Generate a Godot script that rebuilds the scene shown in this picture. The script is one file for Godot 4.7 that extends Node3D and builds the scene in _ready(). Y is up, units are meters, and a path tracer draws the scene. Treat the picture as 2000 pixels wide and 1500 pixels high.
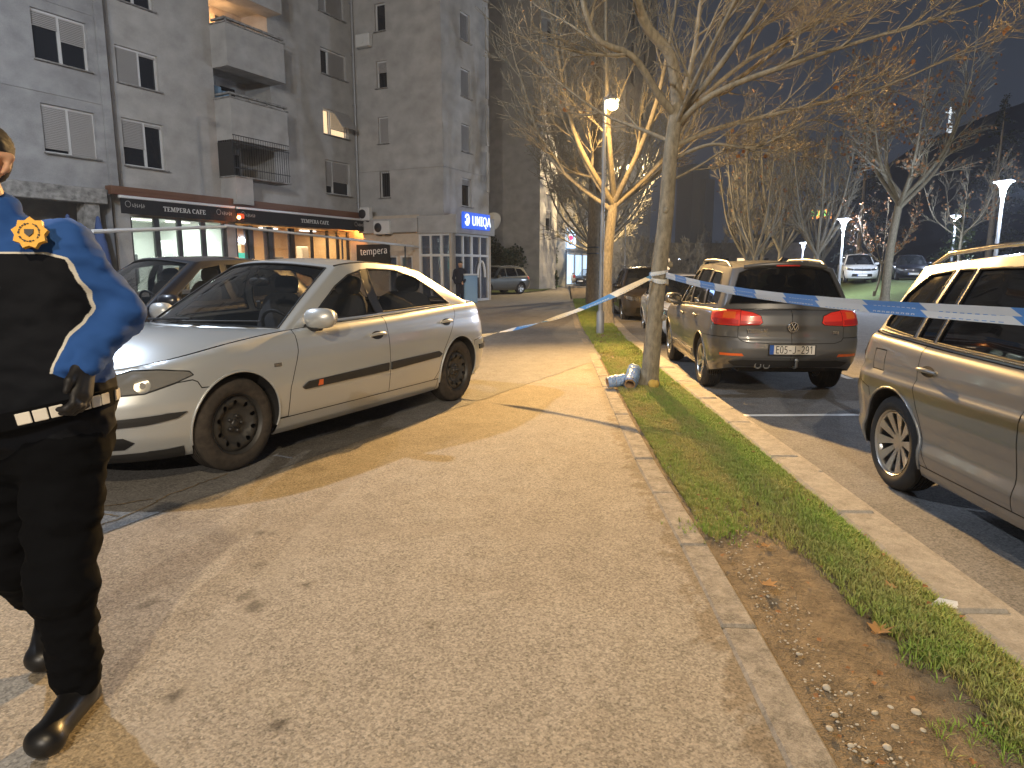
extends Node3D
# Night street beside apartment blocks: camera, sky and lamps first, then the setting, buildings, cars, trees, people, small things.

const TH := 0.4712389	# the blocks stand 27 degrees off the street
var U := Vector3(sin(TH), 0, -cos(TH))	# along the facades
var N := Vector3(cos(TH), 0, sin(TH))	# out of the facades
var M := {}
var rng := RandomNumberGenerator.new()
var names := {}

class MB:
	var v := PackedVector3Array()
	var n := PackedVector3Array()
	var uv := PackedVector2Array()
	var c := PackedColorArray()
	var col := Color.WHITE
	var colored := false
	var mapped := false
	func tri(a: Vector3, b: Vector3, d: Vector3) -> void:
		var f := (d - a).cross(b - a)
		if f.length_squared() < 1e-16:
			return
		f = f.normalized()
		v.append(a); v.append(b); v.append(d)
		n.append(f); n.append(f); n.append(f)
		if colored:
			c.append(col); c.append(col); c.append(col)
	func quad(a: Vector3, b: Vector3, d: Vector3, e: Vector3) -> void:
		tri(a, b, d)
		tri(a, d, e)
	func smooth(a: Vector3, b: Vector3, d: Vector3, na: Vector3, nb: Vector3, nd: Vector3) -> void:
		var f := (d - a).cross(b - a)
		if f.length_squared() < 1e-18:
			return
		if f.dot(na + nb + nd) < 0.0:
			v.append(a); v.append(d); v.append(b)
			n.append(na); n.append(nd); n.append(nb)
		else:
			v.append(a); v.append(b); v.append(d)
			n.append(na); n.append(nb); n.append(nd)
		if colored:
			c.append(col); c.append(col); c.append(col)
	func box(at: Vector3, size: Vector3, b := Basis.IDENTITY) -> void:
		var x := b.x * size.x * 0.5
		var y := b.y * size.y * 0.5
		var z := b.z * size.z * 0.5
		quad(at - x - y + z, at - x + y + z, at + x + y + z, at + x - y + z)
		quad(at + x - y - z, at + x + y - z, at - x + y - z, at - x - y - z)
		quad(at + x - y + z, at + x + y + z, at + x + y - z, at + x - y - z)
		quad(at - x - y - z, at - x + y - z, at - x + y + z, at - x - y + z)
		quad(at - x + y + z, at - x + y - z, at + x + y - z, at + x + y + z)
		quad(at - x - y - z, at - x - y + z, at + x - y + z, at + x - y - z)
	func span(a: Vector3, b: Vector3) -> void:
		box((a + b) * 0.5, (b - a).abs())
	func cbox(at: Vector3, size: Vector3, r: float, b := Basis.IDENTITY) -> void:	# box with chamfered edges
		var h := size * 0.5
		var q := h - Vector3(r, r, r)
		for ax in 3:
			for s in [-1.0, 1.0]:
				var p := []
				for k in [[-1, -1], [-1, 1], [1, 1], [1, -1]]:
					var w := Vector3.ZERO
					w[ax] = h[ax] * s
					w[(ax + 1) % 3] = q[(ax + 1) % 3] * k[0]
					w[(ax + 2) % 3] = q[(ax + 2) % 3] * k[1]
					p.append(w)
				_face(p, at, b)
		for ax in 3:
			var i := (ax + 1) % 3
			var j := (ax + 2) % 3
			for s1 in [-1.0, 1.0]:
				for s2 in [-1.0, 1.0]:
					var p := []
					for k in [[-1, 0], [1, 0], [1, 1], [-1, 1]]:
						var w := Vector3.ZERO
						w[ax] = q[ax] * k[0]
						w[i] = (h[i] if k[1] == 0 else q[i]) * s1
						w[j] = (q[j] if k[1] == 0 else h[j]) * s2
						p.append(w)
					_face(p, at, b)
		for s0 in [-1.0, 1.0]:
			for s1 in [-1.0, 1.0]:
				for s2 in [-1.0, 1.0]:
					_face([Vector3(h.x * s0, q.y * s1, q.z * s2), Vector3(q.x * s0, h.y * s1, q.z * s2), Vector3(q.x * s0, q.y * s1, h.z * s2)], at, b)
	func _face(p: Array, at: Vector3, b: Basis) -> void:
		var mid := Vector3.ZERO
		for w in p:
			mid += w
		var f: Vector3 = (p[2] - p[0]).cross(p[1] - p[0])
		if f.dot(mid) < 0:
			p.reverse()
		for k in range(1, p.size() - 1):
			tri(at + b * p[0], at + b * p[k], at + b * p[k + 1])
	func tube(pts: Array, radii: Array, sides := 6, cap := true) -> void:
		var rings := []
		var nrm := []
		var dir: Vector3 = (pts[1] - pts[0]).normalized()
		var side := dir.cross(Vector3.UP if absf(dir.y) < 0.9 else Vector3.RIGHT).normalized()
		for i in pts.size():
			var d2: Vector3 = (pts[mini(i + 1, pts.size() - 1)] - pts[maxi(i - 1, 0)]).normalized()
			side = (side - d2 * side.dot(d2)).normalized()
			var up := d2.cross(side)
			var ring := PackedVector3Array()
			var rn := PackedVector3Array()
			for k in sides:
				var a := TAU * k / sides
				var o := side * cos(a) + up * sin(a)
				ring.append(pts[i] + o * radii[i])
				rn.append(o)
			rings.append(ring)
			nrm.append(rn)
		for i in pts.size() - 1:
			for k in sides:
				var k2 := (k + 1) % sides
				smooth(rings[i][k], rings[i + 1][k], rings[i + 1][k2], nrm[i][k], nrm[i + 1][k], nrm[i + 1][k2])
				smooth(rings[i][k], rings[i + 1][k2], rings[i][k2], nrm[i][k], nrm[i + 1][k2], nrm[i][k2])
		if cap:
			for e in [0, pts.size() - 1]:
				for k in range(1, sides - 1):
					var dirn: Vector3 = (pts[e] - pts[1 if e == 0 else e - 1]).normalized()
					smooth(rings[e][0], rings[e][k], rings[e][k + 1], dirn, dirn, dirn)
	func lathe(prof: Array, segs: int, t: Transform3D, soft := true) -> void:	# profile of (radius, height) turned about local y
		for i in prof.size() - 1:
			var a: Vector2 = prof[i]
			var b: Vector2 = prof[i + 1]
			var e := b - a
			if e.length() < 1e-6:
				continue
			var m := Vector2(e.y, -e.x).normalized()
			var m0 := m
			var m1 := m
			if soft:
				if i > 0:
					var e0: Vector2 = a - prof[i - 1]
					var w := Vector2(e0.y, -e0.x).normalized()
					if w.dot(m) > 0.6:
						m0 = (w + m).normalized()
				if i < prof.size() - 2:
					var e2: Vector2 = prof[i + 2] - b
					var w2 := Vector2(e2.y, -e2.x).normalized()
					if w2.dot(m) > 0.6:
						m1 = (w2 + m).normalized()
			for k in segs:
				var p := TAU * k / segs
				var q := TAU * (k + 1) / segs
				var cp := Vector3(cos(p), 0, sin(p))
				var cq := Vector3(cos(q), 0, sin(q))
				var y := Vector3.UP
				var A := t * (cp * a.x + y * a.y)
				var B := t * (cp * b.x + y * b.y)
				var C := t * (cq * b.x + y * b.y)
				var D := t * (cq * a.x + y * a.y)
				var nA := (t.basis * (cp * m0.x + y * m0.y)).normalized()
				var nB := (t.basis * (cp * m1.x + y * m1.y)).normalized()
				var nC := (t.basis * (cq * m1.x + y * m1.y)).normalized()
				var nD := (t.basis * (cq * m0.x + y * m0.y)).normalized()
				smooth(A, B, C, nA, nB, nC)
				smooth(A, C, D, nA, nC, nD)
	func prism(poly: PackedVector2Array, z0: float, z1: float, t: Transform3D) -> void:	# polygon in local xy, pulled from z0 to z1
		var idx := Geometry2D.triangulate_polygon(poly)
		var fz := (t.basis.z * signf(z1 - z0)).normalized()
		for k in range(0, idx.size(), 3):
			var a := poly[idx[k]]
			var b := poly[idx[k + 1]]
			var d := poly[idx[k + 2]]
			smooth(t * Vector3(a.x, a.y, z1), t * Vector3(b.x, b.y, z1), t * Vector3(d.x, d.y, z1), fz, fz, fz)
			smooth(t * Vector3(a.x, a.y, z0), t * Vector3(b.x, b.y, z0), t * Vector3(d.x, d.y, z0), -fz, -fz, -fz)
		var turn := 1.0 if Geometry2D.is_polygon_clockwise(poly) else -1.0
		for k in poly.size():
			var a := poly[k]
			var b := poly[(k + 1) % poly.size()]
			var e := b - a
			var o := (t.basis * (Vector3(-e.y, e.x, 0) * turn)).normalized()
			smooth(t * Vector3(a.x, a.y, z0), t * Vector3(b.x, b.y, z0), t * Vector3(b.x, b.y, z1), o, o, o)
			smooth(t * Vector3(a.x, a.y, z0), t * Vector3(b.x, b.y, z1), t * Vector3(a.x, a.y, z1), o, o, o)
	func ellipsoid(at: Vector3, r: Vector3, b := Basis.IDENTITY, e := 1.0, nu := 14, nv := 8) -> void:	# e < 1 squares it off
		var P := func(i: int, j: int) -> Vector3:
			var th := TAU * i / nu
			var ph := PI * j / nv - PI / 2
			var cp := cos(ph)
			var q := Vector3(cp * cos(th), sin(ph), cp * sin(th))
			return Vector3(signf(q.x) * pow(absf(q.x), e), signf(q.y) * pow(absf(q.y), e), signf(q.z) * pow(absf(q.z), e))
		for i in nu:
			for j in nv:
				var q := [P.call(i, j), P.call(i + 1, j), P.call(i + 1, j + 1), P.call(i, j + 1)]
				var w := []
				var m := []
				for k in 4:
					var d: Vector3 = q[k]
					w.append(at + b * (d * r))
					m.append((b * (d / r)).normalized())
				smooth(w[0], w[1], w[2], m[0], m[1], m[2])
				smooth(w[0], w[2], w[3], m[0], m[2], m[3])
	func mirror_z() -> MB:
		var o := MB.new()
		o.colored = colored
		for k in range(0, v.size(), 3):
			for j in [0, 2, 1]:
				var p := v[k + j]
				var q := n[k + j]
				o.v.append(Vector3(p.x, p.y, -p.z))
				o.n.append(Vector3(q.x, q.y, -q.z))
				if colored:
					o.c.append(c[k + j])
		return o
	func add(o: MB, t: Transform3D) -> void:
		for k in o.v.size():
			v.append(t * o.v[k])
			n.append((t.basis * o.n[k]).normalized())
	func mesh() -> ArrayMesh:
		var a := []
		a.resize(Mesh.ARRAY_MAX)
		a[Mesh.ARRAY_VERTEX] = v
		a[Mesh.ARRAY_NORMAL] = n
		if c.size() == v.size() and colored:
			a[Mesh.ARRAY_COLOR] = c
		if uv.size() == v.size() and mapped:
			a[Mesh.ARRAY_TEX_UV] = uv
		var m := ArrayMesh.new()
		m.add_surface_from_arrays(Mesh.PRIMITIVE_TRIANGLES, a)
		return m

func numbered(called: String) -> String:
	var k: int = names.get(called, -1) + 1
	names[called] = k
	return called if k == 0 else "%s_%03d" % [called, k]

func tag(o: Node, label: String, category: String, group := "", kind := "") -> Node:
	o.set_meta("label", label)
	o.set_meta("category", category)
	if group:
		o.set_meta("group", group)
	if kind:
		o.set_meta("kind", kind)
	return o

func thing(called: String, label: String, category: String, t := Transform3D.IDENTITY, group := "") -> Node3D:
	var o := Node3D.new()
	o.name = numbered(called)
	add_child(o)
	o.transform = t
	tag(o, label, category, group)
	return o

func put(called: String, mb: MB, mat: Material, parent: Node = null) -> MeshInstance3D:
	if mb.v.is_empty():
		return null
	return put_mesh(called, mb.mesh(), mat, parent)

func put_mesh(called: String, me: Mesh, mat: Material, parent: Node = null) -> MeshInstance3D:
	var o := MeshInstance3D.new()
	o.mesh = me
	o.material_override = mat
	if parent == null or parent == self:
		o.name = numbered(called)
		add_child(o)
	else:
		o.name = called
		parent.add_child(o, true)
	return o

func setting(called: String, mb: MB, mat: Material) -> MeshInstance3D:
	var o := put(called, mb, mat)
	o.set_meta("kind", "structure")
	return o

func lin(r: float, g: float, b: float) -> Color:
	return Color(r, g, b).linear_to_srgb()

func mat(called: String, color: Color, rough := 0.8, metal := 0.0) -> StandardMaterial3D:	# colour as linear base colour
	var m := StandardMaterial3D.new()
	m.resource_name = called
	m.albedo_color = color.linear_to_srgb()
	m.roughness = rough
	m.metallic = metal
	M[called] = m
	return m

func noise_img(size: int, type: int, freq: float, seed_: int, oct := 4, ret := FastNoiseLite.RETURN_DISTANCE) -> PackedByteArray:
	var f := FastNoiseLite.new()
	f.noise_type = type
	f.frequency = freq
	f.seed = seed_
	f.fractal_octaves = oct
	f.fractal_type = FastNoiseLite.FRACTAL_FBM if oct > 1 else FastNoiseLite.FRACTAL_NONE
	f.cellular_return_type = ret
	var im := f.get_seamless_image(size, size)
	im.convert(Image.FORMAT_L8)
	return im.get_data()

func ramp_tex(size: int, layers: Array, lo: Color, hi: Color) -> ImageTexture:	# layers: [bytes, weight]; lo and hi are linear colours
	var ramp := []
	for k in 256:
		ramp.append(lo.lerp(hi, k / 255.0).linear_to_srgb())
	var rr := PackedByteArray()
	for k in 256:
		var q: Color = ramp[k]
		rr.append(q.r8)
		rr.append(q.g8)
		rr.append(q.b8)
	var out := PackedByteArray()
	out.resize(size * size * 3)
	for i in size * size:
		var s := 0.0
		for l in layers:
			s += l[0][i] * l[1]
		var k := clampi(int(s), 0, 255) * 3
		out[i * 3] = rr[k]
		out[i * 3 + 1] = rr[k + 1]
		out[i * 3 + 2] = rr[k + 2]
	return ImageTexture.create_from_image(Image.create_from_data(size, size, false, Image.FORMAT_RGB8, out))

func gray_tex(size: int, layers: Array) -> ImageTexture:
	var out := PackedByteArray()
	out.resize(size * size)
	for i in size * size:
		var s := 0.0
		for l in layers:
			s += l[0][i] * l[1]
		out[i] = clampi(int(s), 0, 255)
	return ImageTexture.create_from_image(Image.create_from_data(size, size, false, Image.FORMAT_L8, out))

func tri_mat(called: String, tex: Texture2D, metres: float, rough := 0.9, bump: Texture2D = null, bump_cm := 0.3) -> StandardMaterial3D:
	var m := mat(called, Color.WHITE, rough)
	m.albedo_texture = tex
	m.uv1_triplanar = true
	m.uv1_world_triplanar = true
	m.uv1_scale = Vector3.ONE / metres
	if bump:
		m.heightmap_enabled = true
		m.heightmap_texture = bump
		m.heightmap_scale = bump_cm
	return m

func frame(t: float, d: float, y := 0.0) -> Transform3D:	# local x along the facade, z out of it
	return Transform3D(Basis(U, Vector3.UP, N), U * t + N * d + Vector3(0, y, 0))

func _ready() -> void:
	make_camera_and_sky()
	make_materials()
	make_lamps()
	make_ground()
	make_blocks()
	make_cars()
	make_trees()
	officer()
	far_person()
	make_small()

func make_lamps() -> void:
	var warm := Color(1.0, 0.79, 0.48)
	street_lamp("lit warm street lamp seen through the bare branches above the verge", Vector3(2.2, 5.07, -15.7), 0.0, Vector3(0.02, 0, 1), 350.0, 10.0, warm, Vector3(-0.16, 0, -0.05))
	street_lamp("small warm street lamp further down the verge", Vector3(8.3, 8.6, -50), 0.0, Vector3(0.1, 0, 1), 0.0, 220.0, Color(1.0, 0.88, 0.68))
	street_lamp("warm street lamp standing behind the viewer", Vector3(0.9, 9.0, 5.8), 0.0, Vector3(0, 0, 1), 0.0, 85.0, Color(1.0, 0.90, 0.74), Vector3(0.2, 0, 0.2))
	street_lamp("added tall lamp far behind the viewer, fill light for the facades", Vector3(-3.0, 14.0, 30.0), 0.0, Vector3(0, 0, 1), 0.0, 600.0, Color(1.0, 0.95, 0.88), Vector3(0.2, 0, 0.2))  # unseen lamp, added only to brighten the facades and pavement evenly
	street_lamp("added cool lamp out of view at left, fill light for the facades", Vector3(-8.4, 9.0, -8.2), 0.0, Vector3(0, 0, 1), 0.0, 95.0, Color(0.86, 0.92, 1.0), Vector3(-0.3, 0, 0.0))  # unseen lamp put in for facade light and the bluish tint at left
	park_lamp("bright white park lamp at the right edge above the people carrier", 17.45, 25.0, 0.3, 4.25, 60.0)
	park_lamp("white park lamp on a straight pole left of the leaning tree", 16.63, 35.0, 0.7, 3.25, 55.0)
	park_lamp("white park lamp behind the conifer at right", 25.4, 40.0, 0.9, 3.6, 40.0)
	park_lamp("tiny white park lamp seen between the park trees", 26.0, 62.0, 0.6, 3.2, 40.0)

func make_cars() -> void:
	silver_saloon()
	grey_suv()
	silver_van()
	var g := "cars parked along the kerb"
	var f := "cars parked by the blocks"
	plain_car("parked_saloon_car", "black estate car parked behind the silver saloon before the cafe", dir_frame(-4.75, 0.004, 9.6, -0.46, -0.89, 1.12), "hatch", M.black_paint, {"group": f, "cell": 0.06})
	plain_car("parked_suv", "dark brown SUV facing the viewer left of the taped tree", dir_frame(4.25, -0.116, 21.9, -0.06, -1.0, 1.02), "suv", M.dark_brown_paint, {"group": g, "cell": 0.08})
	plain_car("parked_hatchback", "white hatchback parked between the dark SUV and the grey SUV", dir_frame(4.1, -0.116, 16.2, -0.06, -1.0, 1.0), "hatch", M.white_car, {"group": g, "cell": 0.08})
	plain_car("parked_suv", "grey crossover parked beside the glazed office", dir_frame(-1.0, 0.004, 41.2, -0.75, -0.66, 1.0), "suv", M.dark_green_grey, {"group": f})
	plain_car("parked_hatchback", "pale hatchback parked beyond the evergreen shrubs", dir_frame(3.7, 0.004, 61.5, -0.99, 0.1, 1.02), "hatch", M.pale_gold, {"group": f})
	plain_car("parked_hatchback", "dark hatchback parked right of the pale hatchback", dir_frame(6.6, 0.004, 63.0, -0.3, -1.0, 1.0), "hatch", M.black_paint, {"group": f})
	plain_car("parked_suv", "white SUV facing the road on the far side of the lawn", dir_frame(20.5, 0.72, 41.0, -0.35, -1.0, 1.0), "suv", M.white_car, {"group": "cars parked across the road"})
	plain_car("parked_hatchback", "dark car parked beside the white SUV across the road", dir_frame(23.9, 0.78, 41.5, -0.45, -1.0, 1.05), "hatch", M.black_paint, {"group": "cars parked across the road"})

func make_materials() -> void:
	var cells := noise_img(1024, FastNoiseLite.TYPE_CELLULAR, 0.26, 3, 1, FastNoiseLite.RETURN_CELL_VALUE)
	var cells2 := noise_img(1024, FastNoiseLite.TYPE_CELLULAR, 0.4, 9, 1, FastNoiseLite.RETURN_CELL_VALUE)
	var cloud := noise_img(1024, FastNoiseLite.TYPE_SIMPLEX, 0.008, 5, 4)
	var fine := noise_img(1024, FastNoiseLite.TYPE_SIMPLEX, 0.25, 7, 2)
	var cells_s := noise_img(512, FastNoiseLite.TYPE_CELLULAR, 0.13, 4, 1, FastNoiseLite.RETURN_CELL_VALUE)
	var cloud_s := noise_img(512, FastNoiseLite.TYPE_SIMPLEX, 0.012, 6, 5)
	var fine_s := noise_img(512, FastNoiseLite.TYPE_SIMPLEX, 0.2, 8, 3)
	var speck := gray_tex(1024, [[cells, 0.6], [fine, 0.3], [cells2, 0.2]])
	tri_mat("sidewalk", ramp_tex(1024, [[cells, 0.42], [cells2, 0.36], [fine, 0.25], [cloud, 0.15]], Color(0.06, 0.052, 0.041), Color(0.41, 0.365, 0.30)), 2.6, 0.92, speck, 0.2)
	tri_mat("asphalt", ramp_tex(1024, [[cells, 0.4], [cells2, 0.3], [fine, 0.2], [cloud, 0.2]], Color(0.03, 0.03, 0.03), Color(0.26, 0.25, 0.24)), 3.0, 0.85, speck, 0.3)
	tri_mat("concrete", ramp_tex(512, [[cells_s, 0.22], [fine_s, 0.45], [cloud_s, 0.45]], Color(0.13, 0.12, 0.10), Color(0.42, 0.385, 0.335)), 1.3, 0.93, gray_tex(512, [[fine_s, 0.7], [cells_s, 0.3]]), 0.2)
	tri_mat("edging", ramp_tex(512, [[cells_s, 0.3], [fine_s, 0.45], [cloud_s, 0.5]], Color(0.05, 0.043, 0.033), Color(0.38, 0.34, 0.285)), 0.9, 0.95, gray_tex(512, [[fine_s, 0.7], [cells_s, 0.3]]), 0.4)
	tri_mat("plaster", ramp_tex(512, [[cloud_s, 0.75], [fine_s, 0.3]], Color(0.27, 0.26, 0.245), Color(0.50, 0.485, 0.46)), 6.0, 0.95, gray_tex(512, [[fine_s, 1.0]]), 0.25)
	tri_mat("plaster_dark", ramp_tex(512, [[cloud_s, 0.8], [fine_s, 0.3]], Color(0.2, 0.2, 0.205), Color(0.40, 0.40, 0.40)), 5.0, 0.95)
	tri_mat("old_concrete", ramp_tex(512, [[cloud_s, 0.95], [fine_s, 0.35], [cells_s, 0.1]], Color(0.01, 0.01, 0.01), Color(0.36, 0.35, 0.33)), 1.7, 0.95, gray_tex(512, [[cloud_s, 0.7], [fine_s, 0.4]]), 0.8)
	tri_mat("cream_stone", ramp_tex(512, [[cloud_s, 0.5], [fine_s, 0.4]], Color(0.4, 0.33, 0.25), Color(0.62, 0.53, 0.42)), 2.0, 0.9)
	var bark := tri_mat("bark", ramp_tex(512, [[cloud_s, 0.7], [fine_s, 0.35], [cells_s, 0.12]], Color(0.07, 0.06, 0.045), Color(0.36, 0.32, 0.24)), 0.5, 0.95, gray_tex(512, [[cloud_s, 0.6], [fine_s, 0.5]]), 0.7)
	bark.uv1_scale = Vector3(2.6, 0.9, 2.6)
	var bark2 := tri_mat("bark_dark", ramp_tex(512, [[cloud_s, 0.7], [fine_s, 0.4]], Color(0.05, 0.04, 0.025), Color(0.26, 0.2, 0.13)), 0.5, 0.95, gray_tex(512, [[cloud_s, 0.6], [fine_s, 0.5]]), 0.9)
	bark2.uv1_scale = Vector3(3.0, 0.6, 3.0)
	tri_mat("soil", ramp_tex(512, [[cells_s, 0.3], [fine_s, 0.4], [cloud_s, 0.5]], Color(0.025, 0.018, 0.01), Color(0.27, 0.2, 0.12)), 1.1, 0.97, gray_tex(512, [[cells_s, 0.5], [fine_s, 0.6]]), 1.2)
	tri_mat("lawn", ramp_tex(512, [[cells_s, 0.3], [fine_s, 0.4], [cloud_s, 0.4]], Color(0.02, 0.035, 0.008), Color(0.13, 0.17, 0.04)), 2.0, 0.97, gray_tex(512, [[fine_s, 0.8]]), 2.0)
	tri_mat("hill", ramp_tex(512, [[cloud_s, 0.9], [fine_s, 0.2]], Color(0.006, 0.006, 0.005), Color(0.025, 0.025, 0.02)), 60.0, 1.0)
	tri_mat("dusty_rubber", ramp_tex(512, [[cloud_s, 0.9], [fine_s, 0.3]], Color(0.010, 0.0095, 0.009), Color(0.062, 0.050, 0.040)), 0.5, 0.95)
	tri_mat("stone", ramp_tex(512, [[cloud_s, 0.6], [fine_s, 0.5]], Color(0.2, 0.18, 0.14), Color(0.6, 0.55, 0.46)), 0.3, 0.9)

	mat("rubber", Color(0.018, 0.018, 0.019), 0.85)
	mat("seal", Color(0.008, 0.008, 0.009), 0.6)
	mat("black_plastic", Color(0.022, 0.022, 0.023), 0.55)
	mat("dark_metal", Color(0.07, 0.07, 0.072), 0.45, 0.8)
	mat("steel_wheel", Color(0.045, 0.044, 0.043), 0.5, 0.3)
	mat("rust", Color(0.22, 0.11, 0.05), 0.9)
	mat("alloy", Color(0.5, 0.49, 0.47), 0.3, 0.75)
	mat("chrome", Color(0.75, 0.75, 0.75), 0.12, 1.0)
	mat("interior", Color(0.035, 0.036, 0.04), 0.85)
	mat("seat", Color(0.06, 0.063, 0.072), 0.9)
	mat("plate_white", Color(0.72, 0.70, 0.66), 0.45)
	mat("plate_blue", Color(0.03, 0.11, 0.42), 0.4)
	mat("ink", Color(0.012, 0.012, 0.014), 0.5)
	mat("white_paint", Color(0.78, 0.78, 0.76), 0.6)
	mat("white_plastic", Color(0.62, 0.62, 0.6), 0.5)
	mat("grey_metal", Color(0.30, 0.31, 0.32), 0.4, 0.6)
	mat("pole_grey", Color(0.33, 0.34, 0.35), 0.5, 0.3)
	mat("steel_white", Color(0.66, 0.66, 0.65), 0.4, 0.1)
	mat("shutter", Color(0.36, 0.345, 0.33), 0.7)
	mat("frame_white", Color(0.58, 0.58, 0.57), 0.5)
	mat("awning_cloth", Color(0.018, 0.018, 0.02), 0.9)
	mat("awning_red", Color(0.22, 0.035, 0.02), 0.85)
	mat("gutter_brown", Color(0.16, 0.075, 0.04), 0.6)
	mat("dark_frame", Color(0.03, 0.028, 0.026), 0.5)
	mat("wood_warm", Color(0.42, 0.26, 0.12), 0.7)
	mat("wall_cafe", Color(0.62, 0.62, 0.58), 0.9)
	mat("wall_warm", Color(0.6, 0.44, 0.24), 0.9)
	mat("black_board", Color(0.012, 0.012, 0.012), 0.7)
	mat("blue_cabinet", Color(0.20, 0.33, 0.47), 0.5)
	mat("orange_plastic", Color(0.75, 0.13, 0.02), 0.5)
	mat("blue_cloth", Color(0.06, 0.1, 0.24), 0.9)
	mat("red_lens", Color(0.45, 0.01, 0.008), 0.12).clearcoat_enabled = true
	mat("red_lens_bright", Color(0.75, 0.03, 0.015), 0.15).clearcoat_enabled = true
	mat("amber", Color(0.75, 0.14, 0.03), 0.3)
	mat("lamp_glass", Color(0.35, 0.34, 0.32), 0.12, 0.85)
	mat("lamp_bowl", Color(0.8, 0.78, 0.72), 0.15, 1.0)
	paint("silver_paint", Color(0.50, 0.525, 0.54), 0.4)
	paint("grey_paint", Color(0.13, 0.132, 0.135), 0.4)
	paint("beige_silver", Color(0.17, 0.182, 0.20), 0.4)
	paint("black_paint", Color(0.012, 0.014, 0.022), 0.1)
	paint("white_car", Color(0.72, 0.72, 0.71), 0.0)
	paint("dark_brown_paint", Color(0.055, 0.048, 0.044), 0.3)
	paint("dark_green_grey", Color(0.085, 0.09, 0.085), 0.4)
	paint("pale_gold", Color(0.42, 0.40, 0.36), 0.35)
	glass("car_glass", Color(0.02, 0.024, 0.028), 0.42)
	glass("tint_glass", Color(0.006, 0.007, 0.009), 0.93)
	glass("house_glass", Color(0.02, 0.022, 0.026), 0.88)
	glass("clear_glass", Color(0.3, 0.33, 0.34), 0.14)
	glass("shop_glass", Color(0.10, 0.12, 0.16), 0.72)
	glass("lens", Color(0.75, 0.74, 0.7), 0.2)
	glow("lit_window", Color(1.0, 0.72, 0.42), 1.6)
	glow("warm_bulb", Color(1.0, 0.78, 0.42), 30.0)
	glow("white_bulb", Color(0.86, 0.90, 1.0), 9.0)
	glow("orange_bulb", Color(1.0, 0.45, 0.12), 14.0)
	glow("sign_white", Color(0.85, 0.93, 1.0), 1.5)
	glow("sign_blue", Color(0.03, 0.12, 0.75), 1.0)
	glow("screen_green", Color(0.1, 0.9, 0.65), 1.0)
	glow("led_green", Color(0.35, 0.95, 0.25), 1.6)
	glow("led_orange", Color(1.0, 0.38, 0.08), 1.4)
	glow("led_white", Color(0.55, 0.75, 1.0), 1.3)
	glow("red_glow", Color(1.0, 0.06, 0.16), 1.3)
	glow("tube_white", Color(1.0, 0.97, 0.9), 4.0)

func paint(called: String, c: Color, metal: float) -> StandardMaterial3D:
	var m := mat(called, c, 0.38, metal)
	m.clearcoat_enabled = true
	m.clearcoat = 0.8
	m.clearcoat_roughness = 0.06
	return m

func glass(called: String, c: Color, alpha: float) -> StandardMaterial3D:
	var m := mat(called, c, 0.03)
	m.albedo_color.a = alpha
	m.transparency = BaseMaterial3D.TRANSPARENCY_ALPHA
	return m

func glow(called: String, c: Color, e: float) -> StandardMaterial3D:
	var m := mat(called, c * 0.5, 0.5)
	m.emission_enabled = true
	m.emission = c.linear_to_srgb()
	m.emission_energy_multiplier = e
	return m

# ---------------------------------------------------------------- camera, sky, ground
func make_camera_and_sky() -> void:
	var cam := Camera3D.new()
	cam.name = "camera"
	add_child(cam)
	cam.fov = 58.84
	cam.near = 0.05
	cam.far = 1500.0
	cam.position = Vector3(0, 1.5, 0)
	cam.rotation.x = -atan(225.0 / 1330.0)
	cam.current = true
	var we := WorldEnvironment.new()
	we.name = "world_environment"
	var e := Environment.new()
	we.environment = e
	e.background_mode = Environment.BG_SKY
	var pm := ProceduralSkyMaterial.new()
	pm.sky_top_color = lin(0.021, 0.027, 0.039)
	pm.sky_horizon_color = lin(0.058, 0.070, 0.096)
	pm.sky_curve = 0.22
	pm.ground_bottom_color = lin(0.01, 0.01, 0.012)
	pm.ground_horizon_color = lin(0.045, 0.05, 0.065)
	pm.sun_angle_max = 0.0
	var sky := Sky.new()
	sky.sky_material = pm
	e.sky = sky
	e.tonemap_mode = Environment.TONE_MAPPER_LINEAR
	e.tonemap_exposure = 1.0
	e.fog_enabled = true
	e.fog_density = 0.0007
	e.fog_light_color = Color(0.9, 0.93, 1.0)
	e.sdfgi_enabled = true
	e.ssao_enabled = true
	e.ssil_enabled = true
	add_child(we)

const EDGE := [[-8.0, 0.74], [0.0, 0.80], [1.85, 0.84], [3.0, 0.905], [4.0, 0.94], [5.0, 0.965], [7.5, 1.10], [12.0, 1.36], [17.6, 1.62], [31.0, 2.6], [60.0, 4.9]]
const KERB := [[-8.0, 1.80], [0.0, 1.90], [2.4, 1.945], [4.0, 2.01], [5.7, 2.09], [8.1, 2.17], [9.8, 2.23], [15.5, 2.52], [31.0, 3.75], [60.0, 6.4], [120.0, 12.0]]
const FARK := [[-20.0, 12.8], [28.0, 15.0], [60.0, 17.6], [120.0, 23.0]]

func along(tab: Array, z: float) -> float:
	for k in tab.size() - 1:
		if z <= tab[k + 1][0]:
			return lerpf(tab[k][1], tab[k + 1][1], (z - tab[k][0]) / (tab[k + 1][0] - tab[k][0]))
	return tab[tab.size() - 1][1]

func bank(x: float, z: float) -> float:	# height of the lawn across the road, rising from its kerb
	var d := x - along(FARK, z)
	return 0.0 + 0.85 * smoothstep(0.2, 6.0, d) + 0.25 * smoothstep(8.0, 40.0, d)

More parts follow.
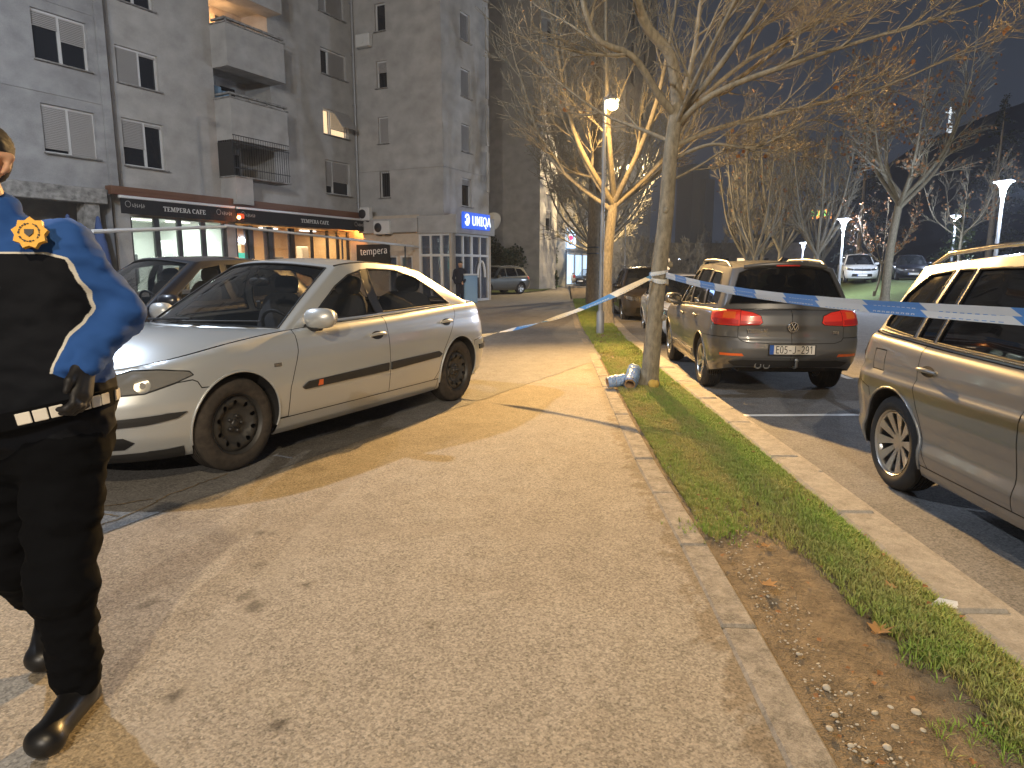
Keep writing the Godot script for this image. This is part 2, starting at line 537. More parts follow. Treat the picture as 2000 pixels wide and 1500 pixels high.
func make_ground() -> void:
	var g := MB.new()
	g.quad(Vector3(-700, -0.16, 60), Vector3(-700, -0.16, -900), Vector3(700, -0.16, -900), Vector3(700, -0.16, 60))
	setting("ground", g, M.asphalt)
	var n := FastNoiseLite.new()
	n.seed = 11
	n.frequency = 0.9
	# pavement, toned by stains that lie on it
	var stains := [[-1.73, 5.87, 0.34, 0.6], [-1.24, 2.95, 0.055, 0.5], [-1.16, 2.86, 0.06, 0.45], [-1.2, 2.2, 0.035, 0.35], [-0.78, 2.04, 0.03, 0.35], [-0.98, 3.06, 0.04, 0.5], [-1.45, 3.73, 0.04, 0.5], [-1.38, 3.71, 0.03, 0.55], [-1.65, 2.88, 0.05, 0.55], [-0.35, 2.7, 0.035, 0.6], [-1.5, 5.0, 0.12, 0.8], [-2.0, 4.1, 0.3, 0.75], [-1.3, 3.3, 0.035, 0.6], [-0.62, 2.5, 0.025, 0.6], [-0.55, 2.43, 0.02, 0.6], [-0.2, 3.4, 0.02, 0.7], [-1.75, 2.5, 0.2, 0.82], [0.3, 2.3, 0.03, 0.75], [0.1, 2.1, 0.03, 0.75]]
	var mb := MB.new()
	mb.colored = true
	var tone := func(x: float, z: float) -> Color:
		var k := 1.0 + 0.2 * n.get_noise_2d(x * 0.5, z * 0.5) + 0.08 * n.get_noise_2d(x * 3.0 + 40, z * 3.0)
		for s in stains:
			var d: float = Vector2(x - s[0], (z - s[1]) * 0.8).length() / s[2]
			d += 0.45 * n.get_noise_2d(x * 14.0, z * 14.0)
			if d < 1.0:
				k *= lerpf(s[3], 1.0, smoothstep(0.55, 1.0, d))
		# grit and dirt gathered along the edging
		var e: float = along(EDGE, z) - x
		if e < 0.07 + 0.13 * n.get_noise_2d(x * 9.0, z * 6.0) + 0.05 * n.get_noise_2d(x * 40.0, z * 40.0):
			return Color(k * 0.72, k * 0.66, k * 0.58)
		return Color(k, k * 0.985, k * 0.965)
	var sheet := func(x0: float, x1: float, z0: float, z1: float, dx: float, dz: float, to_edge: bool) -> void:
		var nx := ceili((x1 - x0) / dx)
		var nz := ceili((z1 - z0) / dz)
		for j in nz:
			for i in nx:
				var q := []
				for c in [[0, 0], [0, 1], [1, 1], [1, 0]]:
					var z := lerpf(z0, z1, float(j + c[1]) / nz)
					var xe: float = along(EDGE, z) if to_edge else x1
					q.append(Vector2(lerpf(x0, xe, float(i + c[0]) / nx), z))
				var t := []
				for p in q:
					t.append(tone.call(p.x, p.y))
				for tr in [[0, 1, 2], [0, 2, 3]]:
					for k in tr:
						mb.v.append(Vector3(q[k].x, 0, -q[k].y))
						mb.n.append(Vector3.UP)
						mb.c.append(t[k])
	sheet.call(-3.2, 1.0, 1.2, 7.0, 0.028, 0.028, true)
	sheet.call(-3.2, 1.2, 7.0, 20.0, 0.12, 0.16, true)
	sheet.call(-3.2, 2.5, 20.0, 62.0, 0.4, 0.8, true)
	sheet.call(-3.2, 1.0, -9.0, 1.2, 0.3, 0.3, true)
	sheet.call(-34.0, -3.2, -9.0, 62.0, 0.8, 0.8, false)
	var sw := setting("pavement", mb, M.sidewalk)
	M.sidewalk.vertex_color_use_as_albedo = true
	# the older asphalt of the forecourt, with a ragged edge along the pavement
	var f := MB.new()
	var base := Vector2(-2.42, 3.7)
	var prev := []
	for k in 140:
		var t := -0.6 + k * 0.22
		var w := 0.045 * n.get_noise_2d(t * 7.0, 3.0) + 0.02 * n.get_noise_2d(t * 30.0, 9.0)
		if t < 1.2:
			w += 0.04
		var p := base + Vector2(sin(TH), cos(TH)) * t + Vector2(cos(TH), -sin(TH)) * w
		var b := p - Vector2(cos(TH), -sin(TH)) * 9.0
		if prev.size():
			f.quad(Vector3(prev[0].x, 0.004, -prev[0].y), Vector3(p.x, 0.004, -p.y), Vector3(b.x, 0.004, -b.y), Vector3(prev[1].x, 0.004, -prev[1].y))
		prev = [p, b]
	setting("forecourt", f, M.asphalt)
	var ck := MB.new()	# cracks in the old asphalt
	for line in [[Vector2(-2.75, 3.95), Vector2(-2.60, 4.02), Vector2(-2.42, 3.98)], [Vector2(-2.9, 4.25), Vector2(-2.66, 4.12), Vector2(-2.5, 4.2), Vector2(-2.36, 4.3)], [Vector2(-2.45, 3.75), Vector2(-2.33, 4.1), Vector2(-2.3, 4.35), Vector2(-2.2, 4.62), Vector2(-2.1, 4.85)]]:
		for k in line.size() - 1:
			for j in 6:
				var a: Vector2 = line[k].lerp(line[k + 1], j / 6.0)
				var b: Vector2 = line[k].lerp(line[k + 1], (j + 1) / 6.0)
				a += Vector2(n.get_noise_2d(a.x * 60, a.y * 60), n.get_noise_2d(a.y * 60, a.x * 60)) * 0.03
				b += Vector2(n.get_noise_2d(b.x * 60, b.y * 60), n.get_noise_2d(b.y * 60, b.x * 60)) * 0.03
				var o := (b - a).normalized().orthogonal() * (0.006 + 0.006 * absf(n.get_noise_2d(a.x * 90, 4.0)))
				ck.quad(Vector3(a.x - o.x, 0.008, -(a.y - o.y)), Vector3(b.x - o.x, 0.008, -(b.y - o.y)), Vector3(b.x + o.x, 0.008, -(b.y + o.y)), Vector3(a.x + o.x, 0.008, -(a.y + o.y)))
	setting("asphalt_crack", ck, M.soil)
	# carriageway
	var r := MB.new()
	var z := -20.0
	while z < 118.0:
		var z2 := z + 4.0
		r.quad(Vector3(along(KERB, z) + 0.1, -0.12, -z), Vector3(along(KERB, z2) + 0.1, -0.12, -z2), Vector3(along(FARK, z2), -0.12, -z2), Vector3(along(FARK, z), -0.12, -z))
		z = z2
	setting("road", r, M.asphalt)
	var mk := MB.new()	# bay lines across the parking lane
	for zz in [7.4, 15.3, 20.6]:
		var x: float = along(KERB, zz) + 0.45
		mk.quad(Vector3(x, -0.116, -zz), Vector3(x, -0.116, -zz - 0.1), Vector3(x + 2.2, -0.116, -zz - 0.16), Vector3(x + 2.2, -0.116, -zz - 0.06))
	z = -10.0
	while z < 60:
		var x: float = along(KERB, z) + 2.75
		var x2: float = along(KERB, z + 1.0) + 2.75
		mk.quad(Vector3(x, -0.116, -z), Vector3(x2, -0.116, -z - 1.0), Vector3(x2 + 0.1, -0.116, -z - 1.0), Vector3(x + 0.1, -0.116, -z))
		z += 2.0
	setting("road_marking", mk, M.white_paint)
	# strip of soil between pavement and kerb
	var so := MB.new()
	var hgt := func(u: float, zz: float) -> float: return -0.012 + 0.035 * sin(PI * u) + 0.012 * n.get_noise_2d(u * 3.0, zz * 1.5)
	z = -8.0
	while z < 60.0:
		var z2 := z + (0.1 if z < 9.0 and z > 1.0 else 0.6)
		for i in 10:
			var q := []
			for c in [[0, 0], [0, 1], [1, 1], [1, 0]]:
				var zz := z2 if c[1] else z
				var u: float = (i + c[0]) / 10.0
				q.append(Vector3(lerpf(along(EDGE, zz) + 0.15, along(KERB, zz) + 0.02, u), hgt.call(u, zz), -zz))
			so.quad(q[0], q[1], q[2], q[3])
		z = z2
	setting("verge_soil", so, M.soil)
	# edging slabs and kerb stones, each its own piece
	var ed := Node3D.new()
	ed.name = "pavement_edging"
	add_child(ed)
	ed.set_meta("kind", "structure")
	rng.seed = 5
	z = -6.0
	while z < 32.0:
		var l := 0.86 + rng.randf_range(-0.03, 0.03)
		slab(ed, "edging_slab", along(EDGE, z), along(EDGE, z + l - 0.014), z, z + l - 0.014, 0.155, 0.09, 0.006 + rng.randf_range(-0.006, 0.006), 0.012)
		z += l
	var kb := Node3D.new()
	kb.name = "road_kerb"
	add_child(kb)
	kb.set_meta("kind", "structure")
	z = -6.0
	while z < 60.0:
		var l := (1.25 if z < 20 else 2.5) + rng.randf_range(-0.05, 0.05)
		slab(kb, "kerb_stone", along(KERB, z), along(KERB, z + l - 0.01), z, z + l - 0.01, 0.24, 0.17, 0.022 + rng.randf_range(-0.004, 0.004), 0.02)
		slab(kb, "gutter_slab", along(KERB, z) + 0.245, along(KERB, z + l - 0.012) + 0.245, z, z + l - 0.012, 0.19, 0.06, -0.104 + rng.randf_range(-0.003, 0.003), 0.008)
		z += l
	z = 10.0
	while z < 70.0:
		var l := 2.5
		slab(kb, "kerb_stone", along(FARK, z), along(FARK, z + l - 0.02), z, z + l - 0.02, 0.2, 0.17, 0.02, 0.02)
		z += l
	# lawn across the road
	var lw := MB.new()
	z = -20.0
	while z < 118.0:
		for i in 30:
			var q := []
			for c in [[0, 0], [0, 1], [1, 1], [1, 0]]:
				var zz: float = z + 3.0 * c[1]
				var x: float = along(FARK, zz) + 0.18 + pow((i + c[0]) / 30.0, 2.0) * 70.0
				q.append(Vector3(x, bank(x, zz) + 0.02 * n.get_noise_2d(x, zz), -zz))
			lw.quad(q[0], q[1], q[2], q[3])
		z += 3.0
	setting("lawn", lw, M.lawn)
	# bed before the hedge, by the blocks
	var bd := MB.new()
	var pts := [Vector2(-3.2, 43.0), Vector2(0.2, 41.2), Vector2(2.3, 47.5), Vector2(4.6, 60.5), Vector2(-4.0, 60.5)]
	for k in range(1, 4):
		bd.tri(Vector3(pts[0].x, 0.06, -pts[0].y), Vector3(pts[k].x, 0.06, -pts[k].y), Vector3(pts[k + 1].x, 0.06, -pts[k + 1].y))
	setting("hedge_bed", bd, M.lawn)
	# hill behind the town
	var hl := MB.new()
	var ridge := [[-300, 8.0], [60, 10.0], [130, 16.0], [180, 40.0], [225, 70.0], [252, 82.0], [300, 100.0], [420, 130.0], [600, 120.0]]
	for i in 60:
		for j in 10:
			var q := []
			for c in [[0, 0], [0, 1], [1, 1], [1, 0]]:
				var x := lerpf(-300, 600, (i + c[0]) / 60.0)
				var u: float = (j + c[1]) / 10.0
				var y := along(ridge, x) * sin(u * PI / 2)
				y += 4.0 * n.get_noise_2d(x * 0.04, u * 4.0) * u
				q.append(Vector3(x, y - 1.0, -lerpf(280, 402, u)))
			hl.quad(q[0], q[1], q[2], q[3])
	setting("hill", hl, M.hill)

func slab(parent: Node3D, called: String, xa: float, xb: float, za: float, zb: float, w: float, h: float, top: float, ch: float) -> void:
	var mb := MB.new()
	var a := Vector3(xa, top - h * 0.5, -za)
	var b := Vector3(xb, top - h * 0.5, -zb)
	var d := (b - a).normalized()
	var side := d.cross(Vector3.UP)
	mb.cbox((a + b) * 0.5 + side * w * 0.5, Vector3(w, h, a.distance_to(b)), ch, Basis(side, Vector3.UP, side.cross(Vector3.UP)))
	put(called, mb, M.edging if called == "edging_slab" else M.concrete, parent)

# ---------------------------------------------------------------- lamps
func street_lamp(label: String, at: Vector3, foot: float, to: Vector3, energy: float, omni: float, col: Color, pole_off := Vector3(-0.16, 0, 0)) -> void:
	var root := thing("street_lamp", label, "street lamp", Transform3D(Basis.IDENTITY, Vector3(at.x + pole_off.x, foot, at.z + pole_off.z)), "warm street lamps along the verge")  # the added fill lamps share this name, category and group
	var h := at.y - foot
	var p := MB.new()
	p.tube([Vector3(0, 0, 0), Vector3(0, h * 0.5, 0), Vector3(0, h + 0.12, 0)], [0.055, 0.045, 0.035], 10)
	p.lathe([Vector2(0.09, 0), Vector2(0.09, 0.5), Vector2(0.055, 0.56)], 12, Transform3D.IDENTITY)
	put("pole", p, M.pole_grey, root)
	var l := Vector3(-pole_off.x, h, -pole_off.z)
	var a := MB.new()
	a.tube([Vector3(0, h + 0.1, 0), l * Vector3(0.6, 0, 0.6) + Vector3(0, h + 0.2, 0), l + Vector3(0, 0.14, 0)], [0.03, 0.028, 0.025], 8)
	put("arm", a, M.pole_grey, root)
	var hd := MB.new()
	hd.lathe([Vector2(0.0, 0.16), Vector2(0.06, 0.15), Vector2(0.13, 0.10), Vector2(0.15, 0.06), Vector2(0.14, 0.055)], 16, Transform3D(Basis.IDENTITY, l))
	put("lamp_head", hd, M.pole_grey, root)
	var b := MB.new()
	b.ellipsoid(l - Vector3(0, 0.03, 0), Vector3(0.13, 0.12, 0.13), Basis.IDENTITY, 1.0, 16, 10)
	put("bulb", b, M.warm_bulb, root)
	if omni > 0.0:
		var o := OmniLight3D.new()
		o.name = "glow"
		o.light_color = col
		o.light_energy = omni
		o.light_size = 0.1
		o.omni_range = 120.0
		o.omni_attenuation = 2.0
		o.shadow_enabled = true
		root.add_child(o)
		o.position = l
	if energy > 0.0:	# the reflector throws most of its light up and down the street
		for s in [1.0, -1.0]:
			var sp := SpotLight3D.new()
			sp.light_color = col
			sp.light_energy = energy if s > 0 else energy * 0.14
			sp.light_size = 0.1
			sp.spot_range = 120.0
			sp.spot_attenuation = 2.0
			sp.spot_angle = 66.0 if s > 0 else 42.0
			sp.spot_angle_attenuation = 1.6
			sp.shadow_enabled = true
			sp.name = "beam"
			root.add_child(sp, true)
			sp.position = l
			var d := Vector3(to.x * s, -0.17 if s > 0 else -0.75, to.z * s).normalized()
			sp.basis = Basis.looking_at(d)

func park_lamp(label: String, x: float, z: float, foot: float, h: float, energy: float) -> void:
	var root := thing("park_lamp", label, "street lamp", Transform3D(Basis.IDENTITY, Vector3(x, foot, -z)), "white park lamps across the road")
	var p := MB.new()
	p.tube([Vector3.ZERO, Vector3(0, h - 0.5, 0)], [0.075, 0.055], 10)
	put("pole", p, M.pole_grey, root)
	var f := MB.new()
	f.lathe([Vector2(0.06, h - 0.55), Vector2(0.075, h - 0.5), Vector2(0.10, h - 0.25), Vector2(0.20, h - 0.08)], 16, Transform3D.IDENTITY)
	put("lamp_funnel", f, M.white_bulb, root)
	var c := MB.new()
	c.lathe([Vector2(0.33, h), Vector2(0.30, h + 0.05), Vector2(0.0, h + 0.08)], 20, Transform3D.IDENTITY)
	put("lamp_cap", c, M.pole_grey, root)
	var b := MB.new()
	b.lathe([Vector2(0.20, h - 0.08), Vector2(0.24, h - 0.03), Vector2(0.325, h - 0.005)], 20, Transform3D.IDENTITY)
	put("bulb", b, M.white_bulb, root)
	var o := OmniLight3D.new()
	o.name = "glow"
	o.light_color = Color(0.84, 0.90, 1.0)
	o.light_energy = energy
	o.light_size = 0.2
	o.omni_range = 80.0
	o.omni_attenuation = 2.0
	o.shadow_enabled = true
	root.add_child(o)
	o.position = Vector3(0, h - 0.3, 0.42)

# ---------------------------------------------------------------- buildings
# A wall in the local plane z = 0 with openings [x0, y0, x1, y1, depth].
func wall(mb: MB, x0: float, y0: float, x1: float, y1: float, openings: Array, t := Transform3D.IDENTITY) -> void:
	var xs := [x0, x1]
	var ys := [y0, y1]
	for o in openings:
		xs.append_array([o[0], o[2]])
		ys.append_array([o[1], o[3]])
	xs.sort()
	ys.sort()
	for i in xs.size() - 1:
		if xs[i + 1] - xs[i] < 1e-4:
			continue
		for j in ys.size() - 1:
			if ys[j + 1] - ys[j] < 1e-4:
				continue
			var c := Vector2((xs[i] + xs[i + 1]) * 0.5, (ys[j] + ys[j + 1]) * 0.5)
			var open := c.x < x0 or c.x > x1 or c.y < y0 or c.y > y1
			for o in openings:
				if c.x > o[0] and c.x < o[2] and c.y > o[1] and c.y < o[3]:
					open = true
			if not open:
				mb.quad(t * Vector3(xs[i], ys[j], 0), t * Vector3(xs[i], ys[j + 1], 0), t * Vector3(xs[i + 1], ys[j + 1], 0), t * Vector3(xs[i + 1], ys[j], 0))
	for o in openings:
		var d: float = -o[4]
		var a := Vector3(o[0], o[1], 0)
		var b := Vector3(o[2], o[1], 0)
		var c := Vector3(o[2], o[3], 0)
		var e := Vector3(o[0], o[3], 0)
		var k := Vector3(0, 0, d)
		mb.quad(t * a, t * b, t * (b + k), t * (a + k))
		mb.quad(t * b, t * c, t * (c + k), t * (b + k))
		mb.quad(t * c, t * e, t * (e + k), t * (c + k))
		mb.quad(t * e, t * a, t * (a + k), t * (e + k))

# A window in an opening of the wall: frame, panes, roller shutters, sill. drops: how far each leaf's shutter is down.
func window(root: Node3D, x0: float, y0: float, x1: float, y1: float, t: Transform3D, drops: Array, lit := false, splits := []) -> void:
	var zf := -0.14
	var fr := MB.new()
	var f := 0.055
	var n := drops.size()
	var cuts := [x0]
	for k in range(1, n):
		cuts.append(lerpf(x0, x1, splits[k - 1] if splits.size() else float(k) / n))
	cuts.append(x1)
	fr.box(t * Vector3((x0 + x1) * 0.5, y0 + f * 0.5, zf), Vector3(x1 - x0, f, 0.07), t.basis)
	fr.box(t * Vector3((x0 + x1) * 0.5, y1 - f * 0.5, zf), Vector3(x1 - x0, f, 0.07), t.basis)
	for k in cuts.size():
		var x: float = cuts[k]
		var xm := clampf(x, x0 + f * 0.5, x1 - f * 0.5)
		fr.box(t * Vector3(xm, (y0 + y1) * 0.5, zf), Vector3(f if k in [0, n] else f * 1.5, y1 - y0 - f * 2, 0.07), t.basis)
	var w := put("window", fr, M.frame_white, root)
	for k in n:
		var a: float = cuts[k] + f * 0.75
		var b: float = cuts[k + 1] - f * 0.75
		var ya := y0 + f
		var yb := y1 - f
		var ys := lerpf(yb, ya, drops[k])
		if drops[k] < 0.98:
			var p := MB.new()
			p.box(t * Vector3((a + b) * 0.5, (ya + yb) * 0.5, zf - 0.015), Vector3(b - a, yb - ya, 0.008), t.basis)
			put("pane", p, M.clear_glass if lit else M.house_glass, w)
			var cu := MB.new()	# curtain with folds
			for j in 14:
				var q0 := lerpf(a, b, j / 14.0)
				var q1 := lerpf(a, b, (j + 1) / 14.0)
				var d0 := zf - 0.09 - 0.03 * (j % 2)
				var d1 := zf - 0.09 - 0.03 * ((j + 1) % 2)
				cu.quad(t * Vector3(q0, ya, d0), t * Vector3(q0, yb, d0), t * Vector3(q1, yb, d1), t * Vector3(q1, ya, d1))
			put("lit_curtain" if lit else "curtain", cu, M.lit_window if lit else M.shutter, w)
		if drops[k] > 0.03:
			var s := MB.new()
			var y := yb
			while y > ys + 0.01:
				var y2 := maxf(ys, y - 0.05)
				s.quad(t * Vector3(a, y2, -0.085), t * Vector3(a, y - 0.008, -0.1), t * Vector3(b, y - 0.008, -0.1), t * Vector3(b, y2, -0.085))
				s.quad(t * Vector3(a, y - 0.008, -0.1), t * Vector3(a, y, -0.108), t * Vector3(b, y, -0.108), t * Vector3(b, y - 0.008, -0.1))
				y = y2
			s.box(t * Vector3((a + b) * 0.5, ys, -0.095), Vector3(b - a, 0.03, 0.025), t.basis)
			put("roller_shutter", s, M.shutter, w)
	var si := MB.new()
	si.box(t * Vector3((x0 + x1) * 0.5, y0 - 0.022, 0.02), Vector3(x1 - x0 + 0.1, 0.035, 0.2), t.basis)
	put("sill", si, M.old_concrete, w)

func block(called: String, label: String, t0: float, d0: float, len_: float, depth: float, h: float) -> Node3D:
	return thing(called, label, "building", frame(t0, d0), "apartment blocks at left")

func back_walls(mb: MB, l: float, depth: float, h: float, left := true) -> void:
	mb.quad(Vector3(l, 0, 0), Vector3(l, h, 0), Vector3(l, h, -depth), Vector3(l, 0, -depth))
	if left:
		mb.quad(Vector3(0, 0, -depth), Vector3(0, h, -depth), Vector3(0, h, 0), Vector3(0, 0, 0))
	mb.quad(Vector3(0, 0, -depth), Vector3(l, 0, -depth), Vector3(l, h, -depth), Vector3(0, h, -depth))
	mb.quad(Vector3(0, h, 0), Vector3(0, h, -depth), Vector3(l, h, -depth), Vector3(l, h, 0))

func make_blocks() -> void:
	var I := Transform3D.IDENTITY
	var sills := [4.85, 7.42, 9.95, 12.5, 15.05, 17.6]
	# first block, at the left edge
	var r := block("apartment_block", "bluish grey apartment block at the left edge, above stained concrete", 2.0, -21.5, 12.1, 10, 21)
	var mb := MB.new()
	var op := []
	for k in 6:
		op.append([10.26, sills[k], 11.84, sills[k] + 1.38, 0.2])
		op.append([5.6, sills[k], 7.2, sills[k] + 1.38, 0.2])
	wall(mb, 0, 3.9, 12.1, 21, op)
	back_walls(mb, 12.1, 10, 21)
	mb.quad(Vector3(0, 3.9, 0), Vector3(12.1, 3.9, 0), Vector3(12.1, 3.9, -1.6), Vector3(0, 3.9, -1.6))
	mb.quad(Vector3(0, 0, -1.6), Vector3(0, 3.9, -1.6), Vector3(12.1, 3.9, -1.6), Vector3(12.1, 0, -1.6))
	put("wall", mb, M.plaster_dark, r)
	var dr := [[0.93, 1.0], [0.3, 0.5], [0.6, 0.2], [1.0, 1.0], [0.4, 0.0], [0.0, 0.0]]
	for k in 6:
		window(r, 10.26, sills[k], 11.84, sills[k] + 1.38, I, dr[k])
		window(r, 5.6, sills[k], 7.2, sills[k] + 1.38, I, dr[(k + 2) % 6])
	var lg := MB.new()
	for k in 3:
		lg.box(Vector3(6.05, 6.55 + 2.55 * k, 0.015), Vector3(12.1, 0.05, 0.03))
	put("ledge", lg, M.plaster_dark, r)
	var bm := MB.new()
	bm.cbox(Vector3(5.9, 3.72, 0.06), Vector3(11.9, 0.46, 0.36), 0.02)
	put("concrete_beam", bm, M.old_concrete, r)
	for x in [3.0, 7.2, 11.4]:
		var pl := MB.new()
		pl.box(Vector3(x, 1.745, -0.1), Vector3(0.45, 3.49, 0.45))
		put("pillar", pl, M.old_concrete, r)
	var dk := MB.new()
	for k in 5:
		dk.box(Vector3(1.2 + 2.2 * k, 1.5, -1.57), Vector3(1.7, 2.4, 0.05))
	put("shop_window", dk, M.shop_glass, r)
	var edge := MB.new()
	edge.box(Vector3(12.24, 12.4, -0.1), Vector3(0.26, 17.2, 0.36))
	put("corner_strip", edge, M.plaster_dark, r)

	# second block, over the cafe
	r = block("apartment_block", "beige apartment block with stacked balconies above the cafe awning", 14.35, -21.8, 12.25, 11, 21)
	mb = MB.new()
	op = []
	var x_l := 0.55
	for k in 6:
		op.append([x_l, sills[k], x_l + 1.5, sills[k] + (1.5 if k == 0 else 1.15), 0.2])
		op.append([10.05, sills[k], 11.7, sills[k] + (1.48 if k == 0 else 1.1), 0.2])
	for k in 6:
		op.append([4.3, 4.87 + 2.55 * k, 7.05, 6.4 + 2.55 * k, 1.4])
	op.append([0.55, 0.75, 4.45, 3.2, 0.18])
	op.append([4.85, 0.75, 12.0, 3.25, 0.18])
	wall(mb, 0, 0, 12.25, 21, op)
	back_walls(mb, 12.25, 11, 21)
	put("wall", mb, M.plaster, r)
	dr = [[0.6, 0.05], [1.0, 0.06], [0.2, 0.3], [0.5, 0.7], [0.0, 0.4], [1.0, 1.0]]
	var dl := [[0.78, 0.62], [0.02, 0.75], [0.05, 1.0], [1.0, 1.0], [0.5, 0.4], [1.0, 1.0]]
	for k in 6:
		window(r, x_l, sills[k], x_l + 1.5, sills[k] + (1.5 if k == 0 else 1.15), I, dr[k], false, [0.56])
		window(r, 10.05, sills[k], 11.7, sills[k] + (1.48 if k == 0 else 1.1), I, dl[k], k == 1, [0.33])
	var aw := MB.new()	# shutter pushed out from the lit window
	var wt := Transform3D(Basis(Vector3.RIGHT, -0.62), Vector3(11.17, 8.5, 0.03))
	for k in 16:
		aw.box(wt * Vector3(0, -0.03 - 0.058 * k, 0.004 * (k % 2)), Vector3(1.04, 0.056, 0.012), wt.basis)
	aw.tube([Vector3(11.66, 8.1, 0.0), Vector3(11.66, 7.72, 0.58)], [0.012, 0.012], 6)
	put("pushed_out_shutter", aw, M.shutter, r)
	for k in 6:	# balconies: parapet, coping, back of the recess
		var y := 4.87 + 2.55 * k
		var b := MB.new()
		if k > 0:
			b.box(Vector3(5.675, y - 0.5, 0.4), Vector3(2.8, 1.0 + 0.45, 0.8))
		else:
			b.box(Vector3(4.72, y - 0.49, 0.39), Vector3(0.82, 0.97, 0.78))
		var bn := put("balcony", b, M.plaster, r)
		var cp := MB.new()
		if k > 0:
			cp.box(Vector3(5.675, y + 0.25, 0.4), Vector3(2.9, 0.05, 0.9))
			for j in 4:
				cp.box(Vector3(4.35 + 0.88 * j, y + 0.32, 0.74), Vector3(0.05, 0.1, 0.05))
			cp.box(Vector3(5.675, y + 0.4, 0.74), Vector3(2.85, 0.07, 0.12))
			cp.box(Vector3(4.33, y + 0.4, 0.4), Vector3(0.1, 0.07, 0.7))
		else:
			cp.box(Vector3(5.675, y + 0.02, 0.42), Vector3(2.84, 0.05, 0.84))
		put("coping", cp, M.old_concrete, bn)
		var bw := MB.new()
		bw.quad(Vector3(4.3, y, -1.4), Vector3(4.3, y + 1.55, -1.4), Vector3(7.05, y + 1.55, -1.4), Vector3(7.05, y, -1.4))
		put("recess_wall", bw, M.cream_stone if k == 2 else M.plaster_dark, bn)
		for w in [[4.5, 5.3], [5.75, 6.45]]:
			var g := MB.new()
			g.box(Vector3((w[0] + w[1]) * 0.5, y + 0.62, -1.36), Vector3(w[1] - w[0], 1.15, 0.03))
			put("lit_balcony_window" if k == 2 else "balcony_window", g, M.lit_window if k == 2 else M.house_glass, bn)
			if k == 2:
				var s := MB.new()
				s.box(Vector3((w[0] + w[1]) * 0.5, y + 0.98, -1.33), Vector3(w[1] - w[0] + 0.04, 0.46, 0.04))
				put("roller_shutter", s, M.dark_frame, bn)
		if k == 2:
			var ol := OmniLight3D.new()
			ol.name = "balcony_glow"
			ol.light_color = Color(1.0, 0.75, 0.5)
			ol.light_energy = 0.9
			ol.light_size = 0.2
			ol.omni_range = 10.0
			ol.shadow_enabled = true
			bn.add_child(ol)
			ol.position = Vector3(5.6, y + 0.9, -1.0)
		if k == 1:
			var stuff := MB.new()
			stuff.cbox(Vector3(4.75, y + 0.55, -0.5), Vector3(0.35, 0.6, 0.35), 0.03)
			stuff.cbox(Vector3(5.2, y + 0.5, -0.6), Vector3(0.4, 0.55, 0.3), 0.03)
			put("stored_box", stuff, M.blue_cabinet, bn)
	var gr := MB.new()	# grille round the lowest balcony
	for j in 24:
		gr.box(Vector3(4.32 + 2.7 * j / 23.0, 5.62, 0.8), Vector3(0.014, 1.5, 0.014))
	for y in [4.9, 5.2, 6.1, 6.36]:
		gr.box(Vector3(5.675, y, 0.802), Vector3(2.8, 0.03, 0.02))
	for z in 7:
		gr.box(Vector3(4.29, 5.62, 0.06 + 0.12 * z), Vector3(0.014, 1.5, 0.014))
	put("balcony_grille", gr, M.dark_frame, r)
	var ep := MB.new()
	ep.box(Vector3(4.27, 5.5, 0.4), Vector3(0.02, 1.25, 0.76))
	put("balcony_end_panel", ep, M.dark_frame, r)
	for p in [[12.13, 0.1, 0.055, "pole_grey"], [0.06, 0.12, 0.06, "gutter_brown"], [0.24, 0.1, 0.05, "plaster_dark"]]:
		var dp := MB.new()
		dp.tube([Vector3(p[0], 3.9, p[1]), Vector3(p[0], 21, p[1])], [p[2], p[2]], 10)
		for y in 8:
			dp.box(Vector3(p[0], 4.6 + 2.2 * y, p[1] * 0.5), Vector3(0.15, 0.04, p[1] + 0.06))
		put("downpipe", dp, M[p[3]], r)
	cafe(r)

	# third block: an end wall towards the pavement and a short front
	r = block("apartment_block", "tall grey apartment block with a narrow window in each storey of its end wall", 26.6, -17.0, 4.2, 9, 26)
	mb = MB.new()
	op = []
	for k in 8:
		op.append([1.62, 4.4 + 2.42 * k + (0.06 if k else 0.0), 2.5, 5.7 + 2.42 * k, 0.2])
	wall(mb, 0, 3.9, 4.2, 26, op)
	var et := Transform3D(Basis(Vector3(0, 0, -1), Vector3.UP, Vector3(-1, 0, 0)).orthonormalized(), Vector3.ZERO)
	et = Transform3D(Basis(Vector3(0, 0, 1), Vector3.UP, Vector3(-1, 0, 0)), Vector3.ZERO)	# local x runs out of the facade, face looks along -x
	op = []
	for k in 8:
		op.append([-3.5, 4.78 + 2.42 * k, -2.92, 5.96 + 2.42 * k, 0.2])
	wall(mb, -9.0, 3.9, 0.0, 26, op, et)
	back_walls(mb, 4.2, 9, 26, false)
	mb.quad(Vector3(0, 3.9, 0), Vector3(4.2, 3.9, 0), Vector3(4.2, 3.9, -9), Vector3(0, 3.9, -9))
	put("wall", mb, M.plaster, r)
	for k in 8:
		window(r, 1.62, 4.4 + 2.42 * k + (0.06 if k else 0.0), 2.5, 5.7 + 2.42 * k, I, [[0.2, 0.98, 0.98, 0.95, 0.5, 1.0, 1.0, 1.0][k]])
		window(r, -3.5, 4.78 + 2.42 * k, -2.92, 5.96 + 2.42 * k, et, [[0.0, 1.0, 0.4, 0.0, 0.6, 1.0, 0.2, 1.0][k]])
	var bnd := MB.new()
	bnd.box(et * Vector3(-4.4, 6.02, 0.012), Vector3(0.03, 0.05, 9.0))
	bnd.box(Vector3(2.1, 6.02, 0.012), Vector3(4.2, 0.05, 0.03))
	for k in 9:
		bnd.box(Vector3(4.05, 6.2 + 2.2 * k, 0.03), Vector3(0.25, 1.9, 0.05))
	put("wall_band", bnd, M.plaster, r)
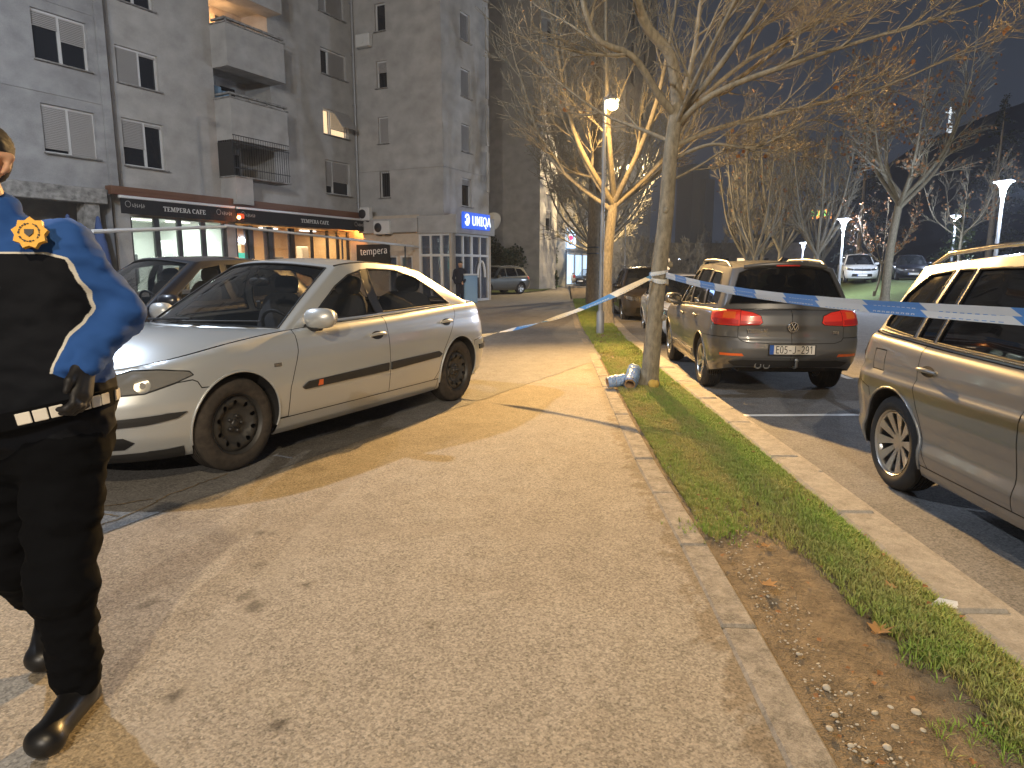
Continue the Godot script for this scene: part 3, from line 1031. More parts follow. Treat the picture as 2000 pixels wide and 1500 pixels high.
	var wg := MB.new()
	for j in 5:
		wg.box(et * Vector3(-3.45 + 0.12 * j, 5.37, 0.03), Vector3(0.012, 1.15, 0.012), et.basis)
	put("window_grille", wg, M.dark_frame, r)
	var acn := MB.new()
	acn.cbox(et * Vector3(-4.0, 11.7, 0.2), Vector3(0.28, 0.55, 0.78), 0.03)
	acn.lathe([Vector2(0.2, 0.0), Vector2(0.2, 0.02), Vector2(0.0, 0.015)], 20, Transform3D(et.basis * Basis(Vector3.RIGHT, PI / 2), et * Vector3(-4.1, 11.7, 0.345)))
	put("air_conditioner", acn, M.white_plastic, r)
	shop(r)

	# further blocks
	r = block("apartment_block", "pale tower block behind the evergreen hedge", 45.0, -20.8, 9, 14, 34)
	mb = MB.new()
	op = []
	for k in 11:
		op.append([1.2, 4.2 + 2.6 * k, 2.2, 5.6 + 2.6 * k, 0.2])
	wall(mb, 0, 0, 3.2, 34, op)
	wall(mb, -14.0, 0, 0, 34, [], et)
	back_walls(mb, 3.2, 14, 34, false)
	put("wall", mb, M.plaster, r)
	for k in 11:
		window(r, 1.2, 4.2 + 2.6 * k, 2.2, 5.6 + 2.6 * k, I, [[0.3, 0.9, 0.5][k % 3]], k == 1)
	var st := MB.new()
	st.box(Vector3(0.3, 17, 0.04), Vector3(0.6, 33.9, 0.08))
	put("corner_strip", st, M.plaster, r)
	r = block("apartment_block", "distant tower block rising behind the lamp post", 66.0, -21.5, 10, 16, 30)
	mb = MB.new()
	op = []
	for k in 9:
		op.append([1.5, 6.2 + 2.6 * k, 2.8, 7.6 + 2.6 * k, 0.2])
		op.append([5.5, 6.2 + 2.6 * k, 6.8, 7.6 + 2.6 * k, 0.2])
	wall(mb, 0, 0, 10, 30, op)
	wall(mb, -16.0, 0, 0, 30, [], et)
	back_walls(mb, 10, 16, 30, false)
	put("wall", mb, M.plaster_dark, r)
	for k in 9:
		window(r, 1.5, 6.2 + 2.6 * k, 2.8, 7.6 + 2.6 * k, I, [[0.0, 0.4, 1.0][k % 3]], k == 2)
		window(r, 5.5, 6.2 + 2.6 * k, 6.8, 7.6 + 2.6 * k, I, [[0.6, 0.0, 0.2][k % 3]])
	pharmacy()
	far_tower()

func pharmacy() -> void:	# low corner shop with a lit cube sign
	var r := thing("corner_shop", "low grey corner shop with a lit white sign bearing a red mark", "shop", frame(55.0, -22.9), "")
	var mb := MB.new()
	mb.box(Vector3(4, 3.55, -4), Vector3(8, 7.1, 8))
	put("wall", mb, M.plaster, r)
	var g := MB.new()
	for k in 4:
		g.box(Vector3(1.0 + 1.9 * k, 1.45, 0.03), Vector3(1.6, 2.5, 0.06))
	put("shop_window", g, M.led_white, r)
	var fr := MB.new()
	for k in 5:
		fr.box(Vector3(0.08 + 1.9 * k, 1.5, 0.06), Vector3(0.12, 3.0, 0.12))
	fr.box(Vector3(4, 3.05, 0.06), Vector3(8, 0.12, 0.14))
	put("shop_front_frame", fr, M.grey_metal, r)
	var s := MB.new()
	s.cbox(Vector3(0.2, 4.1, 0.45), Vector3(0.22, 1.75, 0.75), 0.03)
	var sn := put("lit_sign", s, M.led_white, r)
	var mk := MB.new()
	mk.lathe([Vector2(0.0, 0.012), Vector2(0.2, 0.0)], 20, Transform3D(Basis(Vector3(0, 0, 1), PI / 2), Vector3(0.08, 4.1, 0.45)))
	put("red_mark", mk, M.red_glow, sn)
	var rg := MB.new()
	var p := []
	var w := []
	for k in 25:
		p.append(Vector3(0.075, 4.1 + 0.55 * cos(TAU * k / 24), 0.45 + 0.24 * sin(TAU * k / 24)))
		w.append(0.035)
	rg.tube(p, w, 5, false)
	put("sign_ring", rg, M.ink, sn)
	var o := OmniLight3D.new()
	o.name = "sign_glow"
	o.light_color = Color(0.6, 0.8, 1.0)
	o.light_energy = 5.0
	o.light_size = 0.4
	o.shadow_enabled = true
	sn.add_child(o)
	o.position = Vector3(-0.5, 3.4, 1.3)

func far_tower() -> void:
	var r := thing("tower_block", "small far tower block standing against the night sky right of the tree", "building", Transform3D(Basis(Vector3.UP, 0.45), Vector3(38.5, 0, -150)))
	var mb := MB.new()
	mb.box(Vector3(0, 11.5, 0), Vector3(4.4, 23, 5))
	mb.box(Vector3(1.2, 10, 3.2), Vector3(2.4, 20, 1.6))
	put("wall", mb, M.white_plastic, r)
	for k in 6:
		for j in 3:
			var w := MB.new()
			w.box(Vector3(2.22, 8.5 + 2.4 * k, -1.6 + 1.5 * j), Vector3(0.06, 1.3, 0.9))
			put("window", w, M.house_glass, r)
	var lb := thing("low_building", "long low white-lit building far down the street behind the shrubs", "building", Transform3D(Basis(Vector3.UP, -0.1), Vector3(27, 0, -105)))
	mb = MB.new()
	mb.box(Vector3(0, 2.6, 0), Vector3(34, 5.2, 8))
	put("wall", mb, M.plaster, lb)
	for k in 12:
		var w := MB.new()
		w.box(Vector3(-15.5 + 2.8 * k, 2.2, 4.02), Vector3(1.6, 1.6, 0.06))
		put("window", w, M.house_glass if k % 4 else M.lit_window, lb)

func cafe(r: Node3D) -> void:	# ground floor of the second block, in that block's axes
	# rooms behind the glass
	for q in [[0.4, 4.55, "wall_cafe", Color(0.92, 1.0, 0.97), 40.0], [4.75, 12.1, "wall_warm", Color(1.0, 0.86, 0.66), 34.0]]:
		var rm := MB.new()
		var a := Vector3(q[0], 0.05, -4.5)
		var b := Vector3(q[1], 3.35, -0.18)
		rm.quad(Vector3(a.x, a.y, a.z), Vector3(a.x, b.y, a.z), Vector3(b.x, b.y, a.z), Vector3(b.x, a.y, a.z))
		rm.quad(Vector3(a.x, a.y, b.z), Vector3(a.x, b.y, b.z), Vector3(a.x, b.y, a.z), Vector3(a.x, a.y, a.z))
		rm.quad(Vector3(b.x, a.y, a.z), Vector3(b.x, b.y, a.z), Vector3(b.x, b.y, b.z), Vector3(b.x, a.y, b.z))
		rm.quad(Vector3(a.x, b.y, a.z), Vector3(a.x, b.y, b.z), Vector3(b.x, b.y, b.z), Vector3(b.x, b.y, a.z))
		rm.quad(Vector3(a.x, a.y, a.z), Vector3(a.x, a.y, b.z), Vector3(b.x, a.y, b.z), Vector3(b.x, a.y, a.z))
		put("cafe_room", rm, M[q[2]], r)
		var tb := MB.new()
		for k in 3:
			tb.box(Vector3(lerpf(a.x, b.x, (k + 0.5) / 3.0), 3.28, -2.0), Vector3(1.0, 0.05, 0.12))
		put("tube_light", tb, M.tube_white, r)
		var al := AreaLight3D.new()
		al.name = "room_light"
		al.light_color = q[3]
		al.light_energy = q[4]
		al.area_size = Vector2(q[1] - q[0] - 1.0, 1.2)
		al.shadow_enabled = true
		r.add_child(al, true)
		al.position = Vector3((a.x + b.x) * 0.5, 3.22, -2.0)
		al.rotation.x = -PI / 2
	for q in [[1.1, 1.75, 0.5, "screen_green"], [6.2, 1.9, 0.5, "screen_green"]]:
		var sc := MB.new()
		sc.cbox(Vector3(q[0], q[1], -1.2), Vector3(0.6, q[2], 0.05), 0.01)
		put("screen", sc, M[q[3]], r)
	for k in 9:	# furniture seen through the panes
		var fb := MB.new()
		var x := 0.9 + 1.22 * k
		fb.cbox(Vector3(x, 1.0 + 0.5 * (k % 3), -2.2 - 0.5 * (k % 2)), Vector3(0.45 + 0.2 * (k % 2), 1.1, 0.4), 0.03)
		put("cabinet", fb, M[["wood_warm", "dark_frame", "white_plastic"][k % 3]], r)
	for pnl in [[0.62, 1.43], [1.63, 2.33], [2.5, 3.3], [3.52, 4.26], [4.94, 5.36], [5.83, 6.36], [6.91, 7.69], [8.08, 9.0], [9.1, 9.99], [10.1, 10.68], [10.8, 11.39], [11.5, 11.95]]:
		var p := MB.new()
		p.box(Vector3((pnl[0] + pnl[1]) * 0.5, 2.0, -0.12), Vector3(pnl[1] - pnl[0], 2.4, 0.012))
		put("pane", p, M.clear_glass, r)
	var cuts := [[0.55, 0.62], [1.43, 1.63], [2.33, 2.5], [3.3, 3.52], [4.26, 4.45], [4.85, 4.94], [5.36, 5.83], [6.36, 6.91], [7.69, 8.08], [9.0, 9.1], [9.99, 10.1], [10.68, 10.8], [11.39, 11.5]]
	for c in cuts:
		var w: float = minf(c[1] - c[0], 0.2)
		var x: float = (c[0] + c[1]) * 0.5
		var p := MB.new()
		p.box(Vector3(x, 1.98, -0.08), Vector3(w, 2.44, 0.1))
		put("window_post", p, M.dark_frame, r)
		if c[1] - c[0] > 0.3:
			var f := MB.new()
			f.box(Vector3(x, 1.98, -0.14), Vector3(c[1] - c[0], 2.44, 0.03))
			put("dark_panel", f, M.shop_glass, r)
	# eaves, cassettes, valances
	var ev := MB.new()
	ev.box(Vector3(5.9, 4.02, 0.3), Vector3(12.6, 0.13, 0.6))
	ev.box(Vector3(5.9, 3.9, 0.5), Vector3(12.6, 0.16, 0.16))
	put("eaves_board", ev, M.gutter_brown, r)
	for q in [[-0.35, 4.1, "TEMPERA CAFE", 1.95], [4.2, 11.65, "TEMPERA CAFE", 8.25]]:
		var aw := thing("awning", "black cafe awning valance lettered in white, %s" % ["left of the orange lantern" if q[0] < 0 else "right of the orange lantern"], "awning", r.transform, "cafe awnings")
		var cs := MB.new()
		cs.cbox(Vector3((q[0] + q[1]) * 0.5, 3.74, 0.86), Vector3(q[1] - q[0], 0.09, 0.12), 0.02)
		put("front_bar", cs, M.steel_white, aw)
		var cl := MB.new()
		cl.quad(Vector3(q[0], 3.95, 0.02), Vector3(q[1], 3.95, 0.02), Vector3(q[1], 3.79, 0.86), Vector3(q[0], 3.79, 0.86))
		put("canopy", cl, M.awning_red, aw)
		var va := MB.new()
		var n := 40
		for k in n:
			var a := lerpf(q[0], q[1], float(k) / n)
			var b := lerpf(q[0], q[1], float(k + 1) / n)
			var za := 0.90 + 0.012 * sin(k * 1.3)
			var zb := 0.90 + 0.012 * sin((k + 1) * 1.3)
			va.quad(Vector3(a, 3.22, za), Vector3(a, 3.7, 0.9), Vector3(b, 3.7, 0.9), Vector3(b, 3.22, zb))
		put("valance", va, M.awning_cloth, aw)
		var l := letters(q[2], 0.15, 0.004, M.white_plastic, aw, true, "Droid Serif")
		l.position = Vector3(q[3], 3.46, 0.925)
		for e in [[q[0] + 0.5, 1], [q[1] - 0.5, -1]]:
			var s := MB.new()	# small round mark and a short line of print
			var rk := MB.new()
			rk.lathe([Vector2(0.085, 0.0), Vector2(0.10, 0.006), Vector2(0.085, 0.008)], 18, Transform3D(Basis(Vector3.RIGHT, PI / 2), Vector3(e[0] - 0.26, 3.52, 0.92)))
			for j in 6:
				s.box(Vector3(e[0] - 0.1 + 0.075 * j, 3.49, 0.924), Vector3(0.022, 0.09 + 0.025 * ((j * 5) % 3), 0.004))
				s.box(Vector3(e[0] - 0.075 + 0.075 * j, 3.46 + 0.035 * (j % 2), 0.924), Vector3(0.03, 0.022, 0.004))
			put("printed_mark", rk, M.shutter, aw)
			put("printed_line", s, M.shutter, aw).set_meta("kind", "stuff")
	var ln := thing("orange_lantern", "small lit orange lantern between the two awnings", "lantern", Transform3D(r.transform.basis, r.transform * Vector3(4.16, 3.38, 1.0)))
	var b := MB.new()
	b.ellipsoid(Vector3.ZERO, Vector3(0.07, 0.07, 0.07))
	put("bulb", b, M.orange_bulb, ln)
	var cs2 := MB.new()
	cs2.cbox(Vector3(0.14, 0.06, -0.06), Vector3(0.3, 0.2, 0.08), 0.02)
	put("lantern_box", cs2, M.orange_plastic, ln)
	var o := OmniLight3D.new()
	o.name = "glow"
	o.light_color = Color(1.0, 0.5, 0.15)
	o.light_energy = 0.7
	o.light_size = 0.06
	o.shadow_enabled = true
	ln.add_child(o)
	# terrace frame
	var tf := thing("terrace_frame", "slender white steel frame of the cafe terrace", "frame", Transform3D(Basis.IDENTITY, Vector3(-8.22, 0, -20)))
	var w0 := Vector3(-8.22, 0, -20)
	for s in [[Vector3(-8.8, 2.27, -14.6), Vector3(-8.22, 2.69, -20), 0.045], [Vector3(-8.22, 2.72, -20), Vector3(-6.6, 2.66, -27.0), 0.04], [Vector3(-6.6, 2.66, -27.0), Vector3(-3.36, 2.41, -33), 0.05]]:
		var m := MB.new()
		m.tube([s[0] - w0, s[1] - w0], [s[2], s[2]], 8)
		put("beam", m, M.steel_white, tf)
	for p in [Vector3(-8.22, 2.69, -20), Vector3(-6.6, 2.66, -27.0), Vector3(-4.7, 2.5, -30.5), Vector3(-3.6, 2.43, -32.6)]:
		var m := MB.new()
		m.tube([Vector3(p.x, 0, p.z) - w0, p - w0], [0.035, 0.035], 8)
		put("post", m, M.dark_frame, tf)
	for k in 2:	# folded parasol and cloths under the first block
		var pa := thing("folded_parasol", ["closed blue cafe parasol under the concrete beam", "second closed blue cafe parasol, nearer the awning"][k], "parasol", frame(12.4 + 0.9 * k, -21.0), "closed parasols")
		var m := MB.new()
		m.tube([Vector3(0, 0, 0), Vector3(0, 3.0, 0)], [0.03, 0.03], 8)
		put("pole", m, M.steel_white, pa)
		var c := MB.new()
		c.lathe([Vector2(0.28, 1.1), Vector2(0.30, 1.3), Vector2(0.2, 2.2), Vector2(0.05, 3.05), Vector2(0, 3.1)], 9, Transform3D.IDENTITY, false)
		put("canopy", c, M.blue_cloth, pa)

func shop(r: Node3D) -> void:	# ground floor of the third block, in that block's axes: x along the front, z out
	# end wall: cream part with door, then glazing to the corner
	var et := Transform3D(Basis(Vector3(0, 0, 1), Vector3.UP, Vector3(-1, 0, 0)), Vector3(-0.55, 0, 0))
	var s := thing("corner_office", "glazed corner office with a lit blue and white sign below the tall block", "shop", r.transform)
	var w := MB.new()
	wall(w, -5.0, 0, -0.95, 3.9, [[-2.75, 0.0, -2.2, 2.1, 0.15], [-2.05, 0.0, -1.35, 2.1, 0.15]], et)
	put("wall", w, M.cream_stone, s)
	for d in [[-2.75, -2.2], [-2.05, -1.35]]:
		var p := MB.new()
		p.box(et * Vector3((d[0] + d[1]) * 0.5, 1.05, -0.1), Vector3(d[1] - d[0] - 0.12, 1.95, 0.02), et.basis)
		var dn := put("door", p, M.shop_glass, s)
		var f := MB.new()
		for e in [d[0] + 0.04, d[1] - 0.04]:
			f.box(et * Vector3(e, 1.05, -0.06), Vector3(0.08, 2.1, 0.08), et.basis)
		f.box(et * Vector3((d[0] + d[1]) * 0.5, 2.06, -0.06), Vector3(d[1] - d[0], 0.08, 0.09), et.basis)
		put("door_frame", f, M.frame_white, dn)
	var lun := MB.new()	# small round ornaments over the door
	for k in 5:
		lun.lathe([Vector2(0.09, 0), Vector2(0.07, 0.05), Vector2(0, 0.06)], 10, Transform3D(et.basis * Basis(Vector3.RIGHT, PI / 2), et * Vector3(-2.6 + 0.3 * k, 2.62 + 0.14 * sin(k * 1.5), 0.0)))
	lun.box(et * Vector3(-2.0, 2.3, 0.03), Vector3(1.5, 0.05, 0.06), et.basis)
	put("door_ornament", lun, M.cream_stone, s)
	var gl := Transform3D.IDENTITY
	var faces := [[et, -0.9, 0.8, 3], [Transform3D(Basis.IDENTITY, Vector3(0, 0, 0.8)), -0.5, 2.6, 4]]
	for q in faces:
		var t: Transform3D = q[0]
		for k in q[3]:
			var a := lerpf(q[1], q[2], float(k) / q[3])
			var b := lerpf(q[1], q[2], float(k + 1) / q[3])
			for yy in [[0.12, 2.05], [2.15, 2.98]]:
				var p := MB.new()
				p.box(t * Vector3((a + b) * 0.5, (yy[0] + yy[1]) * 0.5, -0.03), Vector3(b - a - 0.09, yy[1] - yy[0], 0.015), t.basis)
				put("pane", p, M.shop_glass, s)
		var f := MB.new()
		for k in q[3] + 1:
			f.box(t * Vector3(lerpf(q[1], q[2], float(k) / q[3]), 1.52, 0), Vector3(0.09 if k % 2 else 0.13, 3.04, 0.1), t.basis)
		for y in [0.06, 2.1, 3.01]:
			f.box(t * Vector3((q[1] + q[2]) * 0.5, y, 0.002), Vector3(q[2] - q[1], 0.11, 0.09), t.basis)
		put("glazing_frame", f, M.frame_white, s)
	var inn := MB.new()
	inn.box(Vector3(1.2, 1.5, -1.6), Vector3(3.2, 3.0, 0.1))
	put("inner_wall", inn, M.plaster_dark, s)
	var fa := MB.new()
	fa.box(Vector3(1.05, 3.44, 0.05), Vector3(3.5, 0.78, 2.05))
	fa.box(et * Vector3(-2.55, 3.44, -0.05), Vector3(3.3, 0.62, 0.6), et.basis)
	put("fascia", fa, M.plaster, s)
	var col := MB.new()
	col.box(Vector3(2.72, 1.52, 0.7), Vector3(0.22, 3.04, 0.3))
	col.box(Vector3(-0.5, 1.52, 0.75), Vector3(0.2, 3.04, 0.2))
	put("corner_post", col, M.cream_stone, s)
	var arch := MB.new()	# pale arch motif on the glass
	for c in [1.9]:
		var p := []
		var ra := []
		for k in 15:
			var a := PI * k / 14.0
			p.append(Vector3(c - 0.34 * cos(a), 1.1 + 0.75 * sin(a), 0.84))
			ra.append(0.06)
		arch.tube(p, ra, 5)
	put("window_motif", arch, M.white_plastic, s)
	var sg := MB.new()
	sg.cbox(Vector3(0.95, 3.62, 1.14), Vector3(2.4, 0.72, 0.12), 0.02)
	var sn := put("lit_sign", sg, M.sign_blue, s)
	var l := letters("UNIQA", 0.42, 0.03, M.sign_white, sn)
	l.name = "sign_lettering"
	l.transform = Transform3D(Basis.IDENTITY.scaled(Vector3(0.95, 1, 1)), Vector3(1.3, 3.62, 1.21))
	var lg := MB.new()	# the mark beside the word: a bowed figure in a ring
	var rp := []
	var rr := []
	for k in 23:
		var a := -1.2 + (TAU - 0.7) * k / 22.0
		rp.append(Vector3(0.02 + 0.16 * sin(a), 3.64 + 0.23 * cos(a), 1.22))
		rr.append(0.035)
	lg.tube(rp, rr, 6)
	lg.tube([Vector3(-0.03, 3.42, 1.22), Vector3(0.02, 3.6, 1.22), Vector3(0.0, 3.72, 1.22)], [0.04, 0.04, 0.03], 6)
	put("sign_mark", lg, M.sign_white, sn)
	var al := AreaLight3D.new()
	al.name = "sign_glow"
	al.light_color = Color(0.6, 0.75, 1.0)
	al.light_energy = 2.5
	al.area_size = Vector2(2.3, 0.6)
	al.shadow_enabled = true
	sn.add_child(al)
	al.position = Vector3(0.95, 3.62, 1.3)
	al.rotation.y = PI
	# warm wall lamp in the corner, air conditioners, board, dish
	var wl := thing("wall_lamp", "warm lit wall lamp in the corner beside the air conditioners", "lamp", Transform3D(r.transform.basis, r.transform * Vector3(-0.75, 3.35, -4.3)))
	var b := MB.new()
	b.ellipsoid(Vector3.ZERO, Vector3(0.07, 0.07, 0.07))
	put("bulb", b, M.orange_bulb, wl)
	var sh := MB.new()
	sh.lathe([Vector2(0.03, 0.2), Vector2(0.16, 0.06)], 12, Transform3D.IDENTITY)
	put("lamp_shade", sh, M.dark_frame, wl)
	var o := OmniLight3D.new()
	o.name = "glow"
	o.light_color = Color(1.0, 0.62, 0.28)
	o.light_energy = 2.2
	o.light_size = 0.06
	o.shadow_enabled = true
	wl.add_child(o)
	o.position = Vector3(0, -0.01, 0)
	for q in [[-3.75, 4.0, 0.55, "upper white air conditioner unit on the corner wall"], [-2.8, 3.36, 0.9, "lower white air conditioner unit beside the cream doorway"]]:
		var ac := thing("air_conditioner", q[3], "air conditioner", Transform3D(r.transform.basis * et.basis, r.transform * (et * Vector3(q[0], q[1], 0.22))), "air conditioners")
		var m := MB.new()
		m.cbox(Vector3.ZERO, Vector3(q[2], 0.6, 0.3), 0.03)
		put("casing", m, M.white_plastic, ac)
		var fn := MB.new()
		fn.lathe([Vector2(0.21, 0.155), Vector2(0.19, 0.17), Vector2(0.0, 0.165)], 24, Transform3D(Basis(Vector3.RIGHT, PI / 2), Vector3(-q[2] * 0.2, 0, 0)))
		put("fan_grille", fn, M.dark_metal, ac)
		var bk := MB.new()
		for x in [-0.25, 0.25]:
			bk.box(Vector3(x * q[2] / 0.9, -0.33, -0.02), Vector3(0.04, 0.04, 0.42))
		put("bracket", bk, M.dark_metal, ac)
	var bt := Transform3D(r.transform.basis * et.basis, r.transform * (et * Vector3(-3.55, 2.15, 0.05)))
	var bo := thing("menu_board", "black board with the handwritten word tempera on the cream wall", "sign", bt)
	var bm := MB.new()
	bm.cbox(Vector3.ZERO, Vector3(1.95, 0.95, 0.05), 0.012)
	put("board", bm, M.black_board, bo)
	var tl := letters("tempera", 0.3, 0.008, M.white_paint, bo)
	tl.transform = Transform3D(Basis(Vector3(0, 0, 1), 0.05), Vector3(0.05, 0.16, 0.03))
	var dh := thing("satellite_dish", "grey satellite dish on the roof corner of the glazed office", "dish", Transform3D(Basis(Vector3.UP, -0.5), Vector3(-0.98, 3.84, -36)))
	var dm := MB.new()
	var prof := []
	for k in 8:
		var a := k / 7.0
		prof.append(Vector2(0.52 * a, 0.12 * a * a))
	dm.lathe(prof, 24, Transform3D(Basis(Vector3.RIGHT, 1.2), Vector3.ZERO))
	put("reflector", dm, M.white_plastic, dh)
	var da := MB.new()
	da.tube([Vector3(0, -0.4, 0.1), Vector3(0, -0.1, 0.5)], [0.015, 0.015], 5)
	da.cbox(Vector3(0, -0.06, 0.52), Vector3(0.07, 0.07, 0.14), 0.01)
	da.tube([Vector3(0, 0, -0.02), Vector3(-0.3, -0.1, -0.3), Vector3(-0.9, -0.25, -0.4)], [0.03, 0.03, 0.03], 6)
	put("arm", da, M.pole_grey, dh)

# ---------------------------------------------------------------- cars
# A car's skin is wrapped round it: s runs along half the plan outline from the middle of the nose to the middle of the tail, y is height.
class Hull:
	var W := 0.9
	var Lf := 2.2
	var Lr := 2.2
	var af := 0.8
	var ar := 0.7
	var nf := 3.0
	var nr := 3.2
	var barrel := 0.02
	var pts := PackedVector2Array()	# (x, z)
	var nrm := PackedVector2Array()
	var arc := PackedFloat32Array()
	var S := 0.0
	var sh := PackedVector2Array()	# shoulder height by x
	var ins := PackedVector2Array()	# side inset by height
	var fin := PackedVector2Array()	# nose inset by height
	var rin := PackedVector2Array()	# tail inset by height
	var round_ := 0.07
	var tuck := 0.05	# inset right at the shoulder
	static func tab(t: PackedVector2Array, x: float) -> float:
		if x <= t[0].x:
			return t[0].y
		for k in t.size() - 1:
			if x <= t[k + 1].x:
				var f := (x - t[k].x) / (t[k + 1].x - t[k].x)
				return lerpf(t[k].y, t[k + 1].y, f)
		return t[t.size() - 1].y
	static func smooth_tab(t: PackedVector2Array, x: float) -> float:
		return (tab(t, x - 0.12) + tab(t, x) * 2.0 + tab(t, x + 0.12)) * 0.25
	func build() -> void:
		pts.clear()
		var raw := PackedVector2Array()
		var k := 32
		for i in k + 1:
			var a := PI / 2 * i / k
			raw.append(Vector2(Lf - af + af * pow(cos(a), 2.0 / nf), W * pow(sin(a), 2.0 / nf)))
		for i in range(1, 16):
			raw.append(Vector2(lerpf(Lf - af, -Lr + ar, i / 16.0), W))
		for i in k + 1:
			var a := PI / 2 * (1.0 - float(i) / k)
			raw.append(Vector2(-Lr + ar - ar * pow(cos(a), 2.0 / nr), W * pow(sin(a), 2.0 / nr)))
		for p in raw:
			var q := p
			q.y -= barrel * pow(p.x / Lf, 2.0) * minf(1.0, p.y / W)
			if pts.is_empty() or q.distance_to(pts[pts.size() - 1]) > 0.003:
				pts.append(q)
		arc.clear()
		arc.append(0.0)
		for i in range(1, pts.size()):
			arc.append(arc[i - 1] + pts[i].distance_to(pts[i - 1]))
		S = arc[arc.size() - 1]
		nrm.clear()
		for i in pts.size():
			var d := pts[mini(i + 1, pts.size() - 1)] - pts[maxi(i - 1, 0)]
			var q := Vector2(d.y, -d.x).normalized()
			if i == 0:
				q = Vector2(1, 0)
			if i == pts.size() - 1:
				q = Vector2(-1, 0)
			nrm.append(q)
	func seg(s: float) -> int:
		return clampi(arc.bsearch(s) - 1, 0, pts.size() - 2)
	func shoulder(x: float) -> float:
		return smooth_tab(sh, x)
	func at(s: float, y: float) -> Vector3:
		s = clampf(s, 0.0, S)
		var k := seg(s)
		var f := (s - arc[k]) / (arc[k + 1] - arc[k])
		var p := pts[k].lerp(pts[k + 1], f)
		var q := nrm[k].lerp(nrm[k + 1], f).normalized()
		var o := tab(ins, y) * absf(q.y) + tab(fin, y) * maxf(q.x, 0.0) + tab(rin, y) * maxf(-q.x, 0.0)
		var dq := clampf((shoulder(p.x) - y) / round_, 0.0, 1.0)
		o += tuck * (1.0 - sqrt(maxf(0.0, 1.0 - pow(1.0 - dq, 2.0))))
		return Vector3(p.x - q.x * o, y, maxf(0.0, p.y - q.y * o))
	func s_x(x: float) -> float:	# x falls all along s
		for k in pts.size() - 1:
			if pts[k].x >= x and x >= pts[k + 1].x:
				return lerpf(arc[k], arc[k + 1], (pts[k].x - x) / maxf(1e-6, pts[k].x - pts[k + 1].x))
		return 0.0 if x > 0 else S
	func s_f(z: float) -> float:	# on the nose, by z
		for k in pts.size() - 1:
			if pts[k + 1].y >= z:
				return lerpf(arc[k], arc[k + 1], (z - pts[k].y) / maxf(1e-6, pts[k + 1].y - pts[k].y))
		return 0.0
	func s_r(z: float) -> float:	# on the tail, by z
		for j in pts.size() - 1:
			var k := pts.size() - 2 - j
			if pts[k].y >= z:
				return lerpf(arc[k + 1], arc[k], (z - pts[k + 1].y) / maxf(1e-6, pts[k].y - pts[k + 1].y))
		return S

# Tessellates a polygon of the (s, y) plane on a curved surface, exactly to its edges.
func panel(mb: MB, outer: PackedVector2Array, holes: Array, surf: Callable, cell: Vector2, off := 0.0) -> void:
	if outer.size() < 3:
		return
	if Geometry2D.is_polygon_clockwise(outer):
		outer = outer.duplicate()
		outer.reverse()
	var lo := outer[0]
	var hi := outer[0]
	for p in outer:
		lo = lo.min(p)
		hi = hi.max(p)
	var nx := maxi(1, ceili((hi.x - lo.x) / cell.x))
	var ny := maxi(1, ceili((hi.y - lo.y) / cell.y))
	var dx := (hi.x - lo.x) / nx
	var dy := (hi.y - lo.y) / ny
	var hb := []
	for q in holes:
		var r := Rect2(q[0], Vector2.ZERO)
		for p in q:
			r = r.expand(p)
		hb.append(r)
	var cache := {}
	var ob := []	# boxes of the outline's edges
	for k in outer.size():
		ob.append(Rect2(outer[k], Vector2.ZERO).expand(outer[(k + 1) % outer.size()]).grow(1e-5))
	for i in nx:
		for j in ny:
			var r := Rect2(lo + Vector2(i * dx, j * dy), Vector2(dx, dy))
			var edge := false
			for b in ob:
				if b.intersects(r, true):
					edge = true
					break
			var polys := []
			var sq := PackedVector2Array([r.position, r.position + Vector2(dx, 0), r.end, r.position + Vector2(0, dy)])
			if edge:
				polys = Geometry2D.intersect_polygons(sq, outer)
			elif Geometry2D.is_point_in_polygon(r.get_center(), outer):
				polys = [sq]
			for h in holes.size():
				if polys.is_empty():
					break
				if hb[h].intersects(r, true):
					var next := []
					for p in polys:
						next.append_array(Geometry2D.clip_polygons(p, holes[h]))
					polys = next
			for p in polys:
				if p.size() < 3:
					continue
				var idx: PackedInt32Array = PackedInt32Array([0, 1, 2, 0, 2, 3]) if p.size() == 4 and not edge else Geometry2D.triangulate_polygon(p)
				var pp := []
				var pn := []
				for q in p:
					var key := Vector2i(roundi(q.x * 4000.0), roundi(q.y * 4000.0))
					if not cache.has(key):
						cache[key] = surf_at(surf, q, off)
					pp.append(cache[key][0])
					pn.append(cache[key][1])
				for k in range(0, idx.size(), 3):
					mb.smooth(pp[idx[k]], pp[idx[k + 1]], pp[idx[k + 2]], pn[idx[k]], pn[idx[k + 1]], pn[idx[k + 2]])

func surf_at(surf: Callable, q: Vector2, off: float) -> Array:
	var e := 0.004
	var a: Vector3 = surf.call(q.x, q.y)
	var du: Vector3 = surf.call(q.x + e, q.y) - surf.call(q.x - e, q.y)
	var dv: Vector3 = surf.call(q.x, q.y + e) - surf.call(q.x, q.y - e)
	var n := dv.cross(du)
	n = n.normalized() if n.length_squared() > 1e-14 else Vector3.UP
	return [a + n * off, n]

func circle2(x: float, y: float, r: float, k := 40) -> PackedVector2Array:
	var o := PackedVector2Array()
	for i in k:
		o.append(Vector2(x + r * cos(TAU * i / k), y + r * sin(TAU * i / k)))
	return o

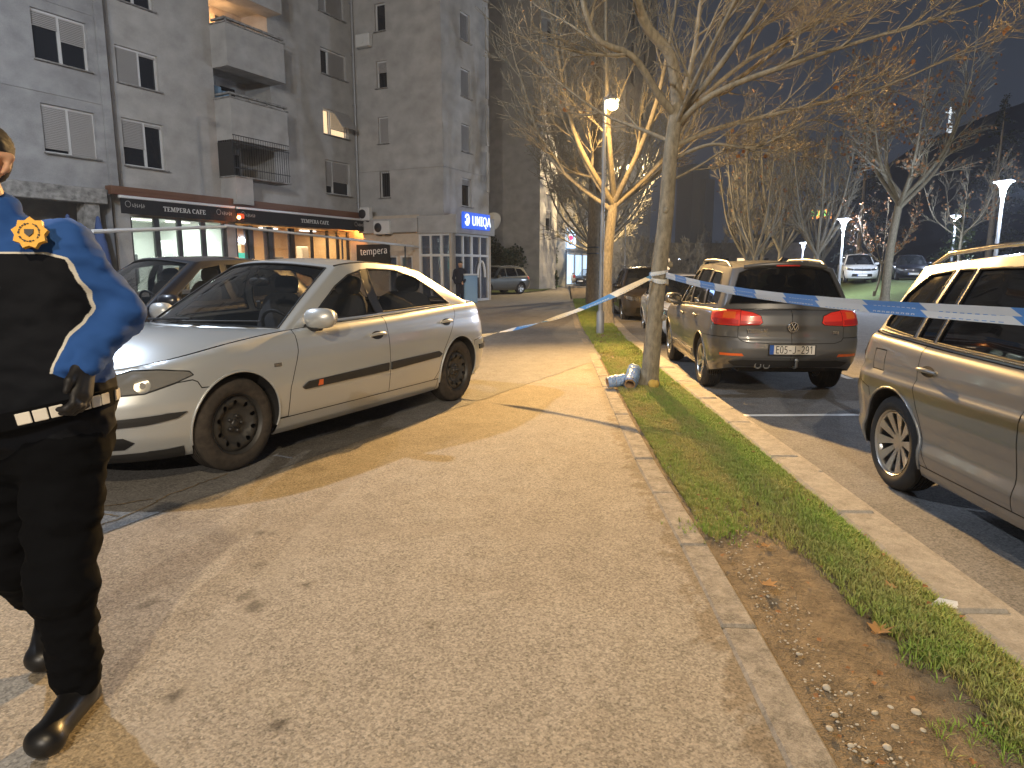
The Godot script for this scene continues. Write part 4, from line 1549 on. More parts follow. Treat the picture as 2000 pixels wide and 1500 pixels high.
# Greenhouse: s 0..1 half the windscreen, 1..2 the side, 2..3 half the rear window; t 0 at the belt, 1 at the roof.
class Cabin:
	var sk: Hull
	var bx: Array	# belt: front middle x, front corner x, rear corner x, rear middle x
	var tx: Array	# roof: the same
	var rail := PackedVector2Array()	# roof rail height by x
	var bz := 0.06	# belt inset from the plan outline
	var tz := PackedVector2Array()	# half width of the roof by x
	var crown := 0.05
	var bulge := 0.025
	var lift_f := 0.02	# how much the cowl's middle stands above its corner
	var lift_r := 0.02
	func belt(s: float) -> Vector3:
		if s <= 1.0:
			var c := side_b(bx[1])
			return Vector3(lerpf(bx[0], bx[1], s * s), c.y + lift_f * (1.0 - s * s), c.z * s)
		if s >= 2.0:
			var f := 3.0 - s
			var c := side_b(bx[2])
			return Vector3(lerpf(bx[3], bx[2], f * f), c.y + lift_r * (1.0 - f * f), c.z * f)
		return side_b(lerpf(bx[1], bx[2], s - 1.0))
	func side_b(x: float) -> Vector3:
		var y := sk.shoulder(x)
		var p := sk.at(sk.s_x(x), y)
		return Vector3(x, y - 0.004, p.z - bz + sk.tuck)
	func roof(s: float) -> Vector3:
		if s <= 1.0:
			return roof_xz(lerpf(tx[0], tx[1], s * s), s * Hull.tab(tz, tx[1]), tx[1])
		if s >= 2.0:
			var f := 3.0 - s
			return roof_xz(lerpf(tx[3], tx[2], f * f), f * Hull.tab(tz, tx[2]), tx[2])
		var x := lerpf(tx[1], tx[2], s - 1.0)
		return roof_xz(x, Hull.tab(tz, x), x)
	func roof_xz(x: float, z: float, xr: float) -> Vector3:
		var w := Hull.tab(tz, xr)
		return Vector3(x, Hull.smooth_tab(rail, xr) + crown * (1.0 - pow(z / w, 2.0)), z)
	func at(s: float, t: float) -> Vector3:
		s = clampf(s, 0.0, 3.0)
		var p := belt(s).lerp(roof(s), t)
		var k := bulge * 4.0 * t * (1.0 - t)
		if s >= 1.0 and s <= 2.0:
			p.z += k * clampf((s - 1.0) * 6.0, 0.0, 1.0) * clampf((2.0 - s) * 6.0, 0.0, 1.0)
		elif s < 1.0:
			p += Vector3(k * 0.6, k * 0.6, 0) * (1.0 - pow(s, 4.0))
		else:
			p += Vector3(-k * 0.6, k * 0.6, 0) * (1.0 - pow(3.0 - s, 4.0))
		return p
	func st(x: float, y: float) -> Vector2:	# side view to (s, t)
		var t := 0.5
		var s := 1.5
		for k in 12:
			var a := lerpf(bx[1], tx[1], t)
			var b := lerpf(bx[2], tx[2], t)
			s = 1.0 + clampf((x - a) / (b - a), 0.0, 1.0)
			var yb := belt(s).y
			var yt := roof(s).y
			t = clampf((y - yb) / maxf(0.05, yt - yb), 0.0, 1.0)
		return Vector2(s, t)

func poly_of(p: Array) -> PackedVector2Array:
	var o := PackedVector2Array()
	for q in p:
		o.append(q)
	return o

# Points of skin polygons: ["f", z, y] on the nose, ["r", z, y] on the tail, [x, y] along the side.
func skin_poly(sk: Hull, p: Array) -> PackedVector2Array:
	var o := PackedVector2Array()
	for q in p:
		if q[0] is String:
			o.append(Vector2(sk.s_f(q[1]) if q[0] == "f" else sk.s_r(q[1]), q[2]))
		else:
			o.append(Vector2(sk.s_x(q[0]), q[1]))
	return o

func both(called: String, mb: MB, m: Material, root: Node3D) -> Array:	# a part and its twin on the other side
	return [put(called, mb, m, root), put(called, mb.mirror_z(), m, root)]

func wheel_mesh(spec: Dictionary) -> Dictionary:	# axis along z, outer face towards +z
	var R: float = spec.get("R", 0.32)
	var w: float = spec.get("tw", 0.2) * 0.5
	var rr: float = spec.get("rim", 0.2)
	var t := Transform3D(Basis(Vector3.RIGHT, PI / 2), Vector3.ZERO)	# local y -> z
	var tyre := MB.new()
	var dz := w
	tyre.lathe([Vector2(rr, dz - 0.02), Vector2(rr + 0.012, dz - 0.005), Vector2(rr + (R - rr) * 0.45, dz + 0.008), Vector2(R - 0.035, dz - 0.004), Vector2(R - 0.012, dz - 0.02), Vector2(R - 0.002, dz - 0.045)], 48, t)
	var zz := dz - 0.045
	var step := (zz * 2.0) / 5.0
	for k in 5:	# tread ribs between grooves
		var a := zz - k * step
		tyre.lathe([Vector2(R, a), Vector2(R, a - step + 0.008), Vector2(R - 0.009, a - step + 0.006), Vector2(R - 0.009, a - step)], 48, t, false)
	tyre.lathe([Vector2(R - 0.002, -zz), Vector2(R - 0.03, -dz), Vector2(rr, -dz)], 48, t)
	var rim := MB.new()
	rim.lathe([Vector2(rr - 0.012, dz - 0.045), Vector2(rr - 0.002, dz - 0.012), Vector2(rr + 0.006, dz - 0.004), Vector2(rr + 0.004, dz - 0.016)], 48, t)
	rim.lathe([Vector2(rr - 0.02, -dz), Vector2(rr - 0.014, dz - 0.045)], 40, t)
	var holes := []
	var bolts := MB.new()
	var dish: float = spec.get("dish", 0.03)
	var kind: String = spec.get("kind", "steel")
	var surf := func(x: float, y: float) -> Vector3:
		var r := sqrt(x * x + y * y) / rr
		var z := dz - 0.03
		if kind == "steel":
			z = dz - 0.06 + 0.035 * smoothstep(0.5, 0.75, r) - 0.03 * smoothstep(0.82, 1.0, r) + 0.02 * (1.0 - smoothstep(0.1, 0.36, r))
		else:
			z = dz - 0.02 - dish * (1.0 - r) + 0.012 * (1.0 - smoothstep(0.12, 0.3, r))
		return Vector3(x, y, z)
	if kind == "steel":
		for k in 10:
			var a := TAU * k / 10
			holes.append(circle2(cos(a) * rr * 0.74, sin(a) * rr * 0.74, rr * 0.085, 14))
		for k in 5:
			var a := TAU * k / 5 + 0.3
			bolts.lathe([Vector2(0.013, 0.0), Vector2(0.013, 0.016), Vector2(0.008, 0.022), Vector2(0.0, 0.022)], 8, Transform3D(t.basis, Vector3(cos(a) * rr * 0.26, sin(a) * rr * 0.26, dz - 0.048)))
		bolts.lathe([Vector2(0.03, 0.0), Vector2(0.03, 0.014), Vector2(0.02, 0.022), Vector2(0.0, 0.024)], 16, Transform3D(t.basis, Vector3(0, 0, dz - 0.05)))
	else:
		var n: int = spec.get("spokes", 5)
		var half: float = spec.get("half", 0.16)	# share of the angle a spoke covers at the rim
		for k in n:
			var a0 := TAU * (k + half) / n
			var a1 := TAU * (k + 1 - half) / n
			var h := PackedVector2Array()
			for i in 7:
				var a := lerpf(a0, a1, i / 6.0)
				h.append(Vector2(cos(a), sin(a)) * rr * 0.93)
			var am := (a0 + a1) * 0.5
			var sp: float = spec.get("inner", 0.3)
			for i in 3:
				var a := lerpf(a1, a0, (i + 0.5) / 3.0)
				h.append(Vector2(cos(lerpf(am, a, 0.75)), sin(lerpf(am, a, 0.75))) * rr * sp)
			holes.append(h)
		bolts.lathe([Vector2(0.034, 0.0), Vector2(0.032, 0.008), Vector2(0.0, 0.01)], 16, Transform3D(t.basis, Vector3(0, 0, dz - 0.02 - dish + 0.012)))
	panel(rim, circle2(0, 0, rr - 0.008, 48), holes, surf, Vector2(0.02, 0.02))
	panel(rim, circle2(0, 0, rr - 0.008, 48), holes, surf, Vector2(0.03, 0.03), -0.008)
	var disc := MB.new()
	disc.lathe([Vector2(rr * 0.75, dz - 0.12), Vector2(rr * 0.75, dz - 0.1), Vector2(0.0, dz - 0.1)], 24, t)
	disc.lathe([Vector2(rr, -dz + 0.01), Vector2(0.0, -dz + 0.01)], 24, t)
	return {"tyre": tyre.mesh(), "rim": rim.mesh(), "bolts": bolts.mesh(), "disc": disc.mesh()}

func add_wheels(root: Node3D, spec: Dictionary) -> void:
	var w := wheel_mesh(spec)
	for fx in [spec.xf, spec.xr]:
		for sd in [1.0, -1.0]:
			var t := MeshInstance3D.new()
			t.name = "wheel"
			t.mesh = w.tyre
			t.material_override = spec.get("tyre_mat", M.rubber)
			root.add_child(t, true)
			t.position = Vector3(fx, spec.R, sd * (spec.track - spec.tw * 0.5))
			if sd < 0:
				t.rotation.y = PI
			t.rotation.z = spec.get("spin", 0.3) * sd
			put_mesh("rim", w.rim, spec.rim_mat, t)
			put_mesh("wheel_bolts", w.bolts, spec.get("bolt_mat", spec.rim_mat), t)
			put_mesh("brake_disc", w.disc, M.dark_metal, t)

# Builds one car under ROOT. D holds tables and lists; see the specs below.
func build_car(root: Node3D, D: Dictionary) -> void:
	var sk := Hull.new()
	for k in ["W", "Lf", "Lr", "af", "ar", "nf", "nr", "barrel", "round_", "tuck"]:
		if D.has(k):
			sk.set(k, D[k])
	sk.sh = poly_of(D.shoulder)
	sk.ins = poly_of(D.ins)
	sk.fin = poly_of(D.fin)
	sk.rin = poly_of(D.rin)
	sk.build()
	var cs: float = D.get("cell", 0.05)
	var cell := Vector2(cs, cs * 0.8)
	var paint: Material = D.paint
	var surf := func(s: float, y: float) -> Vector3: return sk.at(s, y)
	var gap: float = D.get("gap", 0.0035)
	# the whole lower body, then its panels in order
	var whole := PackedVector2Array()
	var k_n := 60
	for i in k_n + 1:
		var s := sk.S * i / k_n
		whole.append(Vector2(s, Hull.tab(poly_of(D.bottom), sk.at(s, 0.5).x)))
	for i in k_n + 1:
		var s := sk.S * (1.0 - float(i) / k_n)
		whole.append(Vector2(s, sk.shoulder(sk.at(s, 0.7).x)))
	var ar_r: float = D.arch
	var arches := []
	for x in [D.wheel.xf, D.wheel.xr]:
		var c := PackedVector2Array()
		for q in circle2(x, D.wheel.R + 0.012, ar_r, 48):
			c.append(Vector2(sk.s_x(q.x), q.y))
		if Geometry2D.is_polygon_clockwise(c):
			c.reverse()
		arches.append(c)
	var rest := [whole]
	for a in arches:
		var nx := []
		for r in rest:
			nx.append_array(Geometry2D.clip_polygons(r, a))
		rest = nx
	var backing := MB.new()
	for r in rest:
		panel(backing, r, [], surf, Vector2(0.12, 0.1), -0.014)
	both("inner_shell", backing, M.seal, root)
	var cut := []	# panels that lie inside another one
	for P in D.panels:	# [name, points, material or null for paint, offset]
		var pg := skin_poly(sk, P[1])
		if Geometry2D.is_polygon_clockwise(pg):
			pg.reverse()
		var mb := MB.new()
		var nx := []
		var new_holes := []
		for r in rest:
			for q in Geometry2D.intersect_polygons(r, pg):
				if Geometry2D.is_polygon_clockwise(q):
					continue
				for z in Geometry2D.offset_polygon(q, -gap):
					panel(mb, z, cut, surf, cell, P[3] if P.size() > 3 else 0.0)
			for q in Geometry2D.clip_polygons(r, pg):
				if not Geometry2D.is_polygon_clockwise(q):
					nx.append(q)
				else:
					new_holes.append_array(Geometry2D.offset_polygon(pg, gap))
		rest = nx
		cut.append_array(new_holes)
		if mb.v.size():
			both(P[0], mb, P[2] if P.size() > 2 and P[2] else paint, root)
	var mb0 := MB.new()
	for r in rest:
		for z in Geometry2D.offset_polygon(r, -gap):
			panel(mb0, z, cut, surf, cell)
	if mb0.v.size():
		both(D.get("rest_name", "body_side"), mb0, paint, root)
	for P in D.get("trims", []):	# laid on the skin: [name, points, material, proud]
		var mb := MB.new()
		var pg := skin_poly(sk, P[1])
		for z in Geometry2D.offset_polygon(pg, 0.0):
			panel(mb, z, [], surf, cell * 0.6, P[3])
			# closing rim
			for i in z.size():
				var a := surf_at(surf, z[i], P[3])
				var b := surf_at(surf, z[(i + 1) % z.size()], P[3])
				mb.quad(a[0], b[0], b[0] - b[1] * (P[3] + 0.004), a[0] - a[1] * (P[3] + 0.004))
		if P.size() > 4:
			put(P[0], mb, P[2], root)
		else:
			both(P[0], mb, P[2], root)
	# arches: lip and tub
	for x in [D.wheel.xf, D.wheel.xr]:
		var lip := MB.new()
		var tub := MB.new()
		var lp := []
		var lr := []
		var prev := []
		for i in 33:
			var a := lerpf(-0.25, PI + 0.25, i / 32.0)
			var q := Vector2(x + cos(a) * ar_r, D.wheel.R + 0.012 + sin(a) * ar_r)
			if q.y < Hull.tab(poly_of(D.bottom), q.x) - 0.01:
				continue
			var p := surf_at(surf, Vector2(sk.s_x(q.x), q.y), D.get("lip_out", 0.002))
			lp.append(p[0])
			lr.append(D.get("lip", 0.012))
			var inner := Vector3(p[0].x, p[0].y, sk.W - 0.36)
			if prev.size():
				tub.quad(prev[0], p[0], inner, prev[1])
				tub.tri(prev[1], inner, Vector3(x, D.wheel.R, sk.W - 0.36))
			prev = [p[0], inner]
		lip.tube(lp, lr, 6)
		both("arch_lip", lip, D.get("lip_mat", paint), root)
		both("wheel_well", tub, D.get("well_mat", M.black_plastic), root)
	# cabin
	var cb := Cabin.new()
	cb.sk = sk
	for k in ["bx", "tx", "bz", "crown", "bulge", "lift_f", "lift_r"]:
		if D.has(k):
			cb.set(k, D[k])
	cb.rail = poly_of(D.rail)
	cb.tz = poly_of(D.tz)
	var cab := func(s: float, t: float) -> Vector3: return cb.at(s, t)
	var win := []
	for w in D.windows:	# [name, side-view points or {"st": points}, material]
		var pg := PackedVector2Array()
		if w[1] is Dictionary:
			pg = poly_of(w[1].st)
		else:
			for q in w[1]:
				pg.append(cb.st(q[0], q[1]))
		if Geometry2D.is_polygon_clockwise(pg):
			pg.reverse()
		win.append(pg)
	var ccell := Vector2(cs * 0.7, 0.08)
	for seg in 3:
		var body := MB.new()
		var rect := PackedVector2Array([Vector2(seg + 0.0001, 0), Vector2(seg + 0.9999, 0), Vector2(seg + 0.9999, 1), Vector2(seg + 0.0001, 1)])
		var inner := []
		for p in win:
			for q in Geometry2D.intersect_polygons(p, rect):
				inner.append(q)
		panel(body, rect, inner, cab, ccell)
		both(["windscreen_frame", "window_frame", "rear_window_frame"][seg], body, D.get("frame_mat", paint) if seg == 1 else paint, root)
	for i in win.size():
		var gl := MB.new()
		var mid := 0.0
		for q in win[i]:
			mid += q.x / win[i].size()
		var sgn := int(mid)
		panel(gl, win[i], [], cab, Vector2(cs, 0.1), -0.012)
		# seal between frame and pane
		var ring := MB.new()
		for k in win[i].size():
			var steps := 4
			for j in steps:
				var qa: Vector2 = win[i][k].lerp(win[i][(k + 1) % win[i].size()], float(j) / steps)
				var qb: Vector2 = win[i][k].lerp(win[i][(k + 1) % win[i].size()], float(j + 1) / steps)
				if (qa.x < 0.01 and qb.x < 0.01) or (qa.x > 2.99 and qb.x > 2.99):
					continue
				var lim := Vector2(sgn + 0.005, sgn + 0.995)
				var a := surf_at(cab, Vector2(clampf(qa.x, lim.x, lim.y), qa.y), 0.0)
				var b := surf_at(cab, Vector2(clampf(qb.x, lim.x, lim.y), qb.y), 0.0)
				ring.tube([a[0] - a[1] * 0.003, b[0] - b[1] * 0.003], [0.008, 0.008], 5, false)
		if D.windows[i][0] in ["windscreen", "rear_window"]:
			var o := put(D.windows[i][0], join2(gl, gl.mirror_z()), D.windows[i][2], root)
			put("seal", join2(ring, ring.mirror_z()), M.seal, o)
		else:
			var pr := both(D.windows[i][0], gl, D.windows[i][2], root)
			put("seal", ring, D.get("seal_mat", M.seal), pr[0])
			put("seal", ring.mirror_z(), D.get("seal_mat", M.seal), pr[1])
	# roof
	var rf := MB.new()
	var nu := 24
	var nv := 14
	var RP := func(u: float, w: float) -> Vector3:
		var x := lerpf(cb.tx[1], cb.tx[2], u)
		var wd := Hull.tab(cb.tz, x)
		var bow := lerpf(cb.tx[0] - cb.tx[1], cb.tx[3] - cb.tx[2], u) * (1.0 - w * w)
		return cb.roof_xz(x + bow, w * wd, x)
	for i in nu:
		for j in nv:
			var u0 := float(i) / nu
			var u1 := float(i + 1) / nu
			var w0 := lerpf(-1, 1, float(j) / nv)
			var w1 := lerpf(-1, 1, float(j + 1) / nv)
			var q := [Vector2(u0, w0), Vector2(u1, w0), Vector2(u1, w1), Vector2(u0, w1)]
			var pp := []
			var nn := []
			for k in q:
				var r := surf_at(RP, k, 0.0)
				pp.append(r[0])
				var m: Vector3 = r[1]
				nn.append(m if m.y > 0 else -m)
			rf.smooth(pp[0], pp[1], pp[2], nn[0], nn[1], nn[2])
			rf.smooth(pp[0], pp[2], pp[3], nn[0], nn[2], nn[3])
	put("roof", rf, paint, root)
	# bonnet, and the boot lid of a saloon
	deck(root, "bonnet", sk, cb, 0, D.get("hood_crown", 0.05), paint)
	if D.get("boot", true):
		deck(root, "boot_lid", sk, cb, 1, D.get("boot_crown", 0.03), paint)
	else:
		deck(root, "tailgate_ledge", sk, cb, 1, 0.0, D.get("ledge_mat", paint))
	# floor and inside
	var fl := MB.new()
	fl.cbox(Vector3((D.Lf - D.Lr) * 0.5, D.get("floor", 0.26), 0), Vector3(D.Lf + D.Lr - 0.7, 0.12, (sk.W - 0.37) * 2), 0.03)
	fl.cbox(Vector3(0, D.get("floor", 0.26), 0), Vector3(D.wheel.xf - D.wheel.xr - ar_r * 2 - 0.06, 0.12, (sk.W - 0.1) * 2), 0.03)
	put("underbody", fl, M.black_plastic, root)
	if D.get("seats", true):
		inside(root, D, cb)
	D.wheel.track = D.wheel.get("track", sk.W - 0.045)
	add_wheels(root, D.wheel)
	D.skin = sk
	D.cabin = cb

func join2(a: MB, b: MB) -> MB:
	var o := MB.new()
	o.v = a.v + b.v
	o.n = a.n + b.n
	return o

func deck(root: Node3D, called: String, sk: Hull, cb: Cabin, end: int, crown: float, m: Material) -> void:
	var mb := MB.new()
	var s0: float = sk.s_x(cb.bx[1] if end == 0 else cb.bx[2])
	var s1 := 0.0 if end == 0 else sk.S
	var cx0: float = cb.bx[0] if end == 0 else cb.bx[3]
	var y0: float = cb.belt(0.0 if end == 0 else 3.0).y
	var edge := func(u: float) -> Vector3:
		var s := lerpf(s0, s1, u)
		var x := sk.at(s, 0.7).x
		return sk.at(s, sk.shoulder(x))
	var nose: Vector3 = edge.call(1.0)
	var P := func(u: float, w: float) -> Vector3:
		var e: Vector3 = edge.call(u)
		var xm := lerpf(cx0, nose.x, pow(u, 0.8))
		var c := Vector3(xm, lerpf(y0, nose.y, pow(u, 2.2)) + crown * sin(PI * pow(u, 0.8)) * 0.6, 0)
		var z := e.z * w
		var f := w * w
		return Vector3(lerpf(c.x, e.x, f), lerpf(c.y, e.y, pow(w, 3.0)), z)
	var nu := 24
	var nv := 12
	for i in nu:
		for j in nv:
			var q := [Vector2(float(i) / nu, float(j) / nv), Vector2(float(i + 1) / nu, float(j) / nv), Vector2(float(i + 1) / nu, float(j + 1) / nv), Vector2(float(i) / nu, float(j + 1) / nv)]
			var pp := []
			var nn := []
			for k in q:
				var a: Vector3 = P.call(clampf(k.x, 0, 1), clampf(k.y, 0, 1))
				var du: Vector3 = P.call(minf(k.x + 0.02, 1.0), k.y) - P.call(maxf(k.x - 0.02, 0.0), k.y)
				var dv: Vector3 = P.call(k.x, minf(k.y + 0.02, 1.0)) - P.call(k.x, maxf(k.y - 0.02, 0.0))
				if k.y == 0.0:
					dv = Vector3(0, 0, 1)
				var nn0 := du.cross(dv)
				nn0 = nn0.normalized() if nn0.length_squared() > 1e-12 else Vector3.UP
				pp.append(a)
				nn.append(nn0 if nn0.y > 0 else -nn0)
			mb.smooth(pp[0], pp[1], pp[2], nn[0], nn[1], nn[2])
			mb.smooth(pp[0], pp[2], pp[3], nn[0], nn[2], nn[3])
	put(called, join2(mb, mb.mirror_z()), m, root)

func inside(root: Node3D, D: Dictionary, cb: Cabin) -> void:
	var y: float = D.get("seat_y", 0.55)
	var fx: float = D.get("seat_x", 0.1)
	var tubm := MB.new()
	tubm.cbox(Vector3(fx - 0.55, 0.4, 0), Vector3(2.5, 0.1, D.W * 1.5), 0.02)
	put("cabin_floor", tubm, M.interior, root)
	var dash := MB.new()
	dash.cbox(Vector3(cb.bx[1] - 0.12, cb.belt(1.0).y - 0.1, 0), Vector3(0.5, 0.16, (D.W - 0.13) * 2), 0.05)
	put("dashboard", dash, M.interior, root)
	var wheel := MB.new()
	var wb := Basis(Vector3(0, 0, 1), 1.1)
	var ring := []
	var rr := []
	for k in 25:
		var a := TAU * k / 24
		ring.append(Vector3(fx + 0.48, y + 0.32, -0.37) + wb * Vector3(cos(a) * 0.185, 0, sin(a) * 0.185))
		rr.append(0.014)
	wheel.tube(ring, rr, 6, false)
	wheel.tube([Vector3(fx + 0.48, y + 0.32, -0.37), Vector3(fx + 0.7, y + 0.2, -0.37)], [0.05, 0.04], 8)
	put("steering_wheel", wheel, M.black_plastic, root)
	for r in [[fx, 0.37], [fx, -0.37], [fx - 0.85, 0.4], [fx - 0.85, -0.4]]:
		var s := MB.new()
		var w := 0.25 if r[0] == fx else 0.34
		s.ellipsoid(Vector3(r[0] + 0.12, y - 0.08, r[1]), Vector3(0.27, 0.09, w), Basis.IDENTITY, 0.6)
		s.ellipsoid(Vector3(r[0] - 0.2, y + 0.26, r[1]), Vector3(0.09, 0.34, w), Basis(Vector3(0, 0, 1), 0.25), 0.6)
		var o := put("seat", s, M.seat, root)
		var h := MB.new()
		h.ellipsoid(Vector3(r[0] - 0.32, y + 0.66, r[1]), Vector3(0.05, 0.085, 0.135), Basis(Vector3(0, 0, 1), 0.15), 0.6)
		for e in [-0.05, 0.05]:
			h.tube([Vector3(r[0] - 0.29, y + 0.5, r[1] + e), Vector3(r[0] - 0.31, y + 0.62, r[1] + e)], [0.006, 0.006], 5)
		put("headrest", h, M.seat, o)

func mirror_part(root: Node3D, at: Vector3, m: Material, size := 1.0) -> void:
	var mb := MB.new()
	mb.ellipsoid(at + Vector3(0, 0.035, 0.1) * size, Vector3(0.075, 0.075, 0.115) * size, Basis(Vector3.UP, -0.2), 0.65, 18, 10)
	var pr := both("wing_mirror", mb, m, root)
	var st := MB.new()
	st.cbox(at + Vector3(0, -0.035, 0.03) * size, Vector3(0.09, 0.05, 0.14) * size, 0.015)
	put("mirror_foot", st, M.black_plastic, pr[0])
	put("mirror_foot", st.mirror_z(), M.black_plastic, pr[1])
	var g := MB.new()
	g.ellipsoid(at + Vector3(-0.066, 0.035, 0.1) * size, Vector3(0.012, 0.06, 0.095) * size, Basis(Vector3.UP, -0.2), 0.65)
	put("mirror_glass", g, M.chrome, pr[0])
	put("mirror_glass", g.mirror_z(), M.chrome, pr[1])

func handle_part(root: Node3D, D: Dictionary, x: float, y: float, m: Material) -> void:
	var mb := MB.new()
	var sk: Hull = D.skin
	var p := []
	var r := []
	for k in 7:
		var f := k / 6.0
		var q := surf_at(func(s, yy): return sk.at(s, yy), Vector2(sk.s_x(x - 0.1 + f * 0.2), y + 0.006 * sin(PI * f)), 0.012 + 0.024 * sin(PI * f))
		p.append(q[0])
		r.append(0.011 + 0.004 * sin(PI * f))
	mb.tube(p, r, 8)
	both("door_handle", mb, m, root)
	var cup := MB.new()
	panel(cup, PackedVector2Array(Array(circle2(sk.s_x(x), y, 1.0, 20)).map(func(q): return Vector2(sk.s_x(x) + (q.x - sk.s_x(x)) * 0.075, y + (q.y - y) * 0.034))), [], func(s, yy): return sk.at(s, yy), Vector2(0.05, 0.05), 0.003)
	both("handle_cup", cup, M.seal, root)

func plate_part(root: Node3D, x: float, y: float, text: String, facing: float, tilt := 0.0) -> void:	# facing 1 nose, -1 tail
	var b := Basis(Vector3.UP, facing * PI / 2) * Basis(Vector3.RIGHT, tilt)
	var t := Transform3D(b, Vector3(x, y, 0))
	var mb := MB.new()
	mb.cbox(t * Vector3(0, 0, 0), Vector3(0.52, 0.112, 0.012), 0.004, b)
	var pl := put("number_plate", mb, M.plate_white, root)
	var rimm := MB.new()
	for q in [[Vector3(0, 0.059, 0.001), Vector3(0.54, 0.009, 0.016)], [Vector3(0, -0.059, 0.001), Vector3(0.54, 0.009, 0.016)], [Vector3(0.2655, 0, 0.001), Vector3(0.009, 0.109, 0.016)], [Vector3(-0.2655, 0, 0.001), Vector3(0.009, 0.109, 0.016)]]:
		rimm.box(t * q[0], q[1], b)
	put("plate_holder", rimm, M.dark_metal, pl)
	var bl := MB.new()
	bl.box(t * Vector3(-0.235, 0, 0.006), Vector3(0.048, 0.108, 0.003), b)
	put("blue_band", bl, M.plate_blue, pl)
	var o := letters(text, 0.088, 0.004, M.ink, pl, true, "Droid Sans Mono")
	o.transform = t * Transform3D(Basis.IDENTITY.scaled(Vector3(0.66, 1, 1)), Vector3(0.024, 0, 0.0078))

func letters(text: String, h: float, depth: float, m: Material, parent: Node, bold := false, font := "Droid Sans") -> MeshInstance3D:
	var tm := TextMesh.new()
	var f := SystemFont.new()
	f.font_names = PackedStringArray([font])
	if bold:
		f.font_weight = 700
	tm.font = f
	tm.text = text
	tm.font_size = 64
	tm.pixel_size = h / 46.0
	tm.depth = depth
	tm.curve_step = 2.0
	return put_mesh("lettering", tm, m, parent)

func V(a: Array) -> Array:
	var o := []
	for k in range(0, a.size(), 2):
		o.append(Vector2(a[k], a[k + 1]))
	return o

func dir_frame(x: float, y: float, fwd: float, hx: float, hf: float, sc := 1.0) -> Transform3D:	# local +x along heading (hx to the right, hf away)
	var f := Vector3(hx, 0, -hf).normalized()
	return Transform3D(Basis(f, Vector3.UP, f.cross(Vector3.UP)).scaled(Vector3.ONE * sc), Vector3(x, y, -fwd))

